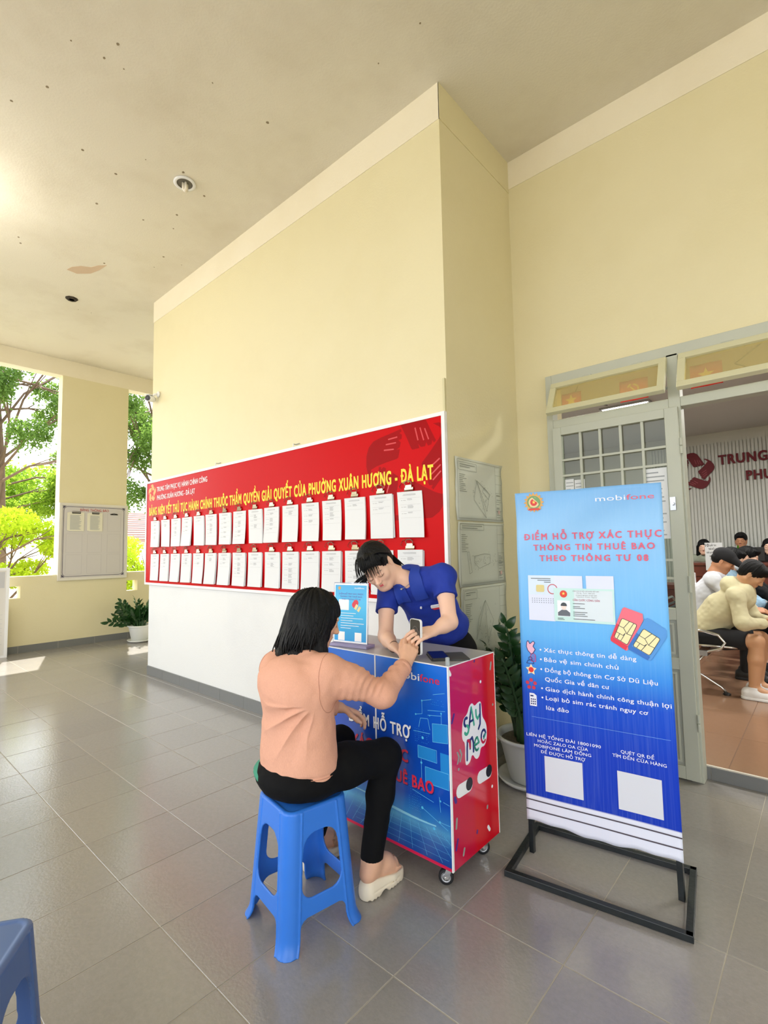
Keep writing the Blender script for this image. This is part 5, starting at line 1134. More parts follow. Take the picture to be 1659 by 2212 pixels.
def hand_prims(w, f, b, t, curl=(.35, .5, .4), spread=.06, thumb=(.5, .75, -.35), s=1.0, tc=.3):
    """wrist, finger direction, back-of-hand normal, thumb side; five separate fingers"""
    w = A_(*w); f = nrm(f); b = nrm(A_(*b) - f * (A_(*b) @ f)); t = nrm(A_(*t) - f * (A_(*t) @ f) - b * (A_(*t) @ b)); P = []
    offs = (.030, .010, -.010, -.028); Ls = ((.040, .025, .019), (.044, .028, .020), (.041, .026, .019), (.032, .020, .017))
    for o, (l0, l1, l2) in zip(offs, Ls):
        kn = w + (f * (.086 - .25 * abs(o - .008)) + t * o) * s
        P.append(RC(w + (f * .008 + t * o * .5) * s, kn, .0145 * s, .0105 * s, .012 * s))
        a = 0; p = kn; d0 = nrm(f + t * o * spread * 30)
        for l, cu, r0, r1 in ((l0, curl[0], .0095, .0085), (l1, curl[1], .0085, .0078), (l2, curl[2], .0078, .0064)):
            a += cu; d = d0 * math.cos(a) - b * math.sin(a); q = p + d * l * s; P.append(RC(p, q, r0 * s, r1 * s, .004 * s)); p = q
    p = w + (f * .022 + t * .020) * s; d = nrm(f * thumb[0] + t * thumb[1] + b * thumb[2])
    for l, r0, r1 in ((.040, .0135, .0115), (.032, .0110, .0095), (.024, .0095, .0075)):
        q = p + d * l * s; P.append(RC(p, q, r0 * s, r1 * s, .008 * s)); p = q; d = nrm(d + f * tc - t * tc * .4)
    return P
def limb(a, b, r0, r1, bulge=1.06, k=.02):
    a = A_(*a); b = A_(*b); m = a + (b - a) * .38; return [RC(a, m, r0, (r0 * .6 + r1 * .4) * bulge, k), RC(m, b, (r0 * .6 + r1 * .4) * bulge, r1, k)]
def wrinkle(a1=.005, a2=.0025, s=(13, 13, 20), off=0):
    return lambda V: a1 * vnoise((V + 10 + off) * np.array(s)) + a2 * vnoise((V + 20 + off) * 38)
def hair_disp(c, R, amp=.005, amp2=.002):
    def f(V):
        q = (V - np.array(c)) @ R
        th = np.arctan2(q[:, 0], q[:, 1] + 1e-6); rad = np.linalg.norm(q, axis=1)
        return amp * vnoise(np.stack([th * 9 + 40, q[:, 2] * 9 + 40, rad * 20 + 40], 1)) + amp2 * vnoise(np.stack([th * 34 + 90, q[:, 2] * 14 + 90, rad * 20 + 90], 1))
    return f
def lock(P, r0, n=6, flat=1):
    m = len(P); return tube(P, [r0 * (.35 + .65 * math.sin(math.pi * min(1, .18 + .9 * i / (m - 1)))) for i in range(m)], n)
def bez(p, n=8):
    p = [Vector(x) for x in p]; out = []
    for i in range(n + 1):
        t = i / n; q = p
        while len(q) > 1: q = [q[j].lerp(q[j + 1], t) for j in range(len(q) - 1)]
        out.append(q[0])
    return out
def face_bits(c, R, t, s=1.0, lip='#d9586a', lash=True, brow=True, blink=True):
    L = lambda x, y, z: tuple(np.array(c) + R @ (A_(x, y, z) * s))
    mk('lips', join(tube([L(-.019, .0855, -.0550), L(-.008, .0925, -.0520), L(0, .0925, -.0535), L(.008, .0925, -.0520), L(.019, .0855, -.0550)], [.0010 * s, .0030 * s, .0027 * s, .0030 * s, .0010 * s], 8),
       tube([L(-.018, .0850, -.0560), L(-.008, .0908, -.0585), L(.008, .0908, -.0585), L(.018, .0850, -.0560)], [.0010 * s, .0042 * s, .0042 * s, .0010 * s], 8)), mat('lip_' + lip[1:], lip, .4), t, smooth=True)
    if lash: mk('eyelashes', join(*[tube(bez([L(x * .014, .0900, .001), L(x * .024, .0965, -.0085), L(x * .037, .0955, -.009), L(x * .048, .0845, .002)], 9), .0008 * s, 5) for x in (-1, 1)]), M_BLACK, t)
    if brow: mk('eyebrows', join(*[tube([L(x * .014, .0905, .021), L(x * .030, .0905, .027), L(x * .048, .079, .022)], [.0022 * s, .0026 * s, .0010 * s], 5) for x in (-1, 1)]), mat('brow', '#3a2f2b', .8), t)
# ---------------------------------------------------------------- the assistant standing behind the counter
wp = thing('person', 'young person in a royal blue polo shirt leaning over the counter towards the phone', 'person', (-1.64, 2.34, 0))
hc = A_(-1.745, 1.900, 1.300); hF = nrm((.456, -.648, -.610)); hU = nrm((-.069, -.709, .702)); hR = nrm(np.cross(hF, hU)); RH = np.stack([hR, hF, np.cross(hR, hF)], 1)
shR, shL = A_(-1.775, 2.005, 1.172), A_(-1.467, 2.085, 1.250); nk = A_(-1.640, 2.035, 1.225)
elR, wrR = A_(-1.700, 1.905, .948), A_(-1.560, 1.800, .930)
elL, wrL = A_(-1.375, 2.000, 1.035), A_(-1.392, 1.895, 1.005)
sp_ = nrm((.01, -.27, .335)); ax_ = nrm(shL - shR); ax_ = nrm(ax_ - sp_ * (ax_ @ sp_)); TR = np.stack([ax_, np.cross(sp_, ax_), sp_], 1)
pel = A_(-1.635, 2.335, .90)
P = head_prims(hc, RH)
P += [RC(hc + RH @ A_(0, -.03, -.05), nk, .047, .052, .03), EL(pel + sp_ * .30, (.13, .075, .13), TR), EL(pel + sp_ * .12, (.12, .08, .16), TR)]
P += [RC(shR, shL, .042, .042, .04)] + limb(shR, elR, .043, .036) + limb(elR, wrR, .037, .024) + limb(shL, elL, .043, .036) + limb(elL, wrL, .038, .024)
P += hand_prims(wrR, (.93, -.30, -.10), (.05, .1, 1), (.25, .9, 0), curl=(.25, .45, .35), thumb=(.7, .6, -.1))
P += hand_prims(wrL, (-.12, -.95, -.02), (.55, .12, .80), (-.5, 0, .7), curl=(.25, .45, .4), thumb=(.75, .35, -.35), s=.95)
body = mk('body', sdf(P, .0032), M_SKIN, wp, smooth=True)
face_bits(hc, RH, wp, lip='#dc4a60')
Ps = [EL(pel + sp_ * .34, (.165, .098, .13), TR, .05), EL(pel + sp_ * .20, (.150, .100, .15), TR, .05), EL(pel + sp_ * .07, (.158, .112, .12), TR, .05),
      RC(shR + (nk - shR) * .1 + A_(0, .01, 0), shL + A_(-.004, .006, -.002), .058, .060, .06), RC(shR + A_(.008, 0, -.010), shR + (elR - shR) * .50, .053, .059, .04), RC(shL + A_(-.004, 0, -.004), shL + (elL - shL) * .50, .058, .060, .04),
      RC(nk + A_(0, .02, -.02), nk + sp_ * .02, .070, .060, .03), EL(pel + A_(-.06, -.10, .04), (.07, .02, .09), TR, .04)]
Ps += [CUT(shR + (elR - shR) * .48, elR - shR, .14), CUT(shL + (elL - shL) * .48, elL - shL, .14), CUT(pel + sp_ * .015, -sp_, .3), SUB(RC(nk + sp_ * .02 + A_(0, -.03, 0), hc + RH @ A_(0, -.02, -.07), .047, .05, .012)),
       SUB(RC(nk + A_(.02, -.075, -.03), nk + A_(.0, -.02, .02), .022, .034, .01))]
M_POLO = mat('polo_blue', '#0e309c', .75, noise=.06, nscale=90, bump=.12, bscale=400)
mk('polo_shirt', disp(sdf(Ps, .0035), wrinkle(.012, .004, (9, 9, 16))), M_POLO, wp, smooth=True)
# collar: two standing flaps round the neck
cn = nk + A_(.005, -.01, .012); v1 = nrm(TR[:, 0]); v2 = nrm(-TR[:, 1]) if (TR[:, 1] @ A_(0, -1, 0)) < 0 else nrm(TR[:, 1])
def collar_f(F, ax):
    X = ax[0][:, None, None] - cn[0]; Y = ax[1][None, :, None] - cn[1]; Z = ax[2][None, None, :] - cn[2]
    a1 = X * v1[0] + Y * v1[1] + Z * v1[2]; a2_ = X * v2[0] + Y * v2[1] + Z * v2[2]; a3 = X * sp_[0] + Y * sp_[1] + Z * sp_[2]
    an = np.abs(np.arctan2(a1, a2_)); rad = np.sqrt(a1 ** 2 + a2_ ** 2)
    Rr = .080 + .052 * np.clip(1 - np.abs(an - .62) / .62, 0, 1) - .006 * (an > 1.3)
    G = np.maximum(F - .0065, (rad - Rr) * .8)
    G = np.maximum(G, (.010 + .30 * np.clip(.085 - a2_, -.05, .2) * (a2_ > 0) - np.abs(a1)) * (a2_ > 0) - 1 * (a2_ <= 0))
    return np.maximum(G, np.maximum(-.095 - a3, a3 - .06)).astype(np.float32)
mk('collar', sdf([p for p in Ps if p[0] != 'cut'], .0032, collar_f), mat('collar_blue', '#16399f', .7, bump=.12, bscale=400), wp, smooth=True)
fr_c = v2
chest = lambda a, b, h=0: tuple(pel + sp_ * b + v1 * a + v2 * (.105 + h))
for b in (.30, .25): mk('button', lathe((0, 0, 0), [(.001, 0), (.0055, 0), (.0055, .002), (.001, .002)], 12), M_WHI, wp) if False else None
mk('button', tube([chest(.0, .315, -.004), chest(.0, .315, .004)], .0055, 12), M_WHI, wp)
fch = Fr(pel + sp_ * .305 + v1 * .075 + v2 * .098, v1, sp_)
mk('chest_badge', join(fbox(fch, -.022, .028, -.004, .002, .0, .012), fbox(fch, -.022, .028, .004, .008, .0, .012)), M_WHI, wp)
mk('chest_badge', prism(fch, [(-.010, -.016), (.020, -.016), (.028, -.004), (-.022, -.004)], .0, .012), mat('badge_red', '#d2303c', .5), wp)
# necklace
mk('necklace', join(tube(bez([tuple(nk + A_(-.050, .0, .012)), tuple(nk + A_(-.02, -.10, -.06)), tuple(nk + A_(.03, -.10, -.06)), tuple(nk + A_(.052, .0, .03))], 14), .0012, 5), lathe(tuple(nk + A_(.006, -.078, -.042)), [(.0005, -.006), (.006, -.002), (.006, .002), (.0005, .006)], 8)), mat('silver', '#d9dde2', .25, metal=1), wp)
mk('bracelet', tube([tuple(A_(*wrR) + nrm((.93, -.30, -.10)) * .004 + .026 * (math.cos(a) * A_(.3, .95, 0) + math.sin(a) * A_(0, 0, 1))) for a in [2 * math.pi * k / 16 for k in range(17)]], .0016, 5), mat('cord_dark', '#4a3430', .6), wp)
# trousers and shoes
Pt = [EL(pel + A_(0, .02, -.05), (.152, .112, .115), None, .04)]
for sx in (-1, 1):
    h_ = pel + A_(.085 * sx, .02, -.08); k_ = A_(h_[0] + .01 * sx, 2.33, .48); a_2 = A_(h_[0] + .015 * sx, 2.37, .09); Pt += limb(h_, k_, .088, .062, 1.0, .03) + limb(k_, a_2, .062, .048, 1.02)
mk('trousers', disp(sdf(Pt, .006), wrinkle(.006, .002)), mat('trousers_black', '#08090c', .85, spec=.2), wp, smooth=True)
for sx in (-1, 1):
    x = pel[0] + .10 * sx; mk('shoe', sdf([RC((x, 2.39, .045), (x, 2.20, .035), .042, .034, .02), CUT((x, 2.3, .002), (0, 0, -1), .3)], .006), M_BLACK, wp, smooth=True)
# hair: cap, fringe strands, tied-back tail, long loose side lock
HL = lambda x, y, z: tuple(hc + RH @ A_(x, y, z))
Ph = [EL(HL(0, -.020, .040), (.083, .102, .090), RH, .02), EL(HL(0, -.055, .0), (.074, .065, .08), RH, .03), RC(HL(0, -.095, .0), HL(.01, -.135, -.03), .03, .024, .03),
      SUB(EL(HL(0, .100, -.040), (.078, .075, .098), RH, .012)), SUB(EL(HL(.088, .018, -.060), (.030, .050, .062), RH, .015)), SUB(EL(HL(-.088, .018, -.060), (.030, .050, .062), RH, .015)), SUB(EL(HL(.090, -.004, -.004), (.024, .022, .034), RH, .01)), SUB(EL(HL(-.090, -.004, -.004), (.024, .022, .034), RH, .01))]
LK = []
random.seed(15)
for k in range(170):      # combed strands from the parting back over the crown
    x = (k / 169 - .5) * 2; sx = 1 if x > 0 else -1; ax2 = abs(x)
    p0 = HL(.004 * sx - .015 + .02 * x, .080 - .05 * ax2, .112 - .01 * ax2); p1 = HL(.098 * x, .055 - .02 * ax2, .138 - .040 * ax2); p2 = HL(.118 * x, -.03, .115 - .125 * ax2); p3 = HL(.045 * x, -.118, .02 - .03 * ax2 + random.uniform(-.02, .02))
    LK.append(lock(bez([p0, p1, p2, p3], 12), .0036, 5))
for k in range(60):      # wispy fringe swept to one side over the forehead
    x = -.060 + .115 * k / 59 + random.uniform(-.004, .004); sw = .018 + .012 * random.random()
    LK.append(lock(bez([HL(x * .85, .045, .117), HL(x * 1.0, .095, .112), HL(x * 1.1 + sw * .3, .112, .06), HL(x * 1.1 + sw, .102 + random.uniform(-.006, .004), .020 + random.uniform(-.020, .02))], 9), .0015, 4))
for k in range(22):      # tail
    a = random.uniform(0, 6.28); r = random.uniform(0, .014); o_ = (r * math.cos(a), 0, r * math.sin(a)); b0 = A_(*HL(.0, -.115, -.01)); LK.append(lock(bez([tuple(b0 + o_), tuple(b0 + A_(.02, .05, .0) + o_), tuple(b0 + A_(.05, .075, -.03) + o_), tuple(b0 + A_(.07 + random.uniform(-.02, .03), .085, -.07 + random.uniform(-.02, .02)) + o_)], 8), .005, 5))
side = [A_(*HL(-.070, .045, .05)), A_(*HL(-.088, .065, -.01))]
e0 = A_(-1.845, 1.865, 1.115)
for k in range(34):      # long loose lock hanging straight down on one side of the face
    j = np.random.RandomState(k).normal(size=3) * A_(.007, .007, .004); q = random.uniform(.25, 1)
    s0 = A_(*HL(-.060 - .02 * random.random(), .03 + .03 * random.random(), .06)); s1 = A_(*HL(-.100, .055, .0)) + j; s2 = A_(-1.872, 1.862, 1.24) + j; s3 = (A_(-1.862, 1.855, 1.17) + j) * q + s2 * (1 - q); s4 = A_(-1.815, 1.85, 1.098) + j * .5
    LK.append(lock(bez([tuple(s0), tuple(s1), tuple(s2), tuple(s3)] + ([tuple(s4)] if k % 3 == 0 else []), 10), .0040, 5))
for k in range(8):       # wisps by the ear on the other side
    LK.append(lock(bez([HL(.070, .045, .05), HL(.084, .050, .0), HL(.074, .058 + .004 * k, -.045 - .004 * k)], 7), .0022, 4))
hv = disp(sdf(Ph, .0035), hair_disp(hc, RH, .004, .003))
mk('hair', join(([tuple(x) for x in hv[0]], [tuple(x) for x in hv[1]]), *LK), M_HAIR, wp, smooth=True)
# ---------------------------------------------------------------- the seated customer
sp2 = thing('person', 'person with black shoulder-length hair and peach cardigan sitting on the blue stool', 'person', (-1.60, 1.28, 0))
sc = A_(-1.632, 1.388, 1.098); sF = nrm((.50, .80, -.33)); sU = nrm((.16, .29, .93)); sR = nrm(np.cross(sF, sU)); RS = np.stack([sR, sF, np.cross(sR, sF)], 1)
s_shR, s_shL = A_(-1.462, 1.315, .928), A_(-1.765, 1.285, .925); s_nk = A_(-1.615, 1.295, .975)
s_elR, s_wrR = A_(-1.362, 1.500, .812), A_(-1.398, 1.690, .888); s_elL, s_wrL = A_(-1.825, 1.42, .72), A_(-1.74, 1.62, .66)
kR, kL = A_(-1.462, 1.620, .515), A_(-1.730, 1.610, .515); aR, aL = A_(-1.470, 1.535, .125), A_(-1.785, 1.50, .125)
P = head_prims(sc, RS, .98)
P += [RC(sc + RS @ A_(0, -.03, -.05), s_nk, .048, .052, .03), EL((-1.61, 1.285, .83), (.13, .08, .15)), EL((-1.61, 1.28, .60), (.14, .10, .15)), RC(s_shR, s_shL, .04, .04, .04)]
P += limb(s_shR, s_elR, .042, .036) + limb(s_elR, s_wrR, .036, .025) + limb(s_shL, s_elL, .042, .036) + limb(s_elL, s_wrL, .036, .025)
P += hand_prims(s_wrR, (-.10, .62, .78), (.78, -.50, .30), (-.45, -.62, .55), curl=(.55, .65, .45), thumb=(.8, .35, -.35), s=.98)
P += hand_prims(s_wrL, (.35, .8, -.35), (0, .2, 1), (.9, -.3, 0), curl=(.4, .5, .4))
P += limb((-1.54, 1.33, .54), kR, .07, .05) + limb(kR, aR, .045, .034) + limb((-1.68, 1.33, .54), kL, .07, .05) + limb(kL, aL, .045, .034)
for a, dx in ((aR, .012), (aL, -.004)):
    hl = A_(a[0], a[1] - .022, .086); bl = A_(a[0] + dx, a[1] + .108, .062)
    P += [RC(a, hl, .034, .028, .02), RC(a, A_(a[0] + dx * .5, a[1] + .08, .095), .032, .026, .03), RC(hl, bl, .026, .026, .03), RC(A_(a[0] + dx * .5, a[1] + .07, .09), bl, .03, .024, .03)]
    for k in range(5): P.append(RC(bl + A_(-.026 + .013 * k, .0, .0), bl + A_(-.028 + .014 * k, .036 - .005 * abs(k - (1.2 if dx > 0 else 2.8)), -.004), .0095, .0075, .005))
mk('body', sdf(P, .0034), M_SKIN2, sp2, smooth=True)
face_bits(sc, RS, sp2, .98, lip='#b06a62')
M_CARD = mat('cardigan_peach', '#dba68f', .95, noise=.10, nscale=260, bump=.25, bscale=260, spec=.15); stretch(M_CARD, (1.6, 1.6, .45))
Pc = [EL((-1.612, 1.283, .545), (.178, .138, .16), None, .05), EL((-1.612, 1.275, .69), (.172, .130, .18), None, .05), EL((-1.613, 1.272, .84), (.178, .122, .13), None, .05), RC(s_shR + A_(-.02, 0, -.010), s_shL + A_(.02, 0, -.010), .060, .060, .06),
      RC(s_nk + A_(0, .0, -.05), s_nk + A_(0, .01, -.010), .075, .052, .04), EL((-1.61, 1.21, .86), (.13, .06, .10), None, .05)]
Pc += limb(s_shR + A_(-.008, .004, -.012), s_elR, .056, .048, 1.03, .05) + [RC(s_elR, s_wrR + (s_elR - s_wrR) * .02, .049, .033, .03)] + limb(s_shL + A_(.008, .0, -.012), s_elL, .056, .052, 1.03, .05) + [RC(s_elL, s_wrL, .052, .036, .03)]
Pc += [CUT(s_wrR + (s_elR - s_wrR) * .06, s_wrR - s_elR, .07), CUT(s_wrL + (s_elL - s_wrL) * .06, s_wrL - s_elL, .07), CUT((-1.60, 1.28, .492), (-.10, -.05, -1), .28), SUB(EL((-1.615, 1.325, 1.0), (.062, .062, .045), None, .012))]
def card_w(V):
    w = wrinkle(.014, .004, (7, 7, 10), 3)(V)
    for a, b, r in ((s_shR, s_elR, .09), (s_elR, s_wrR, .07)):
        d = nrm(b - a); q = V - a; s_ = q @ d; dist = np.linalg.norm(q - s_[:, None] * d, axis=1); m = np.clip(1 - (dist / r) ** 4, 0, 1) * np.clip(s_ / .05, 0, 1) * np.clip((np.linalg.norm(b - a) + .02 - s_) / .05, 0, 1)
        w += m * .0036 * np.sin(s_ * 165 + 26 * vnoise(V * 7 + 5)) * np.clip(1.9 * (vnoise(V * 9 + 50) + .25), 0, 1)
    w += np.clip(1 - np.abs(V[:, 2] - .556) / .008, 0, 1) * -.0045 * (V[:, 0] < 5)
    rz = np.clip((.555 - V[:, 2]) / .01, 0, 1); w = w * (1 - .6 * rz)
    # back folds fanning out from the right armpit
    rx, rz_ = -(V[:, 0] + 1.45), V[:, 2] - .815; phi = np.arctan2(rz_, rx); rr = np.hypot(rx, rz_)
    m = np.clip((rr - .02) / .04, 0, 1) * np.clip((.27 - rr) / .12, 0, 1) * np.clip((phi + 1.55) / .3, 0, 1) * np.clip((.15 - phi) / .3, 0, 1) * (V[:, 1] < 1.33)
    w += m * .0065 * (1 - 2.4 * np.abs(np.sin(phi * 6.5 + 2.2 * vnoise(V * 5 + 9))) ** .7)
    # armhole seam
    dseam = np.abs((V - (s_shR + A_(-.035, -.0, 0))) @ nrm((.95, .12, -.12))); w -= np.clip(1 - dseam / .006, 0, 1) * .0 * (np.linalg.norm(V - s_shR, axis=1) < .11)
    return w
cv = disp(sdf(Pc, .0036), card_w)
mk('cardigan', cv, M_CARD, sp2, smooth=True)
def ring_on(V, p, n, R_, up, nb=64, off=.0006):
    """the closed line where a plane meets a garment"""
    p = np.array(p, float); n = nrm(n); Q_ = V[(np.abs((V - p) @ n) < .0032) & (np.linalg.norm(V - p, axis=1) < R_)]
    u = nrm(np.cross(n, up)); v = np.cross(n, u); q = Q_ - Q_.mean(0); ang = np.arctan2(q @ v, q @ u); rad = np.linalg.norm(q, axis=1); out = []
    for k in range(nb):
        s_ = (ang >= -math.pi + 2 * math.pi * k / nb) & (ang < -math.pi + 2 * math.pi * (k + 1) / nb)
        if s_.any(): i = np.argmax(np.where(s_, rad, -1)); out.append(Q_[i] + q[i] / rad[i] * off)
    out = np.array(out)
    for _ in range(2): out = (np.roll(out, 1, 0) + out * 2 + np.roll(out, -1, 0)) / 4
    return [tuple(x) for x in out] + [tuple(out[0])]
M_SEAM = mat('seam_peach', '#b98570', .9)
mk('armhole_seam', tube(ring_on(cv[0], s_shR + A_(.004, 0, -.035), (.96, .22, .10), .135, (0, 0, 1)), .0013, 5), M_SEAM, sp2)
mk('armhole_seam', tube(ring_on(cv[0], s_shL + A_(-.004, 0, -.035), (-.96, .22, .10), .135, (0, 0, 1)), .0013, 5), M_SEAM, sp2)
mk('hem_seam', tube(ring_on(cv[0], (-1.612, 1.28, .552), (0, 0, 1), .30, (0, 1, 0), 90), .0014, 5), M_SEAM, sp2)
mk('cuff', join(tube([tuple(s_wrR + (s_elR - s_wrR) * .17), tuple(s_wrR + (s_elR - s_wrR) * .06)], [.0395, .0365], 20)), M_CARD, sp2, smooth=True)
mk('green_top', sdf([EL((-1.640, 1.262, .525), (.166, .136, .055), None, .02), CUT((-1.6, 1.27, .484), (-.25, -.1, -1), .3)], .005), mat('top_green', '#3c8f76', .8), sp2, smooth=True, label='green top showing under the hem')
Pj = [EL((-1.610, 1.268, .520), (.176, .150, .085), None, .04)] + limb((-1.525, 1.32, .535), kR, .088, .066, 1.0, .04) + limb((-1.695, 1.32, .535), kL, .088, .066, 1.0, .04)
Pj += limb(kR, aR, .062, .043, 1.02, .03) + limb(kL, aL, .062, .043, 1.02, .03) + [CUT((-1.60, 1.28, .4535), (0, 0, -1), .185), CUT(aR + A_(0, 0, .01), (0, -.1, -1), .07), CUT(aL + A_(0, 0, .01), (0, -.1, -1), .07)]
mk('trousers', disp(sdf(Pj, .0042), wrinkle(.006, .003, (16, 16, 12), 7)), mat('trousers_black', ''), sp2, smooth=True)
prof = [(-.024, .0), (.045, .0), (.052, .018), (.068, .024), (.078, .0), (.098, .0), (.104, .010), (.110, .0), (.132, .0), (.138, .010), (.144, .0), (.160, .004), (.186, .022), (.190, .042), (.176, .050), (.12, .044), (.06, .056), (.0, .066), (-.024, .071), (-.032, .038)]
for a, dx, nm in ((aR, .05, 'R'), (aL, -.02, 'L')):
    g = lambda u, z, w=0: (a[0] + w + dx * u, a[1] - .030 + u, z)
    q = [RC(g(.010, .040), g(.120, .034), .037, .041, .02), RC(g(.120, .034), g(.172, .040), .041, .028, .02), RC(g(.010, .012), g(.160, .012), .038, .038, .02), CUT(g(.07, .001), (0, 0, -1), .3), CUT(g(-.02, .073), (0, .16, 1), .3), SUB(RC(g(.064, -.006, -.06), g(.064, -.006, .06), .021, .021, .008))]
    q += [SUB(RC(g(u, .001, -.06), g(u, .001, .06), .0045, .0045, .002)) for u in (-.012, .006, .024, .100, .118, .136, .154)] + [SUB(RC(g(-.03, .030, w), g(.2, .026, w), .0035, .0035, .002)) for w in (-.042, .042)]
    mk('sandal_sole', sdf(q, .0028), mat('sole_cream', '#e9dfcb', .6), sp2, smooth=True)
    s0 = A_(a[0], a[1] + .07, .0); mk('sandal_strap', sdf([RC(s0 + A_(-.008, 0, .082), s0 + A_(.008, .045, .068), .042, .038, .02), SUB(RC(s0 + A_(-.008, -.08, .080), s0 + A_(.008, .10, .066), .0385, .0355, .0)), CUT(s0 + A_(0, 0, .055), (0, 0, -1), .12), CUT(s0 + A_(0, 0, 0), (0, -1, 0), .12), CUT(s0 + A_(0, .05, 0), (0, 1, 0), .12)], .003), glass_mat('clear_strap', '#e8cdb8', haze=.5, hazecol='#dcb9a2', gl=.1), sp2, smooth=True)
SL = lambda x, y, z: tuple(sc + RS @ A_(x, y, z))
Ph = [EL(SL(0, -.015, .035), (.088, .108, .092), RS, .02), EL(sc + A_(-.012, -.045, -.035), (.105, .088, .105), None, .05), EL(sc + A_(-.022, -.055, -.080), (.106, .076, .060), None, .04), EL(sc + A_(-.095, -.045, -.105), (.036, .045, .036), None, .02), EL(sc + A_(-.045, -.115, -.122), (.050, .045, .040), None, .02), EL(sc + A_(.025, -.110, -.130), (.050, .048, .042), None, .02), EL(sc + A_(.082, -.045, -.120), (.028, .036, .042), None, .02),
      SUB(EL(SL(0, .125, -.055), (.066, .080, .10), RS, .012))]
LK = []
random.seed(33)
for k in range(520):
    a = math.radians(random.uniform(50, 292) + 64); side_ = math.cos(a); d = A_(math.cos(a), math.sin(a), 0)
    top = A_(*SL(.0, .02, .120)) + A_(*(d * .02)); m1 = A_(*SL(0, -.01, .07)) + d * A_(.095, .105, 0); m2 = sc + A_(-.012, -.030, -.035) + d * A_(.118, .108, 0)
    ln_ = random.uniform(-.095, -.145) + .02 * math.cos(a); e = sc + A_(-.018 - .02 * (side_ < -.3), -.045, ln_) + d * A_(.112 + random.uniform(-.02, .016), .128, 0); fl2 = e + d * random.uniform(-.065, -.015) + A_(random.uniform(-.012, .012), 0, random.uniform(-.016, .004))
    P_ = bez([tuple(top), tuple(m1), tuple(m1 * .5 + m2 * .5), tuple(m2), tuple(e), tuple(fl2)], 16); ph_ = random.uniform(0, 6.28); am = random.uniform(.003, .009); tg = Vector((-d[1], d[0], 0))
    P_ = [p + (tg * math.sin(ph_ + i * .75) + Vector(tuple(d)) * math.cos(ph_ * 2 + i * .6) * .6) * am * max(0, (i - 6) / 10) for i, p in enumerate(P_)]
    LK.append(lock(P_, random.uniform(.0028, .0068), 5))
for k in range(10):      # strands tucked behind the cheek
    LK.append(lock(bez([SL(.02, .03, .120), SL(.090, .040, .09), SL(.100, .035, .02), SL(.092, .012 + .003 * k, -.06), SL(.080, -.01, -.12 + random.uniform(-.03, .01)), tuple(A_(*SL(.07, -.02, -.150)) + A_(random.uniform(-.02, .02), 0, random.uniform(-.02, .01)))], 10), .0048, 5))
hv = disp(sdf(Ph, .0034), hair_disp(sc, np.eye(3), .012, .006))
mk('hair', join(([tuple(x) for x in hv[0]], [tuple(x) for x in hv[1]]), *LK), M_HAIR, sp2, smooth=True)
# ---------------------------------------------------------------- the phone held between them
fo = Fr((-1.462, 1.812, .912), (.966, -.259, 0), (.03, -.02, 1))
ph = thing('mobile_phone', 'phone in a clear white-edged case held upright above the counter', 'phone', (-1.425, 1.80, .91))
mk('phone_body', on(fo, curve2d([rrect(0, .076, 0, .155, .013, 5)], .0035, .0012)), mat('phone_graphite', '#2c2b2d', .2, coat=.5), ph)
mk('case_rim', on(fo, curve2d([rrect(-.0015, .0775, -.0015, .1565, .014, 5), rrect(.0002, .0758, .0002, .1548, .0125, 5)], .0052, .0004)), M_WHITEP, ph)
mk('coil_ring', on(fo, curve2d([circ(.038, .088, .026, 30, .038), circ(.038, .088, .022, 30, .034)], .0002), .0052), mat('coil_grey', '#5a5653', .4), ph)
mk('coil_ring', on(fo, curve2d([circ(.038, .088, .014, 24, .022), circ(.038, .088, .0115, 24, .0195)], .0002), .0052), mat('coil_grey', ''), ph)
# ================================================================ INSIDE THE ROOM
for i, (x, y) in enumerate(((-1.93, 7.15), (.6, 7.15), (-1.93, 4.9), (.9, 4.9))):
    l = thing('ceiling_light', ('louvred ceiling light seen under the left awning sash', 'louvred ceiling light further right in the room', 'louvred ceiling light near the entrance, left side', 'louvred ceiling light near the entrance, right side')[i], 'lamp', (x, y, 3.25), group='louvred ceiling lights')
    mk('frame', join(box(x - .31, x + .31, y - .16, y - .14, 3.235, 3.26), box(x - .31, x + .31, y + .14, y + .16, 3.235, 3.26), box(x - .31, x - .29, y - .14, y + .14, 3.235, 3.26), box(x + .29, x + .31, y - .14, y + .14, 3.235, 3.26)), M_STEEL, l)
    mk('lamp_tube', join(tube([(x - .28, y - .06, 3.25), (x + .28, y - .06, 3.25)], .012), tube([(x - .28, y + .06, 3.25), (x + .28, y + .06, 3.25)], .012)), mat('tube_glow', '#ffffff', .5, emit='#fff6ea', es=6), l)
    mk('louvre', join(*[box(x - .28 + .056 * k - .002, x - .28 + .056 * k + .002, y - .14, y + .14, 3.225, 3.243) for k in range(11)]), M_CHROME, l)
    a = bpy.data.lights.new('room_lamp', 'AREA'); a.energy = 42; a.shape = 'RECTANGLE'; a.size = .58; a.size_y = .28; a.color = (1, .97, .92); ao = bpy.data.objects.new('lamp_light', a); ao.location = (x, y, 3.22); link(ao)
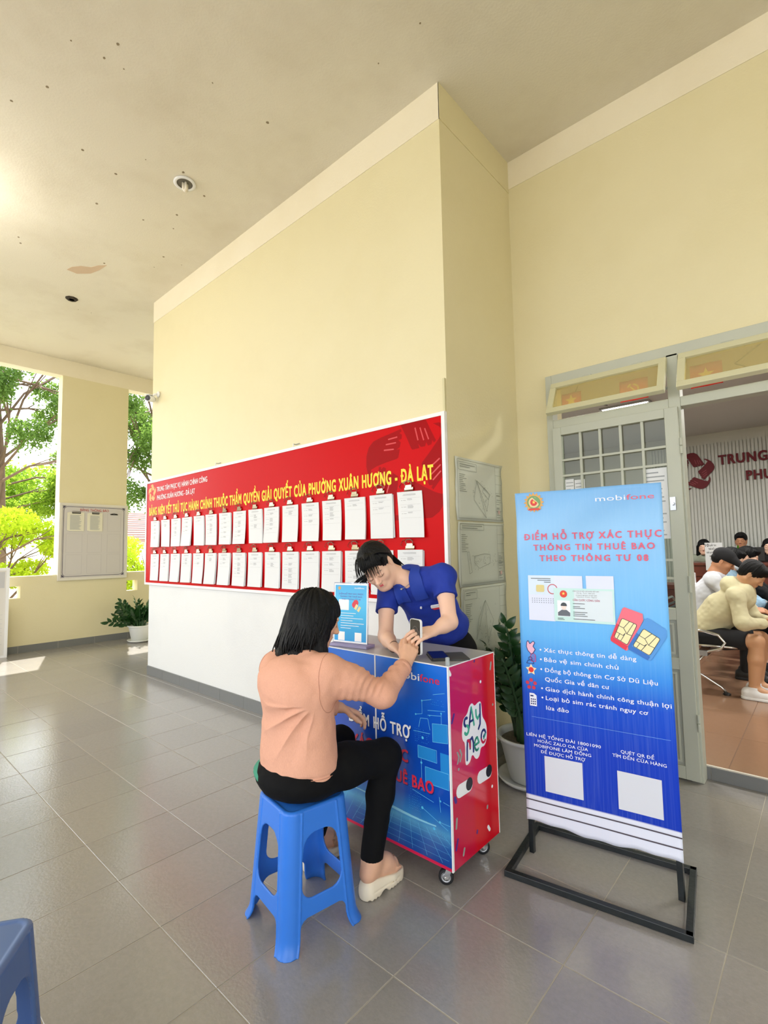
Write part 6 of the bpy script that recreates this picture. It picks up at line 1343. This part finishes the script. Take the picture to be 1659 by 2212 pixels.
# party and national flags hanging in the entrance
fl6 = Fr((0, 6.0, 0), (1, 0, 0)); M_FR = mat('flag_red', '#d42a1e', .6); M_FY = mat('flag_yellow', '#f4cf2c', .6)
def flag(lb, x0, x1, z0, z1, kind):
    t = thing('flag', lb, 'flag', ((x0 + x1) / 2, 6, z1), group='small flags over the entrance')
    V = [fl6.p(x0 + (x1 - x0) * i / 8, z0 + (z1 - z0) * j / 6, .006 * math.sin(i * 1.1 + j * .4)) for j in range(7) for i in range(9)]
    F = [(j * 9 + i, j * 9 + i + 1, j * 9 + i + 10, j * 9 + i + 9) for j in range(6) for i in range(8)]
    o = mk('cloth', (V, F), M_FR, t, smooth=True); q = o.modifiers.new('s', 'SOLIDIFY'); q.thickness = .001
    cx, cz = (x0 + x1) / 2, (z0 + z1) / 2
    if kind == 'star': flats('star', fl6, [star(cx, cz, .075)], M_FY, t, h=.008)
    else:
        flats('sickle', fl6, stroke(ar(cx - .005, cz + .005, .055, -150, 80, 12), .016), M_FY, t, h=.008, t=.001)
        flats('hammer', fl6, stroke([(cx + .045, cz - .05), (cx - .03, cz + .035)], .014) + [[(cx - .055, cz + .03), (cx - .02, cz + .065), (cx - .035, cz + .075), (cx - .066, cz + .045)]], M_FY, t, h=.009, t=.001)
    mk('cord', tube([(x0, 6.0, z1), (x0, 6.0, 3.26)], .002, 4), M_WHI, t)
flag('red flag with yellow star at the left end of the awning sash', -2.36, -2.125, 3.06, 3.255, 'star')
flag('red flag with yellow hammer and sickle behind the left awning sash', -1.685, -1.39, 3.01, 3.25, 'hs')
flag('red flag with yellow star behind the right awning sash', -.985, -.70, 3.01, 3.25, 'star')
# emblem and lettering on the far wall
f10 = Fr((0, 9.975, 0), (1, 0, 0))
em = thing('wall_emblem', 'dark red emblem of five open hands on the ribbed far wall', 'emblem', (-1.72, 9.97, 2.6))
hh, ss = hand_star(-1.70, 2.62, .34)
for q in hh: mk('hand', prism(f10, q, .004, .03), M_DRED, em)
flats('finger_groove', f10, ss, mat('groove_red', '#94303e', .5), em, h=.0302, t=.0004)['kind'] = 'stuff'
wt = thing('wall_lettering', 'dark red raised capital letters on the ribbed far wall', 'lettering', (-.2, 9.97, 2.5))
text('lettering', 'TRUNG TÂM PHỤC VỤ HÀNH CHÍNH CÔNG', f10, -1.31, 2.75, 2.705, .150, M_DRED, wt, h=.004, thick=.012, bold=.038)
text('lettering', 'PHƯỜNG XUÂN HƯƠNG - ĐÀ LẠT', f10, -.945, 2.1, 2.410, .145, M_DRED, wt, h=.004, thick=.012, bold=.038)
# waiting bench facing +x: seats in a row away from the door
def bench_seat(x, y, lb):
    t = thing('waiting_chair', lb, 'chair', (x, y, .08), group='chrome waiting chairs in a row')
    mk('seat', join(*[bar((x - .20, y - .22 + .44 * k / 10, .50), (x + .20, y - .22 + .44 * k / 10, .51), .03, .004) for k in range(11)]), mat('mesh_steel', '#56595c', .4, metal=.7), t)
    mk('seat_frame', tube([(x - .2, y - .24, .50), (x + .18, y - .24, .505), (x + .225, y - .2, .50), (x + .225, y + .2, .50), (x + .18, y + .24, .505), (x - .2, y + .24, .50)], .011, 8), M_CHROME, t, smooth=True)
    mk('back_frame', tube([(x - .20, y - .24, .50), (x - .31, y - .24, .82), (x - .33, y - .2, .87), (x - .33, y + .2, .87), (x - .31, y + .24, .82), (x - .20, y + .24, .50)], .011, 8), M_CHROME, t, smooth=True)
    mk('backrest', join(*[bar((x - .215 - .011 * k, y - .23, .53 + .032 * k), (x - .215 - .011 * k, y + .23, .53 + .032 * k), .004, .022) for k in range(10)]), mat('mesh_steel', ''), t)
    return t
for k, (y, lb) in enumerate(((5.38, 'chrome waiting chair nearest the doorway, under the cream hoodie'), (6.0, 'chrome waiting chair under the person in the black cap'), (6.6, 'chrome waiting chair third from the doorway'), (7.2, 'chrome waiting chair fourth from the doorway'))): bench_seat(-.86, y, lb)
bf = thing('bench_base', 'chrome beam, arm loop and splayed legs carrying the waiting chairs', 'bench frame', (-.9, 6.2, .08))
mk('beam', bar((-.88, 5.1, .44), (-.88, 7.5, .44), .07, .045), M_STEEL, bf)
for y in (5.24, 7.0): mk('leg', tube([(-.88, y, .44), (-1.12, y, .20), (-.735, y, .105)] if False else [(-1.18, y, .115), (-.92, y, .42), (-.88, y, .43)], .013), M_CHROME, bf, smooth=True); mk('leg', tube([(-.88, y, .42), (-1.00, y + .0, .27), (-.78, y, .14), (-.742, y, .095)], .013), M_CHROME, bf, smooth=True); mk('foot_pad', lathe((-.742, y, .08), [(.03, 0), (.03, .012), (.01, .02)], 14), M_BLACK, bf)
mk('arm_loop', tube([(-1.06, 5.13, .635), (-.86, 5.13, .625), (-.76, 5.13, .60), (-.715, 5.13, .54), (-.75, 5.13, .485), (-.88, 5.13, .44), (-1.0, 5.13, .41)], .013, 8), M_CHROME, bf, smooth=True)
def seated(lb, x, y, yaw, c, hair='short', lean=.25, headpitch=.5, skin=None, h=.0095, cap=None, mask=False, hood=False, shorts=False, scale=1, z0=.08, legs=True, bare_arm=False, elbows=None, dz=0):
    """a seated person: hips at (x, y), facing yaw; lean = how far the trunk tips forward"""
    t = thing('person', lb, 'person', (x, y, z0)); skin = skin or M_SKIN
    f = A_(math.cos(yaw), math.sin(yaw), 0); r = A_(f[1], -f[0], 0); u = A_(0, 0, 1); O = A_(x, y, z0 + .43 + dz)
    W_ = lambda a, b, cc: O + (r * a + f * b + u * cc) * scale
    pel = W_(0, 0, .09); nk_ = W_(0, .50 * math.sin(lean), .09 + .50 * math.cos(lean)); sl, sr = nk_ + r * -.175 * scale - u * .05, nk_ + r * .175 * scale - u * .05
    hf = nrm(f * math.cos(headpitch) - u * math.sin(headpitch)); hr = r; RHh = np.stack([hr, hf, np.cross(hr, hf)], 1); hcn = nk_ + (f * (.05 + .08 * math.sin(lean)) + u * .125) * scale
    P = head_prims(hcn, RHh, .98 * scale) + [RC(hcn + RHh @ A_(0, -.03, -.05), nk_, .05, .055, .03), RC(pel, nk_, .09, .07, .03), RC(sl, sr, .04, .04, .03)]
    kn = [W_(s * .10, .40, .075) for s in (-1, 1)]; an = [W_(s * .10, .36, -.34 - dz) for s in (-1, 1)]
    E_ = elbows or (.30, -.15); el = [W_(s * .22, E_[0] + .5 * math.sin(lean) * .4, .23) for s in (-1, 1)]; wr = [W_(s * .07, .42 + .1 * math.sin(lean), .22) for s in (-1, 1)]
    for s, (S_, E2, W2) in zip((-1, 1), zip((sl, sr), el, wr)):
        P += limb(S_, E2, .042, .036) + limb(E2, W2, .035, .025) + hand_prims(W2, f * .9 + r * -s * .4 + u * .1, u * .7 + r * s * .5, -r * s * .6 + u * .6, curl=(.5, .6, .5), s=.95 * scale)
    if legs:
        for s, K, N in zip((-1, 1), kn, an):
            P += limb(W_(s * .09, .02, .06), K, .075, .055) + limb(K, N, .056, .036, 1.12) + [RC(N, N + f * .13 - u * .045, .036, .028, .02)]
    mk('body', sdf(P, h * .62), skin, t, smooth=True)
    Ps = [RC(pel + f * -.01, pel * .45 + nk_ * .55 - f * .01, .15, .135, .06), RC(pel * .45 + nk_ * .55, nk_ - u * .08, .135, .115, .06), RC(sl, sr, .066, .066, .06)]
    for S_, E2, W2 in zip((sl, sr), el, wr):
        Ps += [RC(S_, E2, .062, .058, .04)]
        if bare_arm: Ps += [CUT(S_ + (E2 - S_) * .6, E2 - S_, .12)]
        else: Ps += [RC(E2, W2 + (E2 - W2) * .10, .056, .042, .04), CUT(W2 + (E2 - W2) * .12, W2 - E2, .08)]
    Ps += [CUT(pel - u * .045, -u + f * .2, .22), SUB(RC(nk_ + f * .02, hcn - u * .03, .052, .058, .01))]
    if hood: Ps += [EL(nk_ - f * .055 + u * .03, (.115, .085, .085), np.stack([r, f, u], 1), .04), EL(nk_ + f * .06 - u * .0, (.085, .05, .06), np.stack([r, f, u], 1), .04), SUB(RC(nk_ + f * .03 - u * .01, hcn, .050, .062, .01))]
    mk('jacket' if not bare_arm else 'shirt', disp(sdf(Ps, h * .8), wrinkle(.016, .006, (9, 9, 12), y)), c[0], t, smooth=True)
    if legs:
        Pq = [EL(pel - u * .02, (.17, .14, .10), np.stack([r, f, u], 1), .04)]
        for s, K, N in zip((-1, 1), kn, an):
            Pq += limb(W_(s * .09, .02, .06), K, .095, .075, 1.0, .03)
            if shorts: Pq += [CUT(W_(s * .09, .02, .06) + (K - W_(s * .09, .02, .06)) * .86, K - pel, .13)]
            else: Pq += limb(K, N, .07, .05, 1.0, .03)
        Pq += [CUT(O - u * .0, -u, .2)]
        mk('shorts' if shorts else 'trousers', sdf(Pq, h * .8), c[1], t, smooth=True)
        for N in an:
            b = A_(N[0], N[1], z0); mk('shoe', sdf([RC(b - f * .045 + u * .055, b + f * .12 + u * .042, .045, .038, .03), RC(b - f * .05 + u * .02, b + f * .17 + u * .02, .040, .036, .02), RC(N + u * .01 - u * 0, b + u * .06, .044, .044, .02), CUT(b + u * .001, -u, .3), CUT(b + u * .105, u, .08)], h * .6), c[2], t, smooth=True)
            mk('shoe_sole', sdf([RC(b - f * .05 + u * .012, b + f * .165 + u * .012, .046, .042, .01), CUT(b + u * .001, -u, .3), CUT(b + u * .026, u, .3)], h * .6), M_WHITEP if c[2] is M_SHOEW else M_RUBBER, t, smooth=True)
    H = lambda a, b, cc: hcn + RHh @ (A_(a, b, cc) * scale)
    cap_ = [EL(H(0, -.016, .040), A_(.083, .102, .086) * scale, RHh, .02), SUB(EL(H(0, .105, -.045), A_(.082, .08, .095) * scale, RHh, .01))]
    if hair == 'short': cap_ += [EL(H(0, -.05, .0), A_(.074, .055, .07) * scale, RHh, .02), EL(H(0, .055, .085), A_(.06, .045, .03) * scale, RHh, .02)]
    if hair == 'long': cap_ += [EL(H(0, -.05, -.04), A_(.088, .065, .11) * scale, RHh, .03), RC(H(-.075, .0, .0), H(-.085, -.02, -.20), .026, .034, .03), RC(H(.075, .0, .0), H(.085, -.02, -.20), .026, .034, .03)]
    if cap:
        mk('cap', disp(sdf([EL(H(0, -.012, .055), A_(.090, .108, .082) * scale, RHh, .02), RC(H(-.03, .08, .055), H(-.02, .15, .035), .034, .03, .02), RC(H(.03, .08, .055), H(.02, .15, .035), .034, .03, .02), CUT(H(0, 0, .018), -RHh[:, 2], .16)], .005), lambda V: 0 * V[:, 0]), cap, t, smooth=True)
        tmp = [p for p in cap_]; mk('hair', sdf([EL(H(0, -.03, .01), A_(.079, .085, .07) * scale, RHh, .02), SUB(EL(H(0, .08, -.04), A_(.09, .085, .10) * scale, RHh, .01))], .005), M_HAIR, t, smooth=True)
    else: mk('hair', disp(sdf(cap_, .0045), hair_disp(hcn, RHh, .007, .003)), M_HAIR, t, smooth=True)
    if mask: mk('face_mask', sdf([EL(H(0, .062, -.050), A_(.058, .056, .050) * scale, RHh, .02), CUT(H(0, .03, 0), -RHh[:, 1], .12)], .004), M_WHI, t, smooth=True)
    else: face_bits(hcn, RHh, t, .98 * scale, lip='#b9716a')
    return t, H
M_SHOEW = mat('shoe_white', '#e6e8ec', .5, noise=.06, nscale=30); M_CREAM = mat('hoodie_cream', '#cfc8a4', .85, bump=.1, bscale=200); M_BK = mat('cloth_black', '#121318', .85); M_BKS = mat('shoe_black', '#17181b', .5)
M_LB = mat('shirt_pale_blue', '#8fb0c8', .8); M_WC = mat('shirt_white', '#d4d8e2', .8); M_OLV = mat('jacket_olive', '#8d9384', .85)
seated('young person in a cream hooded jacket and black shorts on the first waiting chair', -.90, 5.33, -.05, (M_CREAM, M_BK, M_SHOEW), lean=.62, headpitch=.75, skin=mat('skin_boy', '#c99873', .5), h=.008, hood=True, shorts=True, elbows=(.22, -.1), dz=-.02)
t, H = seated('person in a black cap and white shirt with striped collar behind the cream hoodie', -1.03, 6.02, .0, (M_WC, M_BK, M_BKS), lean=.30, headpitch=.55, skin=M_SKIN3, cap=M_BK)
seated('masked person in a pale blue shirt behind the black cap', -.98, 6.62, .05, (M_LB, M_BK, M_BKS), lean=.22, headpitch=.45, mask=True, hair='short')
seated('person all in black with short dark hair, fourth on the waiting chairs', -.86, 7.22, .05, (M_BK, M_BK, M_BKS), lean=.15, headpitch=.35, hair='short')
seated('person in black sitting in the second row with arms forward', -.42, 6.5, .1, (M_BK, M_BK, M_BKS), lean=.35, headpitch=.5, hair='long')
# service desks with clerks against the far wall
M_WOOD = mat('desk_wood', '#5e2c20', .35, noise=.25, nscale=6)
def desk(x0, x1, y, lb, g='service desks'):
    t = thing('service_desk', lb, 'desk', ((x0 + x1) / 2, y, .08), group=g)
    mk('desk_top', box(x0 - .02, x1 + .02, y - .02, y + .55, 1.06, 1.10), M_WOOD, t, bevel=.004); mk('front_panel', box(x0, x1, y, y + .025, .08, 1.06), M_WOOD, t)
    mk('side_panel', box(x0, x0 + .025, y + .025, y + .52, .08, 1.06), M_WOOD, t); mk('side_panel', box(x1 - .025, x1, y + .025, y + .52, .08, 1.06), M_WOOD, t)
    mk('moulding', join(box(x0 + .03, x1 - .03, y - .012, y, .90, .93), box(x0 + .03, x1 - .03, y - .012, y, .20, .23)), M_WOOD, t)
desk(-1.62, -1.33, 8.75, 'narrow dark wooden desk in front of the clerk resting her chin'); desk(-1.25, -.2, 8.75, 'long dark wooden service desk with the plant on it'); desk(-.15, .9, 8.75, 'dark wooden service desk at the right, partly out of sight')
lo = thing('low_table', 'low dark brown wooden table left of the waiting chairs', 'table', (-1.5, 7.55, .08))
mk('table_top', box(-2.0, -1.22, 7.35, 7.8, .80, .86), M_WOOD, lo, bevel=.004); mk('drawer_front', box(-1.98, -1.24, 7.36, 7.38, .55, .80), M_WOOD, lo)
for x in (-1.97, -1.29): mk('leg', box(x, x + .05, 7.38, 7.43, .08, .80), M_WOOD, lo); mk('leg', box(x, x + .05, 7.72, 7.77, .08, .80), M_WOOD, lo)
mk('knob', lathe((-1.36, 7.345, .68), [(.001, 0), (.014, 0), (.014, .012), (.001, .012)], 10, 'y'), M_STEEL, lo)
tag(mk('pen_stand', join(lathe((-1.33, 7.5, .86), [(.05, 0), (.05, .01), (.018, .02), (.015, .15), (.001, .155)], 14)), M_WHITEP), 'small white bottle standing on the low table', 'bottle')
seated('clerk with long black hair and pale olive jacket resting her chin on her hand', -1.50, 9.45, -1.5, (M_OLV, M_BK, M_BKS), lean=.25, headpitch=.15, hair='long', dz=.12, h=.011)
seated('clerk with short black hair and white collar near the desk plant', -1.02, 9.50, -1.6, (M_WC, M_BK, M_BKS), lean=.0, headpitch=.15, skin=M_SKIN3, hair='short', dz=.20, h=.011)
seated('clerk with black bobbed hair and dark jacket at the right edge', -.66, 9.40, -1.6, (M_BK, M_BK, M_BKS), lean=.1, headpitch=.05, hair='long', dz=.10, h=.011)
tag(mk('monitor', join(box(-.98, -.70, 8.95, 8.98, 1.12, 1.32), box(-.88, -.80, 8.93, 9.0, 1.10, 1.13)), M_BLACK, bevel=.004), 'black monitor back on the long service desk', 'monitor')
sg = thing('desk_sign', 'white desk sign headed 10 with lines of black text', 'sign', (-1.3, 8.72, 1.0))
f87 = Fr((0, 8.70, 0), (1, 0, 0)); mk('sign_board', fbox(f87, -1.385, -1.165, .99, 1.395, 0, .006), mat('sign_paper', '#c9ccce', .6), sg)
text('number', '10', f87, -1.38, -1.332, 1.338, .042, M_BLACK, sg, h=.0062, thick=.0001, bold=.02, res=2)
for k, (s_, a, b) in enumerate((('QUẦY THU', -1.325, -1.24), ('TRẢ KẾT QUẢ', -1.34, -1.21), ('GIẢI QUYẾT THỦ TỤC', -1.365, -1.175), ('HÀNH CHÍNH', -1.33, -1.215), ('Tiếp nhận và', -1.325, -1.20), ('trả kết quả', -1.32, -1.21))): text('sign_line', s_, f87, a, b, (1.343 if k == 0 else 1.343 - .052 * k), .024, M_BLACK, sg, h=.0062, thick=.0001, bold=.03, res=1)
dpn = thing('desk_plant', 'leafy green plant in a white pot on the long service desk', 'plant', (-1.07, 8.85, 1.10))
mk('pot', lathe((-1.07, 8.85, 1.10), [(.04, 0), (.055, .06), (.06, .075), (.05, .075)], 18, close=False), M_WHITEP, dpn, smooth=True)
random.seed(12)
for k in range(46):
    a = random.uniform(0, 6.28); e = random.uniform(-.2, 1.3); d = A_(math.cos(a) * math.cos(e), math.sin(a) * math.cos(e), math.sin(e)); p = A_(-1.07, 8.85, 1.20) + d * random.uniform(.02, .10); L = random.uniform(.06, .10); y = nrm(np.cross(d, A_(0, 0, 1.01)) + .01); z = np.cross(d, y)
    o = bpy.data.objects.new('leaf', ME_L2 if k % 2 else ME_L1); link(o, dpn); o.matrix_local = Matrix.Translation((1.07, -8.85, -1.10)) @ Matrix(((d[0] * L, y[0] * L, z[0] * L, p[0]), (d[1] * L, y[1] * L, z[1] * L, p[1]), (d[2] * L, y[2] * L, z[2] * L, p[2]), (0, 0, 0, 1)))
# added lamp, out of view on the left, to make the porch ceiling glow
cl_ = thing('added_glow_lamp', 'round white ceiling lamp on the porch ceiling', 'lamp', (-5.35, .22, 4.44))
mk('base', lathe((-5.35, .22, 4.40), [(.13, .045), (.14, .03), (.135, .02)], 28, close=False), M_WHITEP, cl_, smooth=True)
mk('shade', lathe((-5.35, .22, 4.40), [(.13, .02), (.11, -.01), (.06, -.028), (.002, -.032)], 28, close=False), mat('lamp_glow', '#ffffff', .5, emit='#fff2dc', es=18), cl_, smooth=True)
pl_ = bpy.data.lights.new('ceiling_glow', 'POINT'); pl_.energy = 22; pl_.shadow_soft_size = .15; pl_.color = (1, .95, .86); po = bpy.data.objects.new('ceiling_glow_light', pl_); po.location = (-5.1, .32, 3.9); link(po)  # added point light below the fixture, for the bright spot on the ceiling
for k, (x, y, lb) in enumerate(((-1.50, 9.50, 'grey office chair of the clerk at the narrow desk'), (-1.02, 9.55, 'grey office chair of the clerk beside the desk plant'), (-.62, 9.45, 'grey office chair of the clerk at the right edge'))):
    t = thing('office_chair', lb, 'chair', (x, y, .08), group='office chairs behind the service desks'); hz = (.60, .68, .58)[k]
    mk('seat', sdf([EL((x, y, hz - .055), (.21, .21, .05))], .012), M_BLACK, t, smooth=True); mk('backrest', sdf([EL((x, y + .21, hz + .25), (.20, .03, .22))], .012), M_BLACK, t, smooth=True)
    mk('post', join(tube([(x, y, .12), (x, y, hz - .08)], .022), tube([(x, y + .02, hz - .06), (x, y + .20, hz - .04), (x, y + .235, hz + .15)], .014)), M_CHROME, t); mk('base', join(*[bar((x, y, .13), (x + .25 * math.cos(q), y + .25 * math.sin(q), .10), .035, .03) for q in [2 * math.pi * i / 5 for i in range(5)]]), M_STEEL, t)
